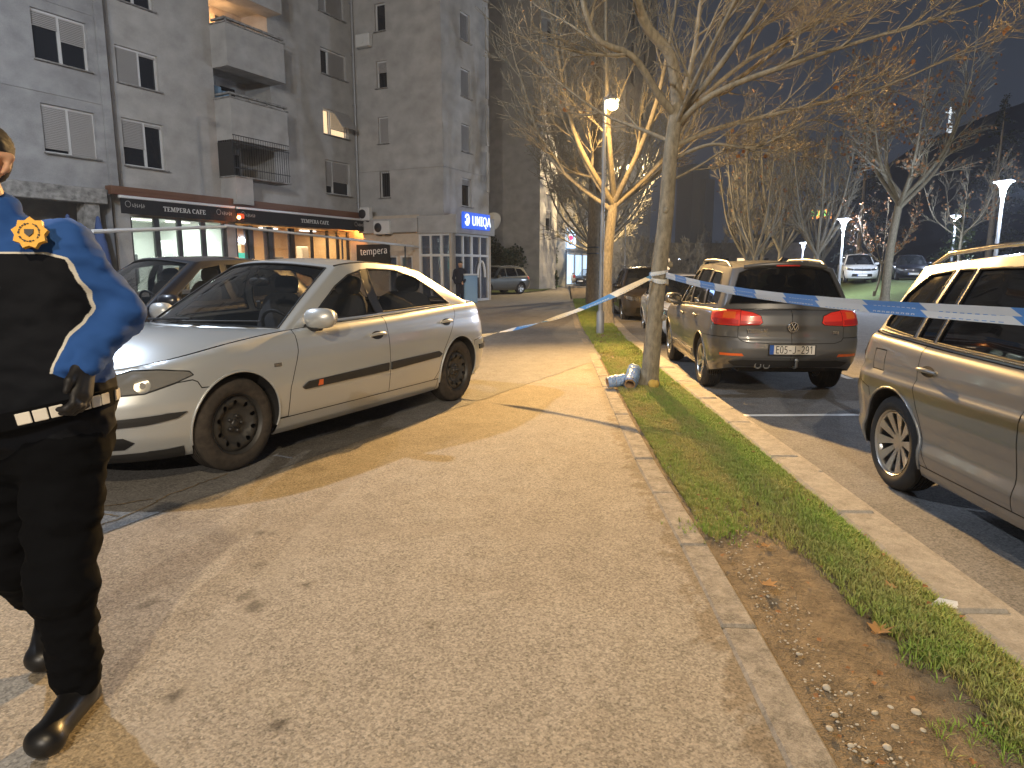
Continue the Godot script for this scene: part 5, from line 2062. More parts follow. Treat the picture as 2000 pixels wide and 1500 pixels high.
func silver_saloon() -> void:
	var t := dir_frame(-2.16, 0.004, 6.75, -0.461, -0.887, 1.12)
	var root := thing("parked_saloon_car", "silver saloon car with black steel wheels parked across the pavement", "car", t)
	var D := {
		"W": 0.886, "Lf": 2.27, "Lr": 2.26, "af": 0.95, "ar": 0.7, "nf": 2.7, "nr": 3.0, "barrel": 0.03, "tuck": 0.06, "round_": 0.09, "paint": M.silver_paint,
		"shoulder": V([-2.3, 0.97, -2.0, 1.0, -1.4, 0.985, -0.4, 0.945, 0.6, 0.915, 1.0, 0.895, 1.4, 0.855, 1.9, 0.765, 2.2, 0.70, 2.3, 0.68]),
		"ins": V([0.12, 0.13, 0.2, 0.06, 0.3, 0.03, 0.42, 0.012, 0.52, 0.0, 0.7, 0.0, 0.78, 0.008, 0.83, 0.022, 0.95, 0.04, 1.05, 0.05]),
		"fin": V([0.12, 0.16, 0.22, 0.05, 0.32, 0.01, 0.45, 0.0, 0.55, 0.015, 0.62, 0.05, 0.68, 0.09, 0.8, 0.2, 0.95, 0.4]),
		"rin": V([0.2, 0.14, 0.3, 0.03, 0.45, 0.0, 0.6, 0.01, 0.63, 0.04, 0.8, 0.06, 1.0, 0.1]),
		"bottom": V([-2.3, 0.30, -1.7, 0.2, -0.9, 0.165, 0.9, 0.165, 1.7, 0.17, 2.3, 0.17]),
		"arch": 0.345, "cell": 0.045, "lip": 0.008,
		"wheel": {"R": 0.317, "tw": 0.2, "rim": 0.198, "xf": 1.372, "xr": -1.372, "kind": "steel", "rim_mat": M.steel_wheel, "bolt_mat": M.dark_metal, "tyre_mat": M.dusty_rubber},
		"panels": [
			["headlight", [["f", 0.36, 0.585], ["f", 0.38, 0.665], ["f", 0.6, 0.70], [2.0, 0.735], [1.86, 0.735], [1.70, 0.715], [1.68, 0.69], [1.78, 0.655], [1.95, 0.605]], M.lens, 0.0],
			["grille", [["f", 0, 0.585], ["f", 0.33, 0.585], ["f", 0.34, 0.65], ["f", 0, 0.66]], M.black_plastic, -0.006],
			["front_bumper", [["f", 0, 0], ["f", 0, 0.582], ["f", 0.36, 0.582], [1.95, 0.602], [1.78, 0.652], [1.69, 0.66], [1.66, 0.645], [1.64, 0.605], [1.5, 0.60], [1.5, 0]]],
			["front_wing", [["f", 0, 0.5], ["f", 0, 1.3], [0.80, 1.3], [0.84, 0.75], [0.93, 0.5], [0.945, 0.29], [1.2, 0.29], [1.2, 0.3]]],
			["sill", [[1.3, 0], [1.3, 0.285], [-1.0, 0.285], [-1.0, 0]]],
			["front_door", [[0.96, 0.28], [0.99, 1.3], [-0.2, 1.3], [-0.22, 0.28]]],
			["rear_door", [[-0.2, 1.3], [-0.22, 0.28], [-0.92, 0.28], [-1.0, 0.36], [-1.06, 0.55], [-1.2, 0.72], [-1.32, 0.88], [-1.4, 1.3]]],
			["tail_light", [["r", 0.60, 0.68], ["r", 0.58, 0.90], [-2.16, 0.92], [-2.06, 0.9], [-2.1, 0.70]], M.red_lens],
			["rear_bumper", [[-1.6, 0], [-1.66, 0.60], [-1.9, 0.63], ["r", 0, 0.63], ["r", 0, 0]]],
		],
		"rest_name": "rear_quarter_panel",
		"trims": [
			["door_moulding", [[0.80, 0.468], [0.82, 0.485], [0.76, 0.52], [-0.185, 0.545], [-0.185, 0.478]], M.black_plastic, 0.012],
			["door_moulding", [[-0.225, 0.479], [-0.225, 0.546], [-0.97, 0.56], [-1.02, 0.53], [-0.97, 0.505]], M.black_plastic, 0.012],
			["side_reflector", [[0.67, 0.478], [0.66, 0.519], [0.62, 0.52], [0.62, 0.478]], M.amber, 0.0145],
			["bumper_moulding", [["f", 0.42, 0.40], ["f", 0.44, 0.45], [1.85, 0.475], [1.74, 0.472], [1.80, 0.44], [1.95, 0.418]], M.black_plastic, 0.01],
			["bumper_lip", [["f", 0, 0.175], ["f", 0, 0.235], [1.95, 0.245], [1.76, 0.25], [1.74, 0.18]], M.black_plastic, 0.006],
			["fog_lamp_recess", [["f", 0.52, 0.27], ["f", 0.54, 0.35], ["f", 0.66, 0.345], ["f", 0.70, 0.31], ["f", 0.66, 0.27]], M.seal, 0.004],
			["bumper_moulding", [[-1.78, 0.50], [-1.76, 0.55], ["r", 0.3, 0.56], ["r", 0.3, 0.50]], M.black_plastic, 0.012],
			["indicator_repeater", [[1.075, 0.665], [1.075, 0.69], [1.01, 0.69], [1.01, 0.665]], M.lamp_glass, 0.004],
		],
		"bx": [1.14, 0.84, -1.72, -1.98], "tx": [0.26, 0.10, -1.14, -1.30], "bz": 0.075,
		"rail": V([-1.4, 1.25, -1.1, 1.31, -0.7, 1.365, -0.25, 1.39, 0.05, 1.37, 0.3, 1.32]),
		"tz": V([-1.3, 0.54, -0.8, 0.60, -0.2, 0.62, 0.3, 0.60]), "crown": 0.045, "bulge": 0.03,
		"windows": [
			["windscreen", {"st": V([0.0, 0.02, 0.93, 0.02, 0.90, 0.95, 0.0, 0.96])}, M.car_glass],
			["front_window", [[0.60, 0.945], [0.42, 1.07], [0.22, 1.20], [0.04, 1.285], [-0.13, 1.325], [-0.19, 0.965]], M.car_glass],
			["rear_door_window", [[-0.275, 0.968], [-0.225, 1.335], [-0.62, 1.325], [-0.92, 1.255], [-1.14, 1.14], [-1.36, 0.995]], M.car_glass],
			["rear_window", {"st": V([3.0, 0.06, 2.12, 0.06, 2.16, 0.94, 3.0, 0.95])}, M.car_glass],
		],
		"seat_y": 0.53, "seat_x": 0.02, "hood_crown": 0.06,
	}
	build_car(root, D)
	mirror_part(root, Vector3(0.63, 0.94, 0.80), M.silver_paint, 1.0)
	handle_part(root, D, -0.06, 0.79, M.silver_paint)
	handle_part(root, D, -1.14, 0.825, M.silver_paint)
	for q in [[-0.2, 0.0]]:	# dark pillar between the side windows
		var pm := MB.new()
		var cb: Cabin = D.cabin
		var pp := PackedVector2Array()
		for w in [[-0.18, 0.962], [-0.12, 1.33], [-0.235, 1.338], [-0.285, 0.966]]:
			pp.append(cb.st(w[0], w[1]))
		panel(pm, pp, [], func(s, tt): return cb.at(s, tt), Vector2(0.05, 0.1), 0.003)
		both("door_pillar", pm, M.seal, root)
	var sill := MB.new()	# bright strip under the windows
	var cb2: Cabin = D.cabin
	var path := []
	var rad := []
	for k in 17:
		var x := lerpf(0.62, -1.38, k / 16.0)
		var p := cb2.side_b(x)
		path.append(p + Vector3(0, 0.006, 0.012))
		rad.append(0.007)
	sill.tube(path, rad, 5)
	both("window_strip", sill, M.grey_metal, root)
	# lamp bowls behind the headlight glass
	var sk: Hull = D.skin
	for c in [[0.62, 0.642, 0.05], [0.74, 0.652, 0.048]]:
		var b := MB.new()
		panel(b, circle2(sk.s_f(c[0]), c[1], c[2], 24), [], func(s, yy): return sk.at(s, yy), Vector2(0.02, 0.02), -0.009)
		both("lamp_bowl", b, M.lamp_bowl, root)
		var r := MB.new()
		panel(r, circle2(sk.s_f(c[0]), c[1], c[2] * 0.4, 16), [], func(s, yy): return sk.at(s, yy), Vector2(0.02, 0.02), -0.006)
		both("lamp_bulb_cap", r, M.dark_metal, root)
	# roof mouldings and wipers
	for z in [0.6]:
		var rm := MB.new()
		var rp := []
		var rr := []
		for k in 15:
			var x := lerpf(0.12, -1.15, k / 14.0)
			var w := Hull.tab(cb2.tz, x) - 0.015
			rp.append(cb2.roof_xz(x, w, x) + Vector3(0, 0.002, 0))
			rr.append(0.008)
		rm.tube(rp, rr, 5)
		both("roof_moulding", rm, M.seal, root)
	for w in [[0.5, -0.1], [-0.05, -0.62]]:
		var wm := MB.new()
		var a := cb2.at(absf(w[0]) / 0.8, 0.015)
		var b := cb2.at(absf(w[1]) / 0.8, 0.05)
		a.z = w[0]
		b.z = w[1]
		wm.tube([a + Vector3(0.02, 0.03, 0), b + Vector3(0.015, 0.03, 0)], [0.009, 0.006], 5)
		put("wiper", wm, M.seal, root)
	plate_part(root, 2.285, 0.36, "", 1.0)
	# hanging rear-view mirror and trinket
	var mm := MB.new()
	mm.ellipsoid(Vector3(0.36, 1.23, 0), Vector3(0.03, 0.035, 0.11), Basis.IDENTITY, 0.6)
	mm.tube([Vector3(0.36, 1.23, 0), Vector3(0.4, 1.31, 0)], [0.01, 0.008], 5)
	mm.tube([Vector3(0.37, 1.2, 0), Vector3(0.37, 1.08, 0.01)], [0.002, 0.002], 4)
	mm.cbox(Vector3(0.37, 1.04, 0.01), Vector3(0.02, 0.07, 0.055), 0.008)
	put("inside_mirror", mm, M.black_plastic, root)

func suv_base() -> Dictionary:
	return {
		"W": 0.905, "Lf": 2.18, "Lr": 2.25, "af": 0.9, "ar": 0.55, "nf": 2.8, "nr": 3.4, "barrel": 0.02, "tuck": 0.045, "round_": 0.07, "paint": M.grey_paint,
		"shoulder": V([-2.3, 1.06, -1.5, 1.06, -0.5, 1.03, 0.6, 1.0, 1.0, 0.985, 1.5, 0.955, 2.0, 0.89, 2.25, 0.83]),
		"ins": V([0.2, 0.10, 0.3, 0.05, 0.42, 0.02, 0.55, 0.008, 0.7, 0.0, 0.82, 0.0, 0.9, 0.015, 1.0, 0.03, 1.1, 0.045]),
		"fin": V([0.2, 0.16, 0.32, 0.04, 0.5, 0.0, 0.65, 0.01, 0.8, 0.06, 0.95, 0.2]),
		"rin": V([0.3, 0.2, 0.4, 0.07, 0.5, 0.01, 0.6, 0.0, 0.70, 0.012, 0.74, 0.035, 0.8, 0.04, 0.9, 0.03, 1.0, 0.055, 1.1, 0.10]),
		"bottom": V([-2.3, 0.38, -1.7, 0.27, -0.9, 0.25, 0.9, 0.25, 1.7, 0.24, 2.3, 0.24]),
		"arch": 0.375, "cell": 0.05, "lip": 0.009,
		"wheel": {"R": 0.345, "tw": 0.225, "rim": 0.215, "xf": 1.302, "xr": -1.302, "kind": "alloy", "spokes": 5, "rim_mat": M.alloy},
		"panels": [
			["headlight", [["f", 0.46, 0.68], ["f", 0.46, 0.78], [1.85, 0.84], [1.68, 0.85], [1.72, 0.78], [1.95, 0.70]], M.lamp_glass, 0.002],
			["grille", [["f", 0, 0.66], ["f", 0.44, 0.67], ["f", 0.44, 0.79], ["f", 0, 0.78]], M.black_plastic, -0.006],
			["air_intake", [["f", 0, 0.34], ["f", 0.55, 0.34], ["f", 0.5, 0.5], ["f", 0, 0.5]], M.seal, -0.006],
			["front_bumper", [["f", 0, 0], ["f", 0, 0.66], [1.95, 0.69], [1.68, 0.70], [1.5, 0.66], [1.5, 0]]],
			["front_wing", [["f", 0, 0.5], ["f", 0, 1.3], [0.72, 1.3], [0.80, 0.75], [0.86, 0.36], [1.2, 0.36], [1.2, 0.3]]],
			["sill", [[1.3, 0], [1.3, 0.35], [-1.0, 0.35], [-1.0, 0]]],
			["front_door", [[0.95, 0.34], [0.95, 1.3], [-0.2, 1.3], [-0.22, 0.34]]],
			["rear_door", [[-0.2, 1.3], [-0.22, 0.34], [-0.86, 0.34], [-0.92, 0.45], [-0.98, 0.62], [-1.12, 0.74], [-1.2, 0.9], [-1.22, 1.3]]],
			["tail_light", [["r", 0.60, 0.87], ["r", 0.60, 1.055], [-2.0, 1.06], [-1.84, 1.03], [-1.86, 0.93], [-1.98, 0.875]], M.red_lens_bright, 0.006],
			["tail_light", [["r", 0.60, 0.875], ["r", 0.38, 0.885], ["r", 0.34, 0.91], ["r", 0.36, 0.99], ["r", 0.46, 1.03], ["r", 0.60, 1.05]], M.red_lens_bright, 0.006],
			["rear_bumper", [[-1.5, 0], [-1.55, 0.72], [-1.8, 0.735], ["r", 0.62, 0.735], ["r", 0.58, 0.70], ["r", 0.50, 0.675], ["r", 0, 0.67], ["r", 0, 0]]],
			["tailgate", [["r", 0, 0.5], ["r", 0, 1.4], ["r", 0.62, 1.4], ["r", 0.62, 0.7], ["r", 0.5, 0.5]]],
		],
		"rest_name": "rear_quarter_panel", "trims": [],
		"bx": [1.06, 0.74, -1.96, -2.14], "tx": [0.34, 0.16, -1.72, -1.9], "bz": 0.06,
		"rail": V([-2.0, 1.515, -1.6, 1.555, -0.8, 1.60, -0.1, 1.60, 0.2, 1.575, 0.4, 1.54]),
		"tz": V([-1.9, 0.60, -0.8, 0.64, 0.3, 0.62]), "crown": 0.055, "bulge": 0.025, "boot": false,
		"windows": [
			["windscreen", {"st": V([0.0, 0.02, 0.94, 0.02, 0.90, 0.95, 0.0, 0.96])}, M.car_glass],
			["front_window", [[0.56, 1.03], [0.14, 1.49], [-0.16, 1.53], [-0.18, 1.05]], M.car_glass],
			["rear_door_window", [[-0.26, 1.055], [-0.24, 1.535], [-0.95, 1.525], [-1.05, 1.075]], M.tint_glass],
			["quarter_window", [[-1.13, 1.08], [-1.04, 1.515], [-1.45, 1.49], [-1.72, 1.25], [-1.74, 1.11]], M.tint_glass],
			["rear_window", {"st": V([3.0, 0.10, 2.08, 0.12, 2.14, 0.86, 2.3, 0.93, 3.0, 0.93])}, M.tint_glass],
		],
		"seat_y": 0.72, "seat_x": 0.05, "hood_crown": 0.05, "floor": 0.34,
	}

func rails_part(root: Node3D, D: Dictionary, x0: float, x1: float, m: Material, lift := 0.055, inset := 0.03) -> void:
	var cb: Cabin = D.cabin
	var rm := MB.new()
	var p := []
	var r := []
	for k in 19:
		var f := k / 18.0
		var x := lerpf(x0, x1, f)
		var w := Hull.tab(cb.tz, x) - inset
		var up := lift * minf(1.0, minf(f, 1.0 - f) * 9.0)
		p.append(cb.roof_xz(x, w, x) + Vector3(0, up, 0))
		r.append(0.016)
	rm.tube(p, r, 8)
	both("roof_rail", rm, m, root)

func emblem(root: Node3D, at: Vector3, r: float, facing: float) -> void:	# round badge with a V above a W
	var b := Basis(Vector3.UP, facing * PI / 2)
	var t := Transform3D(b, at)
	var mb := MB.new()
	mb.lathe([Vector2(r, -0.004), Vector2(r, 0.006), Vector2(r * 0.94, 0.011), Vector2(r * 0.84, 0.011), Vector2(r * 0.80, 0.004)], 32, t * Transform3D(Basis(Vector3.RIGHT, PI / 2), Vector3.ZERO))
	var line := func(pp: Array) -> void:
		for k in pp.size() - 1:
			var a: Vector2 = pp[k] * r
			var c: Vector2 = pp[k + 1] * r
			var d := (c - a).normalized()
			var o := Vector2(-d.y, d.x) * r * 0.075
			mb.prism(PackedVector2Array([a - o, c - o, c + o, a + o]), 0.0, 0.009, t)
	line.call([Vector2(-0.36, 0.72), Vector2(0, 0.02), Vector2(0.36, 0.72)])
	line.call([Vector2(-0.74, 0.36), Vector2(-0.34, -0.62), Vector2(0, 0.12), Vector2(0.34, -0.62), Vector2(0.74, 0.36)])
	var o := put("badge", mb, M.chrome, root)
	var bk := MB.new()
	bk.lathe([Vector2(r * 0.82, 0.002), Vector2(0, 0.002)], 28, t * Transform3D(Basis(Vector3.RIGHT, PI / 2), Vector3.ZERO))
	put("badge_ground", bk, M.ink, o)

func grey_suv() -> void:
	var t := dir_frame(3.62, -0.116, 10.72, 0.07, 0.9976, 1.05)
	var root := thing("parked_suv", "dark grey five-door SUV with red tail lights and plate E05-J-291", "car", t, "cars parked along the kerb")
	var D := suv_base()
	D.trims = [
		["rear_reflector", [["r", 0.80, 0.515], ["r", 0.80, 0.545], ["r", 0.56, 0.545], ["r", 0.54, 0.515]], M.amber, 0.004],
		["lamp_lower_band", [["r", 0.60, 0.885], ["r", 0.38, 0.895], ["r", 0.36, 0.925], ["r", 0.60, 0.93]], M.red_lens, 0.008],
		["lamp_lower_band", [["r", 0.62, 0.885], ["r", 0.62, 0.94], [-1.95, 0.955], [-1.90, 0.94], [-2.0, 0.885]], M.red_lens, 0.008],
		["lamp_centre", [["r", 0.66, 0.955], ["r", 0.66, 1.03], [-2.08, 1.03], [-2.08, 0.96]], M.amber, 0.008],
		["rear_valance", [["r", 0, 0.385], ["r", 0, 0.47], ["r", 0.55, 0.47], ["r", 0.72, 0.44], ["r", 0.66, 0.39]], M.black_plastic, 0.006],
		["bumper_crease", [["r", 0, 0.5], ["r", 0, 0.508], ["r", 0.56, 0.508], ["r", 0.56, 0.5]], M.grey_paint, 0.01],
		["door_moulding", [[0.80, 0.40], [0.80, 0.45], [-0.82, 0.45], [-0.82, 0.40]], M.grey_paint, 0.012],
	]
	D.wheel.rim_mat = M.alloy
	build_car(root, D)
	mirror_part(root, Vector3(0.55, 1.05, 0.83), M.grey_paint, 1.1)
	handle_part(root, D, -0.08, 0.90, M.grey_paint)
	handle_part(root, D, -0.98, 0.92, M.grey_paint)
	rails_part(root, D, 0.1, -1.55, M.grey_metal)
	plate_part(root, -2.268, 0.60, "E05-J-291", -1.0)
	emblem(root, Vector3(-2.252, 0.865, 0), 0.062, -1.0)
	for q in [["TIGUAN", 0.046, 0.40, 0.815], ["TDI", 0.03, -0.5, 0.80]]:
		var o := letters(q[0], q[1], 0.006, M.chrome, root, true)
		o.transform = Transform3D(Basis(Vector3.UP, -PI / 2).rotated(Vector3.UP, 0.08 * signf(q[2])), Vector3(-2.222, q[3], -q[2]))
	var cb: Cabin = D.cabin
	var hl := MB.new()	# brake light above the rear window, spoiler lip
	for k in 8:
		var a := cb.at(2.78 + k * 0.055 * 0.5, 0.965)
		var b := cb.at(2.78 + (k + 1) * 0.055 * 0.5, 0.965)
		hl.tube([a + Vector3(-0.016, 0.0, 0), b + Vector3(-0.016, 0.0, 0)], [0.016, 0.016], 6)
	put("high_brake_light", join2(hl, hl.mirror_z()), M.red_lens_bright, root)
	var sp := MB.new()
	var pts := []
	var rad := []
	for k in 11:
		pts.append(cb.roof(2.2 + 0.08 * k) + Vector3(-0.02, 0.0, 0))
		rad.append(0.026)
	sp.tube(pts, rad, 8)
	put("roof_spoiler", join2(sp, sp.mirror_z()), M.grey_paint, root)
	var an := MB.new()
	an.tube([Vector3(-1.62, 1.625, 0), Vector3(-1.72, 1.68, 0)], [0.03, 0.006], 8)
	put("aerial", an, M.black_plastic, root)
	for z in [-0.36, -0.26]:
		var ex := MB.new()
		ex.lathe([Vector2(0.03, 0), Vector2(0.038, 0.0), Vector2(0.038, 0.14), Vector2(0.03, 0.14), Vector2(0.03, 0.0)], 16, Transform3D(Basis(Vector3(0, 0, 1), -PI / 2), Vector3(-2.19, 0.40, z)))
		put("exhaust_pipe", ex, M.grey_metal, root)
	var hook := MB.new()
	hook.tube([Vector3(-2.0, 0.4, 0.06), Vector3(-2.2, 0.38, 0.06), Vector3(-2.26, 0.40, 0.06), Vector3(-2.265, 0.46, 0.06)], [0.018, 0.018, 0.018, 0.016], 8)
	hook.ellipsoid(Vector3(-2.265, 0.475, 0.06), Vector3(0.025, 0.025, 0.025))
	put("tow_ball", hook, M.grey_metal, root)
	var wp := MB.new()
	var wa := cb.at(3.0, 0.14)
	wp.tube([wa + Vector3(-0.025, 0.02, 0), wa + Vector3(-0.022, 0.04, 0.4)], [0.012, 0.008], 6)
	put("rear_wiper", wp, M.seal, root)

func silver_van() -> void:
	var hd := Vector2(-0.025, -1.0)
	var t := dir_frame(3.70, -0.116, 3.36, hd.x, hd.y, 1.08)
	var root := thing("parked_people_carrier", "silver people carrier with dark windows parked nearest the kerb at right", "car", t, "cars parked along the kerb")
	var D := suv_base()
	D.merge({
		"W": 0.915, "Lf": 2.27, "Lr": 2.26, "ar": 0.62, "nr": 3.0, "paint": M.beige_silver, "arch": 0.365, "cell": 0.045,
		"shoulder": V([-2.3, 1.05, -1.9, 1.05, -1.0, 1.01, 0.0, 0.985, 0.9, 0.95, 1.4, 0.92, 2.0, 0.85, 2.3, 0.78]),
		"ins": V([0.16, 0.09, 0.24, 0.045, 0.30, 0.02, 0.36, 0.012, 0.43, 0.032, 0.5, 0.026, 0.62, 0.006, 0.74, 0.0, 0.765, 0.004, 0.80, 0.024, 0.86, 0.022, 0.95, 0.035, 1.1, 0.05]),
		"rin": V([0.25, 0.16, 0.36, 0.04, 0.5, 0.0, 0.65, 0.0, 0.72, 0.03, 0.9, 0.04, 1.0, 0.07, 1.1, 0.12]),
		"bottom": V([-2.3, 0.30, -1.7, 0.22, -0.9, 0.19, 0.9, 0.19, 1.7, 0.2, 2.3, 0.2]),
		"wheel": {"R": 0.326, "tw": 0.215, "rim": 0.218, "xf": 1.393, "xr": -1.393, "kind": "alloy", "spokes": 10, "half": 0.27, "inner": 0.27, "dish": 0.05, "rim_mat": M.alloy, "spin": 0.1},
		"bx": [1.28, 0.95, -1.95, -2.12], "tx": [0.36, 0.2, -1.68, -1.84], "bz": 0.06, "frame_mat": M.beige_silver,
		"rail": V([-2.0, 1.475, -1.6, 1.52, -0.8, 1.57, -0.1, 1.58, 0.2, 1.56, 0.4, 1.52]),
		"tz": V([-1.9, 0.58, -0.8, 0.645, 0.3, 0.63]), "floor": 0.28,
	}, true)
	D.panels = [
		["headlight", [["f", 0.46, 0.62], ["f", 0.46, 0.74], [1.9, 0.80], [1.7, 0.81], [1.75, 0.74], [1.95, 0.66]], M.lamp_glass, 0.002],
		["front_bumper", [["f", 0, 0], ["f", 0, 0.62], [1.95, 0.65], [1.7, 0.66], [1.5, 0.62], [1.5, 0]]],
		["front_wing", [["f", 0, 0.5], ["f", 0, 1.3], [0.85, 1.3], [0.90, 0.75], [0.96, 0.27], [1.3, 0.27], [1.3, 0.3]]],
		["sill", [[1.3, 0], [1.3, 0.275], [-1.2, 0.275], [-1.2, 0]]],
		["front_door", [[1.0, 0.27], [1.0, 1.3], [-0.16, 1.3], [-0.18, 0.27]]],
		["rear_door", [[-0.16, 1.3], [-0.18, 0.27], [-0.93, 0.27], [-1.0, 0.38], [-1.06, 0.58], [-1.13, 0.74], [-1.15, 1.3]]],
		["fuel_flap", [[-1.55, 0.80], [-1.55, 0.94], [-1.70, 0.94], [-1.70, 0.80]]],
		["tail_light", [["r", 0.58, 0.78], ["r", 0.58, 0.98], [-2.12, 1.0], [-2.0, 0.97], [-1.98, 0.88], [-2.08, 0.79]], M.red_lens, 0.006],
		["rear_bumper", [[-1.5, 0], [-1.7, 0.66], [-1.9, 0.70], ["r", 0, 0.68], ["r", 0, 0]]],
		["tailgate", [["r", 0, 0.5], ["r", 0, 1.4], ["r", 0.58, 1.4], ["r", 0.58, 0.5]]],
	]
	D.windows = [
		["windscreen", {"st": V([0.0, 0.02, 0.94, 0.02, 0.90, 0.95, 0.0, 0.96])}, M.car_glass],
		["front_window", [[0.62, 0.99], [0.16, 1.46], [-0.12, 1.50], [-0.14, 1.01]], M.tint_glass],
		["rear_door_window", [[-0.20, 1.015], [-0.19, 1.505], [-0.98, 1.495], [-1.10, 1.04]], M.tint_glass],
		["door_quarter_window", [[-1.135, 1.042], [-1.015, 1.494], [-1.19, 1.49], [-1.32, 1.05]], M.tint_glass],
		["quarter_window", [[-1.37, 1.052], [-1.24, 1.486], [-1.52, 1.455], [-1.72, 1.32], [-1.83, 1.13], [-1.80, 1.085]], M.tint_glass],
	]
	D.trims = []
	build_car(root, D)
	mirror_part(root, Vector3(0.72, 1.02, 0.83), M.beige_silver, 1.05)
	handle_part(root, D, -0.02, 0.845, M.beige_silver)
	handle_part(root, D, -1.02, 0.87, M.beige_silver)
	rails_part(root, D, 0.15, -1.6, M.chrome, 0.06, 0.02)
	var cb: Cabin = D.cabin
	var st := MB.new()
	var p := []
	var r := []
	for k in 15:
		var x := lerpf(0.7, -1.84, k / 14.0)
		p.append(cb.side_b(x) + Vector3(0, 0.02, 0.0))
		r.append(0.009)
	st.tube(p, r, 6)
	both("window_strip", st, M.chrome, root)

# Other cars: the same two shells, coarser.
func plain_car(called: String, label: String, t: Transform3D, shell: String, pnt: Material, extra := {}) -> Node3D:
	var root := thing(called, label, "car", t, extra.get("group", ""))
	var D := suv_base()
	D.cell = extra.get("cell", 0.11)
	D.paint = pnt
	if shell == "hatch":
		D.merge({
			"W": 0.86, "Lf": 2.05, "Lr": 1.98, "arch": 0.34, "floor": 0.26,
			"shoulder": V([-2.1, 0.97, -1.2, 0.97, 0.0, 0.92, 0.8, 0.90, 1.3, 0.86, 1.8, 0.77, 2.1, 0.70]),
			"bottom": V([-2.3, 0.30, -1.7, 0.2, -0.9, 0.18, 0.9, 0.18, 1.7, 0.18, 2.3, 0.18]),
			"wheel": {"R": 0.315, "tw": 0.2, "rim": 0.2, "xf": 1.27, "xr": -1.27, "kind": "alloy", "spokes": 5, "rim_mat": M.alloy},
			"bx": [1.2, 0.9, -1.75, -1.88], "tx": [0.22, 0.08, -1.35, -1.5], "tz": V([-1.6, 0.56, -0.8, 0.60, 0.3, 0.58]),
			"rail": V([-1.7, 1.34, -1.3, 1.40, -0.6, 1.45, 0.0, 1.43, 0.3, 1.38]), "seat_y": 0.6,
			"windows": [
				["windscreen", {"st": V([0.0, 0.02, 0.94, 0.02, 0.90, 0.95, 0.0, 0.96])}, M.car_glass],
				["front_window", [[0.62, 0.95], [0.06, 1.34], [-0.22, 1.385], [-0.24, 0.965]], M.car_glass],
				["rear_door_window", [[-0.32, 0.97], [-0.30, 1.39], [-1.0, 1.36], [-1.32, 1.15], [-1.36, 1.0]], M.car_glass],
				["rear_window", {"st": V([3.0, 0.06, 2.1, 0.06, 2.16, 0.92, 3.0, 0.94])}, M.tint_glass],
			],
			"panels": [
				["headlight", [["f", 0.44, 0.55], ["f", 0.44, 0.66], [1.8, 0.74], [1.55, 0.76], [1.6, 0.70], [1.85, 0.60]], M.lamp_glass, 0.002],
				["grille", [["f", 0, 0.5], ["f", 0.4, 0.5], ["f", 0.4, 0.6], ["f", 0, 0.6]], M.black_plastic, -0.004],
				["front_bumper", [["f", 0, 0], ["f", 0, 0.56], [1.85, 0.58], [1.6, 0.62], [1.5, 0.6], [1.4, 0]]],
				["front_wing", [["f", 0, 0.5], ["f", 0, 1.3], [0.78, 1.3], [0.82, 0.75], [0.88, 0.29], [1.2, 0.29], [1.2, 0.3]]],
				["front_door", [[0.95, 0.0], [0.95, 1.3], [-0.26, 1.3], [-0.28, 0.0]]],
				["rear_door", [[-0.26, 1.3], [-0.28, 0.0], [-0.88, 0.0], [-0.95, 0.5], [-1.1, 0.72], [-1.2, 1.3]]],
				["tail_light", [["r", 0.52, 0.68], ["r", 0.54, 0.95], [-1.75, 0.97], [-1.72, 0.7]], M.red_lens],
				["rear_bumper", [[-1.4, 0], [-1.45, 0.58], ["r", 0, 0.58], ["r", 0, 0]]],
			],
		}, true)
	D.merge(extra.get("over", {}), true)
	if extra.get("plate", "") != "":
		pass
	build_car(root, D)
	mirror_part(root, Vector3(D.bx[1] - 0.2, D.skin.shoulder(0.6) + 0.04, D.W - 0.08), pnt, 1.05)
	if shell == "suv":
		rails_part(root, D, 0.1, -1.5, M.grey_metal)
	plate_part(root, D.Lf + 0.004, 0.42, "", 1.0)
	return root

# ---------------------------------------------------------------- trees
var tips := []
func rot_any(d: Vector3, ang: float) -> Vector3:
	var side := d.cross(Vector3.UP if absf(d.y) < 0.95 else Vector3.RIGHT).normalized()
	side = side.rotated(d, rng.randf() * TAU)
	return d.rotated(side, ang).normalized()

func grow(mb: MB, p: Vector3, d: Vector3, l: float, r: float, depth: int, C: Dictionary) -> void:
	var n := 5 if depth < 2 else (4 if depth == 2 else 3)
	var pts := [p]
	var rad := [r]
	var dirs := [d]
	var end: float = C.get("taper", 0.45) if depth < C.depth else 0.3
	for k in n:
		d = (d + Vector3(rng.randf_range(-1, 1), rng.randf_range(-1, 1), rng.randf_range(-1, 1)) * C.wob + Vector3.UP * C.up[mini(depth, C.up.size() - 1)] + C.get("pull", Vector3.ZERO)).normalized()
		p += d * l / n
		pts.append(p)
		rad.append(maxf(r * lerpf(1.0, end, float(k + 1) / n), C.get("thin", 0.0025)))
		dirs.append(d)
	mb.tube(pts, rad, [7, 6, 5, 3, 3, 3][mini(depth, 5)], false)
	branch_off(mb, pts, rad, dirs, l, depth, C)

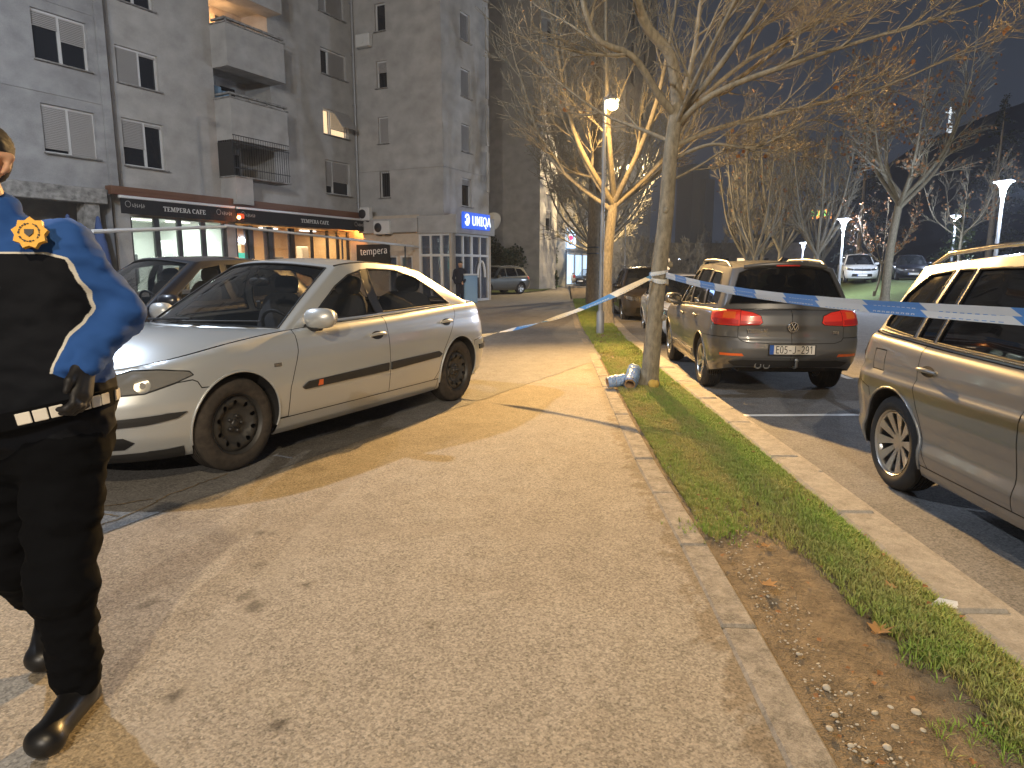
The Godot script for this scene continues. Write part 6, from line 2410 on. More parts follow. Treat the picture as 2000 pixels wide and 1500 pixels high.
func branch_off(mb: MB, pts: Array, rad: Array, dirs: Array, l: float, depth: int, C: Dictionary) -> void:
	if depth >= C.depth:
		tips.append([pts[pts.size() - 1], dirs[dirs.size() - 1]])
		return
	var kids: int = C.kids[mini(depth, C.kids.size() - 1)]
	for i in kids:
		var f := lerpf(C.get("first", 0.25), 1.0, (i + rng.randf()) / kids) * (pts.size() - 1)
		var k := mini(int(f), pts.size() - 2)
		var q: Vector3 = pts[k].lerp(pts[k + 1], f - k)
		var rr: float = lerpf(rad[k], rad[k + 1], f - k)
		var nd := rot_any(dirs[k + 1], rng.randf_range(C.ang[0], C.ang[1]))
		if nd.y < C.get("floor", -0.35):
			nd.y = absf(nd.y) * 0.4
			nd = nd.normalized()
		grow(mb, q, nd, l * rng.randf_range(C.ratio[0], C.ratio[1]), maxf(rr * 0.62, C.get("thin", 0.0025)), depth + 1, C)
	if depth > 0:
		grow(mb, pts[pts.size() - 1], dirs[dirs.size() - 1], l * 0.6, rad[rad.size() - 1], depth + 1, C)

func limb(mb: MB, way: Array, r0: float, r1: float, C: Dictionary, kids_l: float, smooth_n := 4) -> void:	# a limb through given points
	var c := Curve3D.new()
	for k in way.size():
		var a: Vector3 = way[maxi(k - 1, 0)]
		var b: Vector3 = way[mini(k + 1, way.size() - 1)]
		var t := (b - a) * 0.17
		c.add_point(way[k], -t, t)
	var pts := []
	var rad := []
	var dirs := []
	var n := maxi(5, way.size() * smooth_n)
	var total := c.get_baked_length()
	for k in n + 1:
		pts.append(c.sample_baked(total * k / n, true))
		rad.append(lerpf(r0, r1, pow(float(k) / n, 0.8)))
	for k in n + 1:
		dirs.append((pts[mini(k + 1, n)] - pts[maxi(k - 1, 0)]).normalized())
	mb.tube(pts, rad, 9 if r0 > 0.05 else 6, false)
	if kids_l > 0.0:
		branch_off(mb, pts, rad, dirs, kids_l, 0, C)
		grow(mb, pts[n], dirs[n], kids_l * 0.7, r1, 1, C)

func leaf_mesh(mb: MB, p: Vector3, s: float) -> void:
	var b := Basis(Vector3(rng.randf_range(-1, 1), rng.randf_range(-1, 1), rng.randf_range(-1, 1)).normalized(), rng.randf() * TAU)
	var a := p
	var e := p + b * Vector3(0, -s, 0)
	var l := p + b * Vector3(-s * 0.4, -s * 0.45, s * 0.1)
	var r := p + b * Vector3(s * 0.4, -s * 0.45, s * 0.1)
	mb.tri(a, l, e)
	mb.tri(a, e, r)

func main_tree() -> void:
	var base := Vector3(1.75, 0, -8.6)
	var root := thing("street_tree", "bare tree with police tape tied round its trunk, rolls of tape at its foot", "tree", Transform3D(Basis.IDENTITY, base), "bare street trees on the verge")
	rng.seed = 21
	tips.clear()
	var tr := MB.new()
	limb(tr, [Vector3(0, -0.05, 0), Vector3(0.02, 0.25, 0), Vector3(0.07, 1.28, 0), Vector3(0.14, 2.09, 0), Vector3(0.17, 2.88, 0.02), Vector3(0.24, 3.46, 0)], 0.118, 0.082, {}, 0.0, 5)
	tr.lathe([Vector2(0.17, -0.03), Vector2(0.145, 0.04), Vector2(0.122, 0.16), Vector2(0.115, 0.24)], 14, Transform3D.IDENTITY)
	for q in [[1.55, 0.4], [2.2, 2.0], [2.6, 4.0], [0.9, 1.2]]:
		tr.ellipsoid(Vector3(0.08 + q[0] * 0.035, q[0], 0) + Vector3(cos(q[1]), 0, sin(q[1])) * 0.085, Vector3(0.035, 0.04, 0.035))
	put("trunk", tr, M.bark, root)
	var mb := MB.new()
	var C := {"depth": 4, "wob": 0.16, "up": [0.06, 0.05, 0.03, 0.02], "kids": [6, 4, 3, 2], "ang": [0.4, 0.85], "ratio": [0.45, 0.72], "first": 0.2, "thin": 0.0032}
	var big := [
		[[Vector3(0.24, 3.4, 0), Vector3(0.13, 3.98, 0), Vector3(-0.15, 4.26, 0.05), Vector3(-0.31, 4.65, 0.1), Vector3(-0.28, 5.5, 0.1), Vector3(-0.5, 6.6, 0.0)], 0.078, 0.03, 1.5],
		[[Vector3(0.23, 3.3, 0), Vector3(0.0, 3.5, 0.1), Vector3(-0.35, 3.92, 0.2), Vector3(-0.8, 4.15, 0.2), Vector3(-1.0, 4.9, 0.1), Vector3(-1.1, 5.8, 0)], 0.05, 0.02, 1.2],
		[[Vector3(0.22, 3.1, 0), Vector3(0.5, 3.45, -0.2), Vector3(1.3, 4.0, -0.5), Vector3(2.2, 4.7, -0.8)], 0.045, 0.014, 1.1],
		[[Vector3(0.22, 3.2, 0), Vector3(0.6, 3.5, 0.3), Vector3(1.5, 3.8, 0.5), Vector3(2.6, 4.15, 0.4), Vector3(3.4, 4.4, 0.3)], 0.042, 0.010, 1.0],
		[[Vector3(0.2, 2.95, 0), Vector3(0.7, 3.15, 0.1), Vector3(1.6, 3.35, 0.2), Vector3(2.6, 3.6, 0.2), Vector3(3.6, 4.05, 0.1)], 0.036, 0.008, 0.9],
		[[Vector3(0.18, 2.8, 0), Vector3(0.6, 2.95, 0.2), Vector3(1.1, 2.9, 0.3), Vector3(1.7, 3.2, 0.3), Vector3(2.0, 3.15, 0.3)], 0.026, 0.006, 0.7],
		[[Vector3(0.17, 2.55, 0), Vector3(0.5, 2.72, 0.1), Vector3(0.85, 2.92, 0.15), Vector3(1.3, 2.9, 0.2)], 0.02, 0.005, 0.5],
		[[Vector3(0.24, 3.3, 0), Vector3(0.7, 3.9, 0.4), Vector3(1.2, 4.8, 0.8), Vector3(1.6, 5.8, 1.1)], 0.042, 0.014, 1.2],
		[[Vector3(0.24, 3.4, 0), Vector3(0.5, 4.1, -0.4), Vector3(0.7, 5.0, -0.9), Vector3(0.9, 6.0, -1.2)], 0.04, 0.014, 1.2],
		[[Vector3(0.2, 3.0, 0), Vector3(-0.1, 3.2, -0.3), Vector3(-0.6, 3.5, -0.7), Vector3(-1.2, 4.0, -1.0)], 0.03, 0.01, 0.9],
		[[Vector3(0.22, 3.2, 0), Vector3(0.3, 3.6, 0.6), Vector3(0.5, 4.2, 1.3), Vector3(0.8, 5.0, 1.9)], 0.034, 0.011, 1.0],
		[[Vector3(0.22, 3.25, 0), Vector3(1.0, 3.9, 0.1), Vector3(2.0, 4.45, -0.1), Vector3(2.9, 5.2, -0.3)], 0.036, 0.010, 1.0],
	]
	for b in big:
		limb(mb, b[0], b[1], b[2], C, b[3])
	put("crown", mb, M.bark, root)
	var lf := MB.new()
	for k in 60:
		leaf_mesh(lf, tips[rng.randi() % tips.size()][0], 0.07)
	put("dead_leaves", lf, M.dead_leaf, root).set_meta("kind", "stuff")
	print("main tree tips ", tips.size(), " tris ", mb.v.size() / 3)

func bare_tree(called: String, label: String, group: String, at: Vector3, h: float, r: float, sd: int, bark: Material, opt := {}) -> Node3D:
	var root := thing(called, label, "tree", Transform3D(Basis.IDENTITY, at), group)
	rng.seed = sd
	tips.clear()
	var fork: float = opt.get("fork", 0.36) * h
	var lean: Vector3 = opt.get("lean", Vector3(rng.randf_range(-0.2, 0.2), 0, rng.randf_range(-0.2, 0.2)))
	var tr := MB.new()
	var mid := lean * 0.4 + Vector3(rng.randf_range(-0.08, 0.08), fork * 0.5, rng.randf_range(-0.08, 0.08))
	var top := lean + Vector3(0, fork, 0)
	limb(tr, [Vector3(0, -0.05, 0), mid, top], r, r * 0.74, {}, 0.0, 4)
	tr.lathe([Vector2(r * 1.5, -0.03), Vector2(r * 1.15, 0.12), Vector2(r * 0.95, 0.3)], 12, Transform3D.IDENTITY)
	put("trunk", tr, bark, root)
	var mb := MB.new()
	var C := {"depth": opt.get("depth", 3), "wob": 0.15, "up": opt.get("up", [0.12, 0.07, 0.04]), "kids": opt.get("kids", [7, 5, 4]), "ang": opt.get("ang", [0.4, 0.85]), "ratio": [0.42, 0.66], "first": 0.22, "thin": opt.get("thin", 0.005)}
	var n: int = opt.get("limbs", 6)
	for k in n:
		var a := TAU * (k + rng.randf() * 0.7) / n
		var w: float = opt.get("spread", 0.36) * h * rng.randf_range(0.6, 1.0)
		var hh := (h - fork) * rng.randf_range(0.55, 1.0)
		var st := top * rng.randf_range(0.86, 1.0)
		var e := top + Vector3(cos(a) * w, hh, sin(a) * w)
		var m := st.lerp(e, 0.45) + Vector3(cos(a), -0.3, sin(a)) * w * 0.22
		limb(mb, [st, m, e], r * 0.5, r * 0.16, C, h * opt.get("twig", 0.2))
	put("crown", mb, bark, root)
	var lc: int = opt.get("leaves", 0)
	if lc > 0:
		var lf := MB.new()
		for k in lc:
			leaf_mesh(lf, tips[rng.randi() % tips.size()][0] + Vector3(rng.randf_range(-0.1, 0.1), rng.randf_range(-0.1, 0.1), rng.randf_range(-0.1, 0.1)), opt.get("leaf", 0.16))
		put("dead_leaves", lf, M.dead_leaf, root).set_meta("kind", "stuff")
	return root

func bush(called: String, label: String, group: String, cat: String, at: Vector3, size: Vector3, sd: int, m: Material, count: int, leaf: float, trunk := 0.0) -> void:
	var root := thing(called, label, cat, Transform3D(Basis.IDENTITY, at), group)
	rng.seed = sd
	var mb := MB.new()
	var lumps := []
	for k in 16:
		lumps.append([Vector3(rng.randf_range(-0.75, 0.75), rng.randf_range(0.1, 0.85), rng.randf_range(-0.75, 0.75)), rng.randf_range(0.2, 0.42)])
	for k in count:
		var l: Array = lumps[rng.randi() % lumps.size()]
		var d := Vector3(rng.randfn(), rng.randfn(), rng.randfn()).normalized()
		var p: Vector3 = (l[0] + d * l[1] * rng.randf_range(0.55, 1.05))
		p.y = maxf(p.y, 0.02)
		var q := p * size * Vector3(0.5, 1, 0.5)
		q.y += trunk
		leaf_mesh(mb, q, leaf * rng.randf_range(0.6, 1.3))
	put("foliage", mb, m, root)
	var st := MB.new()
	for k in 5:
		var a := TAU * k / 5
		st.tube([Vector3(cos(a), 0, sin(a)) * 0.1 * size.x * 0.5, Vector3(cos(a) * 0.3 * size.x, trunk + size.y * 0.6, sin(a) * 0.3 * size.z)], [0.03 * size.y * 0.4 + 0.01, 0.008], 5)
	put("stem", st, M.bark_dark, root)

func conifer(label: String, at: Vector3, h: float, w: float, sd: int, m: Material) -> void:
	var root := thing("conifer", label, "tree", Transform3D(Basis.IDENTITY, at), "evergreens across the road")
	rng.seed = sd
	var tr := MB.new()
	tr.tube([Vector3.ZERO, Vector3(0, h * 0.97, 0)], [0.02 * h, 0.02], 7)
	put("trunk", tr, M.bark_dark, root)
	var mb := MB.new()
	for k in int(h * 9):
		var f := k / (h * 9)
		var y := lerpf(0.1, 1.0, f) * h
		var l := w * (1.0 - f) * rng.randf_range(0.7, 1.05) + 0.1
		var a := rng.randf() * TAU
		var d := Vector3(cos(a), 0, sin(a))
		for j in int(8 + l * 9):
			var u := rng.randf_range(0.15, 1.0)
			var p := Vector3(0, y, 0) + d * l * u + Vector3(0, -0.22 * l * u * u, 0) + Vector3(rng.randf_range(-0.12, 0.12), rng.randf_range(-0.07, 0.07), rng.randf_range(-0.12, 0.12))
			leaf_mesh(mb, p, 0.16)
	put("foliage", mb, m, root)

func make_trees() -> void:
	mat("dead_leaf", Color(0.26, 0.12, 0.045), 0.9)
	mat("evergreen", Color(0.03, 0.045, 0.022), 0.8)
	mat("evergreen_dark", Color(0.014, 0.02, 0.012), 0.85)
	mat("conifer_green", Color(0.045, 0.065, 0.028), 0.85)
	mat("twig_grey", Color(0.22, 0.21, 0.19), 0.9)
	main_tree()
	var g := "bare street trees on the verge"
	bare_tree("street_tree", "bare forked tree on the verge just behind the taped tree", g, Vector3(2.62, 0, -18.8), 8.2, 0.17, 31, M.bark, {"fork": 0.42, "limbs": 8, "depth": 4, "kids": [5, 4, 3, 2], "lean": Vector3(0.12, 0, 0), "thin": 0.0075, "spread": 0.40, "twig": 0.22})
	bare_tree("street_tree", "pale bare tree on the verge behind the thick wooden pole", g, Vector3(3.62, 0, -29.5), 9.5, 0.17, 33, M.bark, {"fork": 0.4, "limbs": 8, "depth": 4, "kids": [5, 4, 3, 2], "thin": 0.011, "spread": 0.42})
	bare_tree("street_tree", "bare tree further along the verge beyond the dark SUV", g, Vector3(4.35, 0, -37.0), 9.0, 0.16, 35, M.bark, {"limbs": 8, "depth": 4, "kids": [5, 4, 3, 2], "thin": 0.014, "spread": 0.44, "fork": 0.3})
	bare_tree("street_tree", "farthest bare tree on the verge under the small street lamp", g, Vector3(6.4, 0, -54.0), 10.0, 0.18, 37, M.bark, {"limbs": 9, "depth": 3, "kids": [7, 5, 4], "thin": 0.02, "spread": 0.5, "fork": 0.28})
	# thick wooden pole
	var wp := thing("utility_pole", "thick brown wooden utility pole standing on the verge", "pole", Transform3D(Basis.IDENTITY, Vector3(3.36, 0, -29.0)))
	var pm := MB.new()
	pm.tube([Vector3(0, -0.1, 0), Vector3(0.05, 5, 0), Vector3(0.15, 14.0, 0)], [0.25, 0.235, 0.2], 12)
	put("shaft", pm, M.bark_dark, wp)
	var pc := MB.new()
	for y in [2.1, 2.35]:
		pc.lathe([Vector2(0.255, y), Vector2(0.265, y + 0.01), Vector2(0.265, y + 0.05), Vector2(0.255, y + 0.06)], 14, Transform3D(Basis.IDENTITY, Vector3(0.02, 0, 0)))
	put("steel_band", pc, M.dark_metal, wp)
	# across the road
	var p := "bare trees across the road"
	bare_tree("park_tree", "leaning tree with brown leaves on the lawn between the grey SUV and the people carrier", p, Vector3(16.3, bank(16.3, 30) - 0.05, -30.0), 9.6, 0.2, 41, M.bark, {"fork": 0.48, "limbs": 8, "depth": 3, "kids": [7, 5, 4], "lean": Vector3(0.3, 0, 0), "leaves": 900, "leaf": 0.15, "thin": 0.008, "spread": 0.3, "up": [0.1, 0.05, 0.02]})
	bare_tree("young_tree", "small young tree with dry brown leaves before the white car", p, Vector3(17.4, bank(17.4, 33) - 0.05, -33.0), 4.3, 0.05, 43, M.bark_dark, {"fork": 0.4, "limbs": 6, "depth": 2, "leaves": 260, "leaf": 0.13, "thin": 0.007})
	bare_tree("young_tree", "slim pale young tree beside the conifer at right", p, Vector3(22.6, bank(22.6, 35) - 0.05, -35.0), 5.6, 0.08, 44, M.bark, {"fork": 0.45, "limbs": 6, "depth": 3, "kids": [5, 4, 3], "thin": 0.007, "leaves": 160, "leaf": 0.14})
	var k := 0
	for q in [[16.2, 46.0, 9.6], [18.2, 47.0, 10.5], [19.8, 45.0, 10.0], [17.0, 50.0, 8.5], [23.5, 52.0, 9.0], [20.5, 57.0, 11.0]]:
		bare_tree("park_tree", ["leftmost bare park tree above the grey SUV's left roof rail", "tall multi-stemmed bare park tree above the grey SUV", "bare park tree right of the multi-stemmed one, above the grey SUV", "low bare park tree behind the leftmost one", "dark bare park tree under the green display", "tall bare park tree farthest behind the group"][k], p, Vector3(q[0], 0.3, -q[1]), q[2], 0.22, 50 + k, M.bark, {"fork": 0.22, "limbs": 8, "depth": 3, "kids": [6, 4, 3], "thin": 0.016, "spread": 0.27, "leaves": 60, "leaf": 0.2})
		k += 1
	conifer("green conifer with drooping branches beside the slim young tree", Vector3(24.5, 0.9, -38.0), 4.2, 1.9, 61, M.conifer_green)
	for q in [[33.0, 48.0, 12.0, 4.0], [38.0, 44.0, 9.0, 3.2], [29.0, 58.0, 13.0, 4.2], [43.0, 52.0, 14.0, 4.5]]:
		k += 1
		conifer(["dark conifer at the right edge, tallest", "dark conifer behind the bright park lamp", "dark conifer behind the slim young tree", "dark conifer at the far right edge"][k - 7], Vector3(q[0], 1.0, -q[1]), q[2], q[3], 60 + k, M.evergreen_dark)
	bush("evergreen_shrub", "dark evergreen shrub on the bed beside the glazed office", "evergreen shrubs by the blocks", "shrub", Vector3(-0.7, 0.06, -50.5), Vector3(4.4, 3.7, 3.5), 71, M.evergreen, 9000, 0.2)
	bush("evergreen_shrub", "rounded evergreen shrub beside the pale hatchback", "evergreen shrubs by the blocks", "shrub", Vector3(1.9, 0.06, -53.5), Vector3(3.4, 3.2, 3.0), 72, M.evergreen, 7000, 0.2)
	k = 0
	for q in [[9.5, 62.0, 4.0], [12.0, 66.0, 4.6], [14.5, 70.0, 4.6], [17.5, 68.0, 4.0], [22.0, 76.0, 5.0]]:
		bare_tree("bare_shrub", ["pale leafless shrub right behind the taped tree trunk", "second pale leafless shrub right of the taped trunk", "third pale leafless shrub right of the taped trunk", "fourth pale leafless shrub, left of the park trees", "pale leafless shrub behind the park trees"][k], "pale leafless shrubs down the road", Vector3(q[0], -0.1, -q[1]), q[2], 0.06, 80 + k, M.twig_grey, {"fork": 0.08, "limbs": 12, "depth": 3, "kids": [6, 5, 4], "thin": 0.013, "spread": 0.4})
		k += 1

# ---------------------------------------------------------------- people
# Bones are [a, b, ra, rb]; their distances are joined smoothly and meshed as surface nets.
func body_mesh(bones: Array, cell: float, k: float) -> MB:
	var lo := Vector3.ONE * 1e9
	var hi := -lo
	for b in bones:
		var r := maxf(b[2], b[3]) + cell * 2.0 + k
		lo = lo.min(b[0] - Vector3.ONE * r).min(b[1] - Vector3.ONE * r)
		hi = hi.max(b[0] + Vector3.ONE * r).max(b[1] + Vector3.ONE * r)
	var n := Vector3i(((hi - lo) / cell).ceil()) + Vector3i.ONE
	var f := PackedFloat32Array()
	f.resize(n.x * n.y * n.z)
	f.fill(1.0)
	for b in bones:
		var r := maxf(b[2], b[3]) + k + cell * 2.0
		var a: Vector3 = b[0]
		var ab: Vector3 = b[1] - b[0]
		var il := 1.0 / maxf(ab.length_squared(), 1e-9)
		var ra: float = b[2]
		var dr: float = b[3] - b[2]
		var p0 := Vector3i(((a.min(b[1]) - Vector3.ONE * r - lo) / cell).floor()).clamp(Vector3i.ZERO, n - Vector3i.ONE)
		var p1 := Vector3i(((a.max(b[1]) + Vector3.ONE * r - lo) / cell).ceil()).clamp(Vector3i.ZERO, n - Vector3i.ONE)
		for z in range(p0.z, p1.z + 1):
			for y in range(p0.y, p1.y + 1):
				var row := (z * n.y + y) * n.x
				for x in range(p0.x, p1.x + 1):
					var p := lo + Vector3(x, y, z) * cell - a
					var t := clampf(p.dot(ab) * il, 0.0, 1.0)
					var d := (p - ab * t).length() - ra - dr * t
					var o := f[row + x]
					var h := maxf(k - absf(o - d), 0.0) / k
					f[row + x] = minf(o, d) - h * h * k * 0.25
	var id := {}
	var pts := PackedVector3Array()
	for z in n.z - 1:
		for y in n.y - 1:
			for x in n.x - 1:
				var i := (z * n.y + y) * n.x + x
				var v0 := f[i]
				if v0 > cell * 2.0 or v0 < -cell * 2.0:
					continue
				var sum := Vector3.ZERO
				var cnt := 0
				var c := [v0, f[i + 1], f[i + n.x], f[i + n.x + 1], f[i + n.x * n.y], f[i + n.x * n.y + 1], f[i + n.x * n.y + n.x], f[i + n.x * n.y + n.x + 1]]
				for e in [[0, 1], [2, 3], [4, 5], [6, 7], [0, 2], [1, 3], [4, 6], [5, 7], [0, 4], [1, 5], [2, 6], [3, 7]]:
					var p: float = c[e[0]]
					var q: float = c[e[1]]
					if (p < 0.0) != (q < 0.0):
						var t := p / (p - q)
						var u := Vector3(e[0] & 1, (e[0] >> 1) & 1, e[0] >> 2)
						var w := Vector3(e[1] & 1, (e[1] >> 1) & 1, e[1] >> 2)
						sum += u.lerp(w, t)
						cnt += 1
				if cnt:
					id[i] = pts.size()
					pts.append(lo + (Vector3(x, y, z) + sum / cnt) * cell)
	var sample := func(p: Vector3) -> float:
		var g := (p - lo) / cell
		var q := Vector3i(g.floor()).clamp(Vector3i.ZERO, n - Vector3i.ONE * 2)
		var t := g - Vector3(q)
		var i := (q.z * n.y + q.y) * n.x + q.x
		var yy := n.x
		var zz := n.x * n.y
		var a := lerpf(lerpf(f[i], f[i + 1], t.x), lerpf(f[i + yy], f[i + yy + 1], t.x), t.y)
		var b := lerpf(lerpf(f[i + zz], f[i + zz + 1], t.x), lerpf(f[i + zz + yy], f[i + zz + yy + 1], t.x), t.y)
		return lerpf(a, b, t.z)
	var nr := PackedVector3Array()
	for p in pts:
		var e := cell * 0.8
		var g := Vector3(sample.call(p + Vector3(e, 0, 0)) - sample.call(p - Vector3(e, 0, 0)), sample.call(p + Vector3(0, e, 0)) - sample.call(p - Vector3(0, e, 0)), sample.call(p + Vector3(0, 0, e)) - sample.call(p - Vector3(0, 0, e)))
		nr.append(g.normalized())
	var mb := MB.new()
	var sx := 1
	var sy := n.x
	var sz := n.x * n.y
	for i in id:
		for ax in [[sx, sy, sz], [sy, sz, sx], [sz, sx, sy]]:
			var j: int = i + ax[0]
			if (f[i] < 0.0) == (f[j] < 0.0):
				continue
			var q := [i, i - ax[1], i - ax[1] - ax[2], i - ax[2]]
			if not (id.has(q[1]) and id.has(q[2]) and id.has(q[3])):
				continue
			var a: int = id[q[0]]
			var b: int = id[q[1]]
			var c: int = id[q[2]]
			var d: int = id[q[3]]
			mb.smooth(pts[a], pts[b], pts[c], nr[a], nr[b], nr[c])
			mb.smooth(pts[a], pts[c], pts[d], nr[a], nr[c], nr[d])
	return mb

func fold(mb: MB, amp: float, sd: int, freq := 9.0) -> void:	# creases in cloth
	var n := FastNoiseLite.new()
	n.seed = sd
	n.frequency = 1.0
	n.fractal_octaves = 2
	for k in mb.v.size():
		var p := mb.v[k]
		var q := Vector3(p.x * freq, p.y * freq * 1.7, p.z * freq)
		mb.v[k] = p + mb.n[k] * amp * n.get_noise_3dv(q)
		var e := 0.02
		var g := Vector3(n.get_noise_3dv(q + Vector3(e * freq, 0, 0)), n.get_noise_3dv(q + Vector3(0, e * freq * 1.7, 0)), n.get_noise_3dv(q + Vector3(0, 0, e * freq))) - Vector3.ONE * n.get_noise_3dv(q)
		g *= amp / e
		mb.n[k] = (mb.n[k] - (g - mb.n[k] * g.dot(mb.n[k]))).normalized()

func jacket_texture(x0: float, y0: float, w: float, h: float) -> ImageTexture:	# front print of the jacket: blue yoke and sleeves, black body, pale piping
	var s := 768
	var im := Image.create(s, s, false, Image.FORMAT_RGB8)
	var blue := Color(0.025, 0.085, 0.30).linear_to_srgb()
	var navy := Color(0.006, 0.007, 0.011).linear_to_srgb()
	var pale := Color(0.62, 0.60, 0.55).linear_to_srgb()
	im.fill(blue)
	var half := [Vector2(0.0, 1.545), Vector2(0.17, 1.545), Vector2(0.215, 1.53), Vector2(0.262, 1.43), Vector2(0.272, 1.385), Vector2(0.262, 1.345), Vector2(0.235, 1.30), Vector2(0.20, 1.2), Vector2(0.34, 1.12), Vector2(0.34, 0.9), Vector2(0, 0.9)]
	var cx := 0.0
	var poly := PackedVector2Array()
	for p in half:
		poly.append(p)
	for k in range(half.size() - 1, 0, -1):
		poly.append(Vector2(-half[k].x, half[k].y))
	var sp := PackedVector2Array()
	for p in poly:
		sp.append(Vector2((p.x - x0) / w * s, (1.0 - (p.y - y0) / h) * s))
	var r := Rect2(sp[0], Vector2.ZERO)
	for p in sp:
		r = r.expand(p)
	for y in range(maxi(0, int(r.position.y)), mini(s, int(r.end.y) + 1)):
		for x in range(maxi(0, int(r.position.x)), mini(s, int(r.end.x) + 1)):
			if Geometry2D.is_point_in_polygon(Vector2(x, y), sp):
				im.set_pixel(x, y, navy)
	for k in [0, 1, 2, 3, 4, 5, 6]:
		for sgn in [1.0, -1.0]:
			var a := Vector2((half[k].x * sgn - x0) / w * s, (1.0 - (half[k].y - y0) / h) * s)
			var b := Vector2((half[k + 1].x * sgn - x0) / w * s, (1.0 - (half[k + 1].y - y0) / h) * s)
			for j in 120:
				var p := a.lerp(b, j / 119.0)
				im.fill_rect(Rect2i(int(p.x) - 2, int(p.y) - 2, 5, 5), pale)
	return ImageTexture.create_from_image(im)

func officer() -> void:
	var o := Vector3(-1.50, 0, -2.10)	# joints below are given in the world
	var root := thing("person", "person in a blue and black police jacket walking in at the left edge", "person", Transform3D(Basis.IDENTITY, o + Vector3(-0.02, 0, 0)))
	var P := func(x: float, y: float, z: float) -> Vector3: return Vector3(x, y, -z) - o	# world x, height, distance away
	mat("skin", Color(0.47, 0.27, 0.17), 0.55).subsurf_scatter_enabled = true
	M.skin.subsurf_scatter_strength = 0.15
	mat("hair", Color(0.012, 0.01, 0.009), 0.7)
	mat("trousers", Color(0.004, 0.0045, 0.006), 0.95).metallic_specular = 0.2
	mat("boot", Color(0.008, 0.008, 0.009), 0.4)
	mat("glove", Color(0.009, 0.009, 0.011), 0.6)
	mat("reflective", Color(0.75, 0.72, 0.66), 0.35)
	mat("badge_gold", Color(0.80, 0.42, 0.03), 0.5)
	var shL: Vector3 = P.call(-1.335, 1.565, 2.11)
	var shR: Vector3 = P.call(-1.70, 1.555, 2.12)
	var elL: Vector3 = P.call(-1.225, 1.36, 2.17)
	var elR: Vector3 = P.call(-1.93, 1.33, 2.16)
	var wrL: Vector3 = P.call(-1.25, 1.225, 2.0)
	var wrR: Vector3 = P.call(-1.88, 1.14, 1.98)
	var neck: Vector3 = P.call(-1.525, 1.60, 2.08)
	var head: Vector3 = P.call(-1.525, 1.80, 2.03)
	var pel: Vector3 = P.call(-1.50, 1.0, 2.10)
	var hipL: Vector3 = P.call(-1.40, 0.96, 2.10)
	var hipR: Vector3 = P.call(-1.60, 0.96, 2.12)
	var knL: Vector3 = P.call(-1.405, 0.53, 2.02)
	var knR: Vector3 = P.call(-1.69, 0.52, 2.18)
	var anL: Vector3 = P.call(-1.445, 0.09, 2.10)
	var anR: Vector3 = P.call(-1.81, 0.16, 2.52)
	# the body itself: head, neck, trunk, limbs in one skin
	var body := [
		[neck, P.call(-1.525, 1.70, 2.06), 0.058, 0.055], [P.call(-1.53, 1.42, 2.12), neck, 0.09, 0.05], [P.call(-1.46, 1.02, 2.1), P.call(-1.53, 1.42, 2.1), 0.115, 0.12],
		[shL, neck, 0.04, 0.045], [shR, neck, 0.04, 0.045], [shL, elL, 0.045, 0.04], [shR, elR, 0.045, 0.04], [elL, wrL, 0.038, 0.028], [elR, wrR, 0.038, 0.028],
		[pel, hipL, 0.1, 0.08], [pel, hipR, 0.1, 0.08], [hipL, knL, 0.075, 0.05], [hipR, knR, 0.075, 0.05], [knL, anL, 0.048, 0.036], [knR, anR, 0.048, 0.036],
	]
	var bm := body_mesh(body, 0.016, 0.04)
	# head with brow, nose, jaw, lips and ears, on a finer grid
	var h := head
	var face := [
		[h + Vector3(0, 0.035, 0.012), h + Vector3(0, 0.03, -0.03), 0.075, 0.078], [h + Vector3(0, -0.03, 0.03), h + Vector3(0, 0.02, 0.02), 0.062, 0.07],
		[h + Vector3(0, -0.075, 0.05), h + Vector3(0, -0.05, 0.04), 0.038, 0.052], [h + Vector3(0.045, -0.055, 0.01), h + Vector3(0.01, -0.085, 0.055), 0.025, 0.024], [h + Vector3(-0.045, -0.055, 0.01), h + Vector3(-0.01, -0.085, 0.055), 0.025, 0.024],
		[h + Vector3(0, 0.015, 0.088), h + Vector3(0, -0.018, 0.108), 0.009, 0.013], [h + Vector3(0.012, -0.02, 0.095), h + Vector3(-0.012, -0.02, 0.095), 0.009, 0.009],
		[h + Vector3(0.04, 0.028, 0.07), h + Vector3(0.012, 0.026, 0.085), 0.012, 0.011], [h + Vector3(-0.04, 0.028, 0.07), h + Vector3(-0.012, 0.026, 0.085), 0.012, 0.011],
		[h + Vector3(0.02, -0.05, 0.083), h + Vector3(-0.02, -0.05, 0.083), 0.007, 0.007], [h + Vector3(0.018, -0.06, 0.082), h + Vector3(-0.018, -0.06, 0.082), 0.008, 0.008],
		[h + Vector3(0.05, -0.01, 0.055), h + Vector3(0.045, -0.03, 0.05), 0.02, 0.02], [h + Vector3(-0.05, -0.01, 0.055), h + Vector3(-0.045, -0.03, 0.05), 0.02, 0.02],
		[h + Vector3(0, -0.06, -0.01), P.call(-1.525, 1.66, 2.07), 0.052, 0.056],
	]
	for s in [1.0, -1.0]:
		face.append([h + Vector3(0.079 * s, 0.022, -0.012), h + Vector3(0.088 * s, 0.018, -0.028), 0.009, 0.011])
		face.append([h + Vector3(0.088 * s, 0.02, -0.028), h + Vector3(0.084 * s, -0.014, -0.016), 0.008, 0.007])
		face.append([h + Vector3(0.084 * s, -0.014, -0.016), h + Vector3(0.077 * s, -0.028, -0.006), 0.008, 0.006])
	var fm := body_mesh(face, 0.005, 0.012)
	bm.v.append_array(fm.v)
	bm.n.append_array(fm.n)
	put("body", bm, M.skin, root)
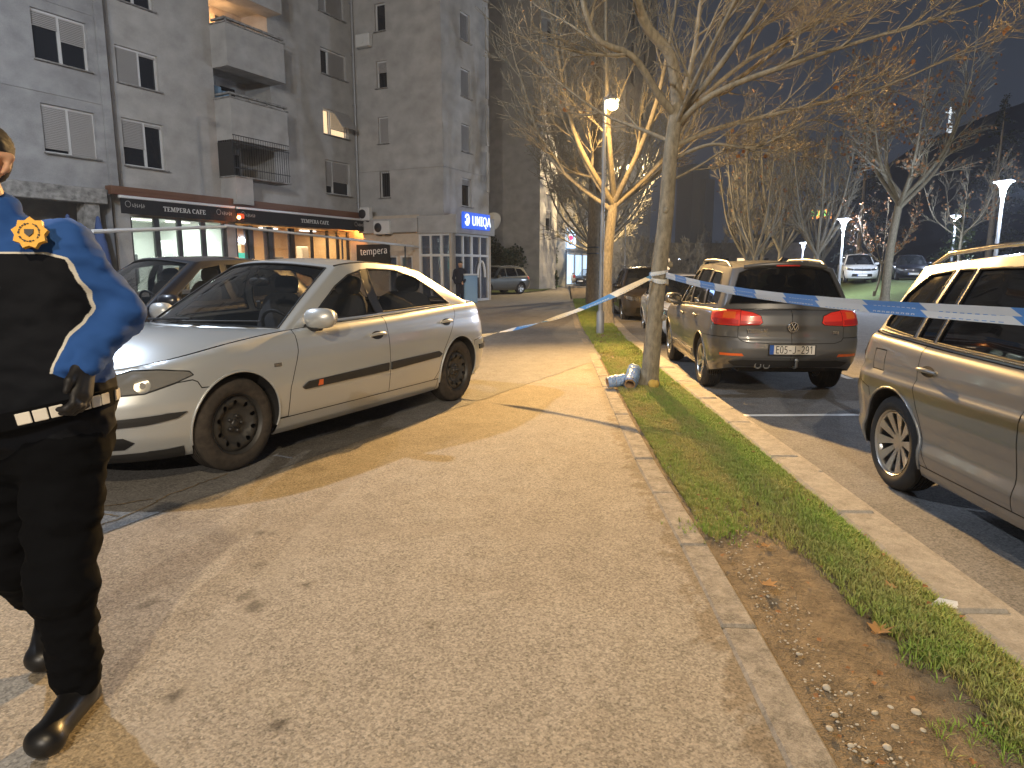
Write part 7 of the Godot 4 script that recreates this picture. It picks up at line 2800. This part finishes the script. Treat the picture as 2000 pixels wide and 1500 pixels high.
	for s in [1.0, -1.0]:
		var eye := MB.new()
		eye.ellipsoid(h + Vector3(0.032 * s, 0.014, 0.074), Vector3(0.013, 0.009, 0.011))
		var en := put("eye", eye, M.plate_white, root)
		var iris := MB.new()
		iris.ellipsoid(h + Vector3(0.032 * s, 0.014, 0.083), Vector3(0.0055, 0.0055, 0.003))
		put("iris", iris, M.hair, en)
		var brow := MB.new()
		brow.tube([h + Vector3(0.014 * s, 0.036, 0.093), h + Vector3(0.036 * s, 0.042, 0.085), h + Vector3(0.055 * s, 0.034, 0.066)], [0.004, 0.005, 0.003], 5)
		put("eyebrow", brow, M.hair, root)
	var hair := body_mesh([[h + Vector3(0, 0.055, 0.008), h + Vector3(0, 0.045, -0.035), 0.070, 0.079], [h + Vector3(0, 0.0, -0.055), h + Vector3(0, 0.04, -0.04), 0.055, 0.075], [h + Vector3(0.062, 0.02, -0.03), h + Vector3(0.062, 0.055, -0.01), 0.018, 0.02], [h + Vector3(-0.062, 0.02, -0.03), h + Vector3(-0.062, 0.055, -0.01), 0.018, 0.02]], 0.007, 0.02)
	fold(hair, 0.003, 3, 60.0)
	put("hair", hair, M.hair, root)
	# jacket
	var jk := [
		[P.call(-1.40, 1.06, 2.10), P.call(-1.395, 1.42, 2.10), 0.155, 0.15], [P.call(-1.61, 1.06, 2.10), P.call(-1.64, 1.42, 2.10), 0.155, 0.15], [P.call(-1.505, 1.06, 2.05), P.call(-1.52, 1.42, 2.04), 0.15, 0.145],
		[shL, shR, 0.082, 0.082], [P.call(-1.45, 1.46, 2.08), P.call(-1.61, 1.46, 2.08), 0.13, 0.13],
		[P.call(-1.525, 1.58, 2.09), P.call(-1.515, 1.665, 2.075), 0.088, 0.072],
		[shL, elL, 0.076, 0.066], [shR, elR, 0.076, 0.066], [elL, wrL, 0.066, 0.05], [elR, wrR, 0.066, 0.05],
	]
	var jm := body_mesh(jk, 0.013, 0.035)
	fold(jm, 0.012, 8, 9.0)
	var x0 := -0.5
	var y0 := 0.88
	var w := 1.0
	var hh := 0.9
	jm.mapped = true
	for p in jm.v:
		var q := p.x + 0.025 - 0.06 * (p.y - 1.2)	# the body leans, the print leans with it
		jm.uv.append(Vector2((q - x0) / w, 1.0 - (p.y - y0) / hh))
	var jt := mat("jacket", Color.WHITE, 0.85)
	jt.metallic_specular = 0.3
	jt.albedo_texture = jacket_texture(x0, y0, w, hh)
	var ja := put("jacket", jm, jt, root)
	var zp := MB.new()
	zp.tube([P.call(-1.515, 1.69, 2.004), P.call(-1.518, 1.63, 1.999), P.call(-1.52, 1.58, 1.985)], [0.005, 0.005, 0.005], 5)
	put("zip", zp, M.ink, ja)
	# trousers, boots, gloves, belt
	var tm := body_mesh([[P.call(-1.42, 1.0, 2.10), P.call(-1.60, 1.0, 2.10), 0.155, 0.155], [hipL, knL, 0.125, 0.095], [hipR, knR, 0.125, 0.095], [knL, anL + Vector3(0, 0.05, 0), 0.095, 0.075], [knR, anR + Vector3(0, 0.03, 0), 0.095, 0.072]], 0.016, 0.04)
	fold(tm, 0.014, 12, 7.0)
	put("trousers", tm, M.trousers, root)
	for q in [[anL, P.call(-1.43, 0.055, 1.90), 0.0], [anR, P.call(-1.755, 0.05, 2.36), 0.14]]:
		var a: Vector3 = q[0]
		var toe: Vector3 = q[1]
		var heel: Vector3 = a + (a - toe) * 0.25 - Vector3(0, 0.045, 0)
		var bt := body_mesh([[a + Vector3(0, 0.12, 0), a, 0.056, 0.052], [a, toe, 0.05, 0.045], [heel, toe, 0.042, 0.04], [toe + Vector3(0.02, 0, 0), toe - Vector3(0.02, 0, 0), 0.04, 0.04]], 0.012, 0.02)
		put("boot", bt, M.boot, root)
	for q in [[wrL, Vector3(0.005, -0.085, 0.035), 1.0], [wrR, Vector3(0.02, -0.09, 0.03), -1.0]]:
		var a: Vector3 = q[0]
		var d: Vector3 = q[1]
		var palm := a + d
		var fw := d.normalized()
		var out: Vector3 = Vector3(q[2], 0, 0)
		var fwd: Vector3 = fw.cross(out).normalized() * q[2]
		var bones := [[a - d * 0.3, a, 0.032, 0.03], [a, palm, 0.03, 0.026], [a + fwd * 0.018, palm + fwd * 0.022, 0.024, 0.02], [a - fwd * 0.018, palm - fwd * 0.022, 0.024, 0.02]]
		for j in 4:
			var base: Vector3 = palm + fwd * (0.03 - 0.02 * j)
			var ln: float = [0.034, 0.038, 0.036, 0.028][j]
			var k1: Vector3 = base + fw * ln
			var k2: Vector3 = k1 + (fw * 0.6 - out * 0.7).normalized() * ln * 0.8
			var k3: Vector3 = k2 + (fw * 0.1 - out).normalized() * ln * 0.6
			bones.append_array([[base, k1, 0.0105, 0.0098], [k1, k2, 0.0098, 0.009], [k2, k3, 0.009, 0.008]])
		var th: Vector3 = a + d * 0.35 + fwd * 0.035
		bones.append_array([[th, th + fw * 0.035 + fwd * 0.022, 0.013, 0.0115], [th + fw * 0.035 + fwd * 0.022, th + fw * 0.065 + fwd * 0.02 - out * 0.008, 0.0115, 0.009]])
		put("gloved_hand", body_mesh(bones, 0.005, 0.008), M.glove, root)
	var bl := MB.new()	# belt with pale reflective segments
	var seg := MB.new()
	var ring := []
	for k in 41:
		var a := TAU * k / 40.0
		ring.append(Vector3(0.268 * cos(a) - 0.008, 1.055 + 0.05 * cos(a), 0.225 * sin(a) + 0.015))
	for k in 40:
		var m: Vector3 = (ring[k] + ring[k + 1]) * 0.5
		var d: Vector3 = (ring[k + 1] - ring[k]).normalized()
		var outn := d.cross(Vector3.UP).normalized()
		if outn.dot(Vector3(m.x, 0, m.z)) < 0:
			outn = -outn
		var b := Basis(d, outn.cross(d).normalized(), outn)
		bl.box(m, Vector3(ring[k].distance_to(ring[k + 1]) * 1.03, 0.05, 0.008), b)
		if k % 4 != 3:
			seg.cbox(m + outn * 0.006, Vector3(ring[k].distance_to(ring[k + 1]) * 0.9, 0.034, 0.006), 0.002, b)
	var be := put("belt", bl, M.trousers, root)
	put("reflective_strip", seg, M.reflective, be)
	# chest badge: eight-pointed star with ring and shield
	var bt2 := Transform3D(Basis(Vector3.UP, 0.18) * Basis(Vector3.RIGHT, -0.12), P.call(-1.345, 1.60, 1.972))
	bt2.basis = Basis(Vector3.UP, 0.22) * Basis(Vector3.RIGHT, -0.28)
	var star := PackedVector2Array()
	for k in 18:
		var a := TAU * k / 18.0 + PI / 2
		var rr := 0.047 if k % 2 == 0 else 0.038
		star.append(Vector2(cos(a), sin(a)) * rr)
	var bg := MB.new()
	bg.prism(star, -0.012, 0.004, bt2)
	var bd := put("badge", bg, M.badge_gold, root)
	var rg := MB.new()
	for k in 22:
		if k % 7 == 5:
			continue
		var a := TAU * k / 22.0
		rg.box(bt2 * Vector3(cos(a) * 0.026, sin(a) * 0.026, 0.0065), Vector3(0.002 + 0.0025 * (k % 2), 0.0055, 0.0015), bt2.basis * Basis(Vector3(0, 0, 1), a))
	put("badge_lettering", rg, M.ink, bd)
	var shd := MB.new()
	shd.prism(PackedVector2Array([Vector2(-0.012, 0.009), Vector2(0.012, 0.009), Vector2(0.011, -0.003), Vector2(0.0, -0.013), Vector2(-0.011, -0.003)]), 0.004, 0.0078, bt2)
	put("badge_shield", shd, M.boot, bd)

func far_person() -> void:
	var root := thing("person", "person in dark clothes standing with head bowed beside the blue cabinet", "person", Transform3D(Basis.IDENTITY, Vector3(-2.27, 0, -30.1)))
	var b := body_mesh([[Vector3(0, 1.5, 0), Vector3(0.03, 1.62, 0.05), 0.06, 0.06], [Vector3(0.03, 1.66, 0.06), Vector3(0.03, 1.7, 0.08), 0.09, 0.1], [Vector3(0.06, 1.1, 0), Vector3(0.12, 0.85, 0.15), 0.05, 0.04]], 0.02, 0.03)
	put("body", b, M.skin, root)
	var c := body_mesh([[Vector3(0, 0.95, 0), Vector3(0, 1.4, 0), 0.17, 0.18], [Vector3(-0.18, 1.42, 0), Vector3(0.18, 1.42, 0), 0.09, 0.09], [Vector3(-0.22, 1.4, 0), Vector3(-0.28, 1.1, 0.02), 0.07, 0.06], [Vector3(-0.28, 1.1, 0.02), Vector3(-0.2, 0.88, 0.1), 0.06, 0.05], [Vector3(0.22, 1.4, 0), Vector3(0.27, 1.12, 0.02), 0.07, 0.06], [Vector3(0.27, 1.12, 0.02), Vector3(0.2, 0.95, 0.2), 0.06, 0.05]], 0.025, 0.05)
	mat("navy_cloth", Color(0.012, 0.015, 0.028), 0.9)
	put("coat", c, M.navy_cloth, root)
	var t := body_mesh([[Vector3(-0.09, 0.92, 0), Vector3(-0.1, 0.48, 0.02), 0.11, 0.08], [Vector3(-0.1, 0.48, 0.02), Vector3(-0.1, 0.06, 0), 0.08, 0.06], [Vector3(0.09, 0.92, 0), Vector3(0.1, 0.48, 0.02), 0.11, 0.08], [Vector3(0.1, 0.48, 0.02), Vector3(0.1, 0.06, 0), 0.08, 0.06], [Vector3(-0.1, 0.05, 0), Vector3(-0.1, 0.045, 0.15), 0.045, 0.045], [Vector3(0.1, 0.05, 0), Vector3(0.1, 0.045, 0.15), 0.045, 0.045]], 0.025, 0.05)
	put("trousers", t, M.navy_cloth, root)
	var h := body_mesh([[Vector3(0.03, 1.72, 0.03), Vector3(0.03, 1.74, 0.07), 0.1, 0.1]], 0.02, 0.02)
	put("hair", h, M.hair, root)

# ---------------------------------------------------------------- tape, litter, grass
func ribbon(pts: Array, wide: Array, m: Material, rep := 0.5) -> MB:	# wide: half-width vectors; u runs along
	var mb := MB.new()
	mb.mapped = true
	var u := 0.0
	for k in pts.size() - 1:
		var l: float = pts[k].distance_to(pts[k + 1])
		var q := [pts[k] - wide[k], pts[k] + wide[k], pts[k + 1] + wide[k + 1], pts[k + 1] - wide[k + 1]]
		var t := [Vector2(u, 1), Vector2(u, 0), Vector2(u + l / rep, 0), Vector2(u + l / rep, 1)]
		for tr in [[0, 1, 2], [0, 2, 3]]:
			var f: Vector3 = (q[tr[2]] - q[tr[0]]).cross(q[tr[1]] - q[tr[0]])
			if f.length_squared() < 1e-16:
				continue
			f = f.normalized()
			for i in tr:
				mb.v.append(q[i])
				mb.n.append(f)
				mb.uv.append(t[i])
		u += l / rep
	return mb

func tape_material() -> void:
	var im := Image.create(512, 64, false, Image.FORMAT_RGB8)
	var pale := Color(0.66, 0.68, 0.68).linear_to_srgb()
	var blue := Color(0.09, 0.26, 0.60).linear_to_srgb()
	im.fill(pale)
	for x in 512:
		for y in 64:
			var s := x + (32 - y) * 0.6
			if s > 250.0 and s < 490.0:
				im.set_pixel(x, y, blue)
	for k in 9:	# a row of white print in the blue field
		im.fill_rect(Rect2i(285 + k * 20, 40, 13, 12), pale)
		im.fill_rect(Rect2i(289 + k * 20, 44, 5, 5 if k % 2 else 8), blue)
	for k in 9:
		im.fill_rect(Rect2i(30 + k * 22, 50, 13, 5), blue)
	var m := mat("tape", Color.WHITE, 0.35)
	m.albedo_texture = ImageTexture.create_from_image(im)
	m.backlight_enabled = true
	m.backlight = Color(0.35, 0.35, 0.35)
	m.cull_mode = BaseMaterial3D.CULL_DISABLED
	m.backlight = Color(0.5, 0.5, 0.5)
	var im2 := Image.create(64, 64, false, Image.FORMAT_RGB8)
	im2.fill(blue)
	for y in 64:
		for x in 64:
			if (x + y) % 32 < 11:
				im2.set_pixel(x, y, pale)
	mat("tape_blue", Color.WHITE, 0.4).albedo_texture = ImageTexture.create_from_image(im2)

func make_tape() -> void:
	tape_material()
	# from the saloon's tail to the tree: twisted
	var a := Vector3(-0.39, 0.64, -8.86)
	var b := Vector3(1.72, 1.40, -8.52)
	var pts := []
	var wd := []
	for k in 61:
		var f := k / 60.0
		var p := a.lerp(b, f) - Vector3(0, 0.10 * sin(PI * f), 0)
		var tw := 1.15 * sin(f * 7.5) + 0.9 * sin(f * 3.1 + 0.6)
		var w := 0.036 * (0.55 + 0.45 * absf(sin(f * 5.2 + 0.3)))
		pts.append(p)
		wd.append(Vector3(-0.3 * cos(tw), cos(tw), sin(tw)) * w)
	var mb := ribbon(pts, wd, null, 0.9)
	tag(put("barrier_tape", mb, M.tape), "twisted blue and white tape from the silver saloon to the tree", "tape", "police tape")
	# from the tree past the grey SUV to the right edge: two lengths one over the other
	var root := thing("barrier_tape", "broad blue and white tape stretched from the tree to the right edge", "tape", Transform3D.IDENTITY, "police tape")
	for q in [[1.44, 1.35, 0.021, 0.0], [1.41, 1.325, 0.019, 0.35]]:
		pts = []
		wd = []
		var s := Vector3(1.90, q[0], -8.55)
		var e := Vector3(1.86, q[1], -2.0)
		for k in 61:
			var f := k / 60.0
			var p := s.lerp(e, f) + Vector3(0.45 * sin(PI * f) * 0.0, -0.075 * sin(PI * f), 0)
			var tw: float = 0.35 * sin(f * 6.0 + q[3] * 5.0) + 0.12 * sin(f * 31.0 + q[3])
			pts.append(p)
			wd.append(Vector3(0.35 * sin(tw), cos(tw), 0) * q[2])
		put("tape_length", ribbon(pts, wd, null, 1.1), M.tape, root)
	# turns of tape round the trunk
	var wr := thing("tape_wrap", "pale tape wound round the trunk of the taped tree", "tape", Transform3D(Basis.IDENTITY, Vector3(1.83, 1.4, -8.6)), "police tape")
	for j in 3:
		pts = []
		wd = []
		for k in 33:
			var t := TAU * k / 32.0
			var y := 0.05 - 0.05 * j + (0.02 + 0.04 * (j % 2)) * cos(t + j * 1.7)
			pts.append(Vector3(cos(t) * (0.115 + 0.004 * j), y, sin(t) * (0.115 + 0.004 * j)))
			wd.append(Vector3(0, 0.014 + 0.012 * absf(sin(t * 0.5 + j)), 0))
		put("tape_turn", ribbon(pts, wd, null, 0.7), M.tape, wr)
	# rolls and loops at the foot of the tree
	var k_ := 0
	for q in [[Vector3(1.47, 0.085, -8.36), Vector3(0.10, 0.13, -0.30), 0.085, "roll of blue tape with open core lying against the trunk foot"], [Vector3(1.22, 0.08, -8.52), Vector3(0.34, 0.05, -0.06), 0.075, "second roll of blue and white tape lying left of the first"]]:
		var r := thing("tape_roll", q[3], "tape roll", Transform3D(Basis.IDENTITY, q[0]), "tape rolls at the tree")
		var d: Vector3 = q[1]
		var y := d.normalized()
		var x := y.cross(Vector3.UP).normalized()
		var t := Transform3D(Basis(x, y, x.cross(y)), Vector3.ZERO)
		var l := d.length()
		var R: float = q[2]
		var m := MB.new()
		m.mapped = true
		rng.seed = 90 + k_
		for i in 26:	# crumpled turns, each a loop of ribbon
			var f := i / 25.0
			var lean := rng.randf_range(-0.5, 0.5)
			var rr := R * rng.randf_range(0.88, 1.08)
			var ps := []
			var ws := []
			for j in 17:
				var an := TAU * j / 16.0
				ps.append(t * Vector3(cos(an) * rr, f * l + lean * 0.03 * cos(an), sin(an) * rr))
				ws.append(t.basis * Vector3(0, 0.013, 0) + t.basis * Vector3(cos(an), 0, sin(an)) * rng.randf_range(-0.004, 0.004))
			var o := ribbon(ps, ws, null, 0.16)
			m.v.append_array(o.v)
			m.n.append_array(o.n)
			m.uv.append_array(o.uv)
		put("tape_turns", m, M.tape_blue, r)
		var core := MB.new()
		core.lathe([Vector2(R * 0.62, l), Vector2(R * 0.8, l), Vector2(R * 0.8, -0.012), Vector2(R * 0.62, -0.012), Vector2(R * 0.62, l)], 20, t)
		put("cardboard_core", core, M.cardboard, r)
		k_ += 1

func grass_clumps() -> void:
	rng.seed = 77
	var n := FastNoiseLite.new()
	n.seed = 4
	n.frequency = 0.9
	var tuft := MB.new()
	for k in 7:
		var a := TAU * k / 7 + rng.randf()
		var lean := rng.randf_range(0.25, 0.9)
		var h := rng.randf_range(0.6, 1.0)
		var d := Vector3(cos(a), 0, sin(a))
		var s := Vector3(-sin(a), 0, cos(a)) * 0.045
		var b := d * rng.randf_range(0.0, 0.25)
		var m := b + d * lean * 0.35 * h + Vector3(0, h * 0.6, 0)
		var t := b + d * lean * h + Vector3(0, h * 0.85, 0)
		tuft.quad(b - s, m - s * 0.8, m + s * 0.8, b + s)
		tuft.tri(m - s * 0.8, t, m + s * 0.8)
	var me := tuft.mesh()
	var xf := []
	var cl := []
	var add := func(x: float, z: float, y: float, h: float, green: float) -> void:
		var b := Basis(Vector3.UP, rng.randf() * TAU).scaled(Vector3(h * rng.randf_range(0.8, 1.3), h, h * rng.randf_range(0.8, 1.3)))
		xf.append(Transform3D(b, Vector3(x, y, -z)))
		var dry := Color(0.42, 0.34, 0.13)
		var wet := Color(0.22, 0.33, 0.05)
		var c := dry.lerp(wet, clampf(green + rng.randf_range(-0.25, 0.25), 0.0, 1.0)) * rng.randf_range(0.75, 1.2)
		cl.append(c)
	var cover := func(u: float, z: float) -> float:
		var c := 0.78 + 0.5 * n.get_noise_2d(u * 1.4 + 3.0, z * 0.8)
		if z < 4.4:	# trodden soil near the pavement
			c -= 1.1 * smoothstep(4.4, 2.9, z) * smoothstep(0.72, 0.3, u)
		if z < 3.2:
			c -= 0.55 * smoothstep(3.2, 2.2, z) * smoothstep(1.0, 0.55, u)
		if z > 11.0 and z < 16.5:
			c -= 0.5 * smoothstep(0.4, 0.0, absf(n.get_noise_2d(z, u)))
		return c
	for k in 52000:
		var z := 1.3 + pow(rng.randf(), 1.6) * 12.0
		var u := rng.randf_range(0.02, 0.985)
		if rng.randf() * 0.9 > cover.call(u, z):
			continue
		var x := lerpf(along(EDGE, z) + 0.17, along(KERB, z), u)
		add.call(x, z, -0.005 + 0.033 * sin(PI * u), rng.randf_range(0.02, 0.05), 0.45 + 0.5 * n.get_noise_2d(u * 3.0 + 9.0, z * 1.2) + 0.35 * smoothstep(0.35, 0.8, u) * smoothstep(3.0, 4.0, z))
	for k in 14000:
		var z := rng.randf_range(12.0, 34.0)
		var u := rng.randf_range(0.02, 0.985)
		if rng.randf() > cover.call(u, z):
			continue
		add.call(lerpf(along(EDGE, z) + 0.17, along(KERB, z), u), z, 0.01, rng.randf_range(0.04, 0.075), 0.7)
	for q in [[1.22, 3.77, 160, 0.09, 0.04], [1.63, 2.43, 120, 0.06, 0.06], [1.55, 1.95, 100, 0.07, 0.05]]:
		for k in q[2]:
			add.call(q[0] + rng.randfn() * q[3], q[1] + rng.randfn() * q[3], 0.01, q[4] * rng.randf_range(0.5, 1.1), 1.0)
	_grass("verge_grass", "patchy green and dry grass on the verge between pavement and kerb", me, xf, cl)
	xf = []
	cl = []
	for k in 24000:
		var z := rng.randf_range(22.0, 46.0)
		var x: float = along(FARK, z) + 0.25 + rng.randf() * 12.0
		add.call(x, z, bank(x, z) - 0.01, rng.randf_range(0.06, 0.12), 0.95)
	_grass("lawn_grass", "green lawn grass rising across the road", me, xf, cl)

func _grass(called: String, label: String, me: Mesh, xf: Array, cl: Array) -> void:
	var mm := MultiMesh.new()
	mm.transform_format = MultiMesh.TRANSFORM_3D
	mm.use_colors = true
	mm.mesh = me
	mm.instance_count = xf.size()
	for k in xf.size():
		mm.set_instance_transform(k, xf[k])
		mm.set_instance_color(k, cl[k])
	var o := MultiMeshInstance3D.new()
	o.multimesh = mm
	o.name = numbered(called)
	var m := mat("grass", Color.WHITE, 0.8)
	m.vertex_color_use_as_albedo = true
	m.cull_mode = BaseMaterial3D.CULL_DISABLED
	o.material_override = m
	add_child(o)
	tag(o, label, "grass", "", "stuff")

func fallen_leaf(label: String, at: Vector3, s: float, turn: float, sd: int) -> void:
	rng.seed = sd
	var out := PackedVector2Array()
	var lobes := [[0.0, 1.0], [0.35, 0.52], [0.75, 0.95], [1.15, 0.5], [1.6, 0.85], [2.2, 0.45], [2.75, 0.5], [3.14, 0.32], [-2.75, 0.5], [-2.2, 0.45], [-1.6, 0.8], [-1.15, 0.5], [-0.75, 0.98], [-0.35, 0.5]]
	for l in lobes:
		out.append(Vector2(sin(l[0]), cos(l[0])) * l[1] * s * rng.randf_range(0.85, 1.1))
	var root := thing("fallen_leaf", label, "leaf", Transform3D(Basis(Vector3.UP, turn), at), "fallen leaves on the verge")
	var mb := MB.new()
	var bend := func(p: Vector2) -> Vector3: return Vector3(p.x, 0.02 + absf(p.x) * 0.45 + 0.25 * p.y * p.y / s - 0.1 * p.x * p.y / s, p.y)
	var c: Vector3 = bend.call(Vector2.ZERO)
	for k in out.size():
		var a := out[k]
		var b := out[(k + 1) % out.size()]
		var pa: Vector3 = bend.call(a)
		var pb: Vector3 = bend.call(b)
		var ma: Vector3 = bend.call(a * 0.5)
		var mb2: Vector3 = bend.call(b * 0.5)
		mb.tri(c, ma, mb2)
		mb.quad(ma, pa, pb, mb2)
	put("blade", mb, M.leaf_tan, root)
	var st := MB.new()
	st.tube([c, Vector3(0, 0.02, -s * 0.4), Vector3(s * 0.1, 0.035, -s * 0.75)], [0.0025, 0.002, 0.0015], 5)
	put("stalk", st, M.leaf_tan, root)

func make_small() -> void:
	mat("cardboard", Color(0.42, 0.27, 0.15), 0.9)
	mat("leaf_tan", Color(0.42, 0.22, 0.075), 0.8)
	mat("paper", Color(0.7, 0.68, 0.64), 0.8)
	mat("foam_yellow", Color(0.55, 0.36, 0.08), 0.9)
	make_tape()
	grass_clumps()
	fallen_leaf("curled tan leaf lying nearest the edging slabs", Vector3(1.2, 0.012, -3.0), 0.055, 0.9, 1)
	fallen_leaf("large orange brown leaf with dark spots lying in the trunk's shadow", Vector3(1.50, 0.014, -2.58), 0.065, 2.2, 2)
	fallen_leaf("small tan leaf lying in the grass by the kerb", Vector3(1.77, 0.012, -2.98), 0.04, 4.0, 3)
	fallen_leaf("small brown leaf on bare soil beside the dark tuft", Vector3(1.36, 0.015, -3.45), 0.035, 5.0, 4)
	var pp := MB.new()
	pp.quad(Vector3(-0.06, 0.005, 0.0), Vector3(0.0, 0.022, -0.035), Vector3(0.07, 0.016, -0.01), Vector3(0.05, 0.004, 0.03))
	pp.quad(Vector3(-0.06, 0.003, 0.0), Vector3(0.0, 0.020, -0.035), Vector3(0.07, 0.014, -0.01), Vector3(0.05, 0.002, 0.03))
	var po := put("paper_scrap", pp, M.paper)
	po.position = Vector3(1.93, 0.012, -2.84)
	tag(po, "white scrap of paper on the soil against the kerb", "paper")
	var fm := MB.new()
	fm.ellipsoid(Vector3.ZERO, Vector3(0.055, 0.075, 0.05), Basis(Vector3(0, 0, 1), 0.5), 0.8)
	fm.ellipsoid(Vector3(0.03, 0.02, 0.01), Vector3(0.04, 0.05, 0.05))
	var fo := put("yellow_stone", fm, M.foam_yellow)
	fo.position = Vector3(1.76, 0.07, -8.36)
	tag(fo, "yellowish lump of stone at the foot of the taped tree", "stone")
	# bits of dry leaf lying all over the verge
	rng.seed = 55
	var lb := MB.new()
	for k in 260:
		var z := 1.7 + pow(rng.randf(), 1.4) * 14.0
		var x := lerpf(along(EDGE, z) + 0.17, along(KERB, z), rng.randf())
		var s := rng.randf_range(0.006, 0.02)
		var b := Basis(Vector3.UP, rng.randf() * TAU) * Basis(Vector3.RIGHT, rng.randf_range(-0.5, 0.5))
		var c := Vector3(x, 0.035, -z)
		lb.quad(c + b * Vector3(-s, 0, 0), c + b * Vector3(0, s * 0.3, -s * 0.7), c + b * Vector3(s, 0, 0.1 * s), c + b * Vector3(0, s * 0.2, s * 0.7))
	tag(put("leaf_litter", lb, M.dead_leaf), "dry leaf bits scattered over the verge grass and soil", "leaf litter", "", "stuff")
	# pebbles on the bare soil
	rng.seed = 33
	var shapes := []
	for k in 5:
		var m := MB.new()
		m.ellipsoid(Vector3.ZERO, Vector3(1, rng.randf_range(0.45, 0.7), rng.randf_range(0.65, 0.95)), Basis.IDENTITY, rng.randf_range(0.85, 1.0), 10, 6)
		shapes.append(m.mesh())
	var big := [[1.13, 2.23, 0.016], [1.04, 2.01, 0.014], [1.23, 2.09, 0.013], [1.37, 2.09, 0.019], [1.18, 1.92, 0.015], [1.09, 2.08, 0.012], [1.39, 2.3, 0.011], [1.3, 2.12, 0.012], [1.26, 2.02, 0.013], [1.34, 2.0, 0.012], [1.12, 2.45, 0.01], [1.46, 2.06, 0.013], [1.07, 1.93, 0.012], [1.5, 1.98, 0.011], [1.2, 2.2, 0.01]]
	for k in big.size():
		var q: Array = big[k]
		var o := put_mesh("pebble", shapes[k % 5], M.stone)
		o.transform = Transform3D(Basis(Vector3.UP, rng.randf() * TAU).scaled(Vector3.ONE * q[2]), Vector3(q[0], 0.012 + q[2] * 0.3, -q[1]))
		tag(o, "pale rounded pebble lying on the bare soil of the verge", "pebble", "pebbles on the bare soil")
	var xf := []
	for k in 900:
		var z := 1.6 + pow(rng.randf(), 1.5) * 3.6
		var x: float = along(EDGE, z) + 0.2 + absf(rng.randfn()) * 0.28
		if x > along(KERB, z):
			continue
		var s := rng.randf_range(0.002, 0.007)
		xf.append(Transform3D(Basis(Vector3.UP, rng.randf() * TAU).scaled(Vector3.ONE * s), Vector3(x, 0.012, -z)))
	var mm := MultiMesh.new()
	mm.transform_format = MultiMesh.TRANSFORM_3D
	mm.mesh = shapes[1]
	mm.instance_count = xf.size()
	for k in xf.size():
		mm.set_instance_transform(k, xf[k])
	var gi := MultiMeshInstance3D.new()
	gi.multimesh = mm
	gi.name = "gravel"
	gi.material_override = M.stone
	add_child(gi)
	tag(gi, "fine pale gravel scattered over the bare soil of the verge", "gravel", "", "stuff")
	# cabinet by the office
	var cb := thing("utility_cabinet", "pale blue utility cabinet standing before the glazed office", "cabinet", Transform3D(Basis(Vector3.UP, 0.5), Vector3(-1.90, 0, -30.3)))
	var c := MB.new()
	c.cbox(Vector3(0, 0.62, 0), Vector3(0.62, 1.2, 0.5), 0.02)
	put("casing", c, M.blue_cabinet, cb)
	var cl := MB.new()
	cl.cbox(Vector3(0, 1.25, 0), Vector3(0.68, 0.07, 0.56), 0.015)
	put("lid", cl, M.white_plastic, cb)
	var cd := MB.new()
	cd.box(Vector3(0, 0.62, 0.255), Vector3(0.5, 1.0, 0.012))
	put("door", cd, M.blue_cabinet, cb)
	# green display over the trees, lit cross on the hill
	var ds := thing("led_display", "green and orange lit display above the park trees", "display", Transform3D(Basis(Vector3.UP, -0.3), Vector3(36.6, 7.9, -83)))
	var d := MB.new()
	d.box(Vector3(0, 0, 0), Vector3(2.4, 1.1, 0.2))
	put("frame", d, M.led_orange, ds)
	for k in 5:
		var p := MB.new()
		p.box(Vector3(-0.85 + 0.42 * k, 0.08, 0.12), Vector3(0.3, 0.6, 0.04))
		put("lit_segment", p, M.led_green, ds)
	var dp := MB.new()
	dp.tube([Vector3(0, -0.55, -0.2), Vector3(0, -8.0, -0.2)], [0.12, 0.15], 8)
	put("mast", dp, M.dark_metal, ds)
	var cr := thing("hill_cross", "small white lit cross on top of the dark hill", "cross", Transform3D(Basis.IDENTITY, Vector3(241, 78.0, -394)))
	var cm := MB.new()
	cm.box(Vector3(0, 5.5, 0), Vector3(0.7, 11, 0.7))
	cm.box(Vector3(0, 8.2, 0), Vector3(5.0, 0.6, 0.6))
	cm.box(Vector3(0, 0.0, 0.6), Vector3(2.0, 5, 1.5))
	put("lit_cross", cm, M.sign_white, cr)
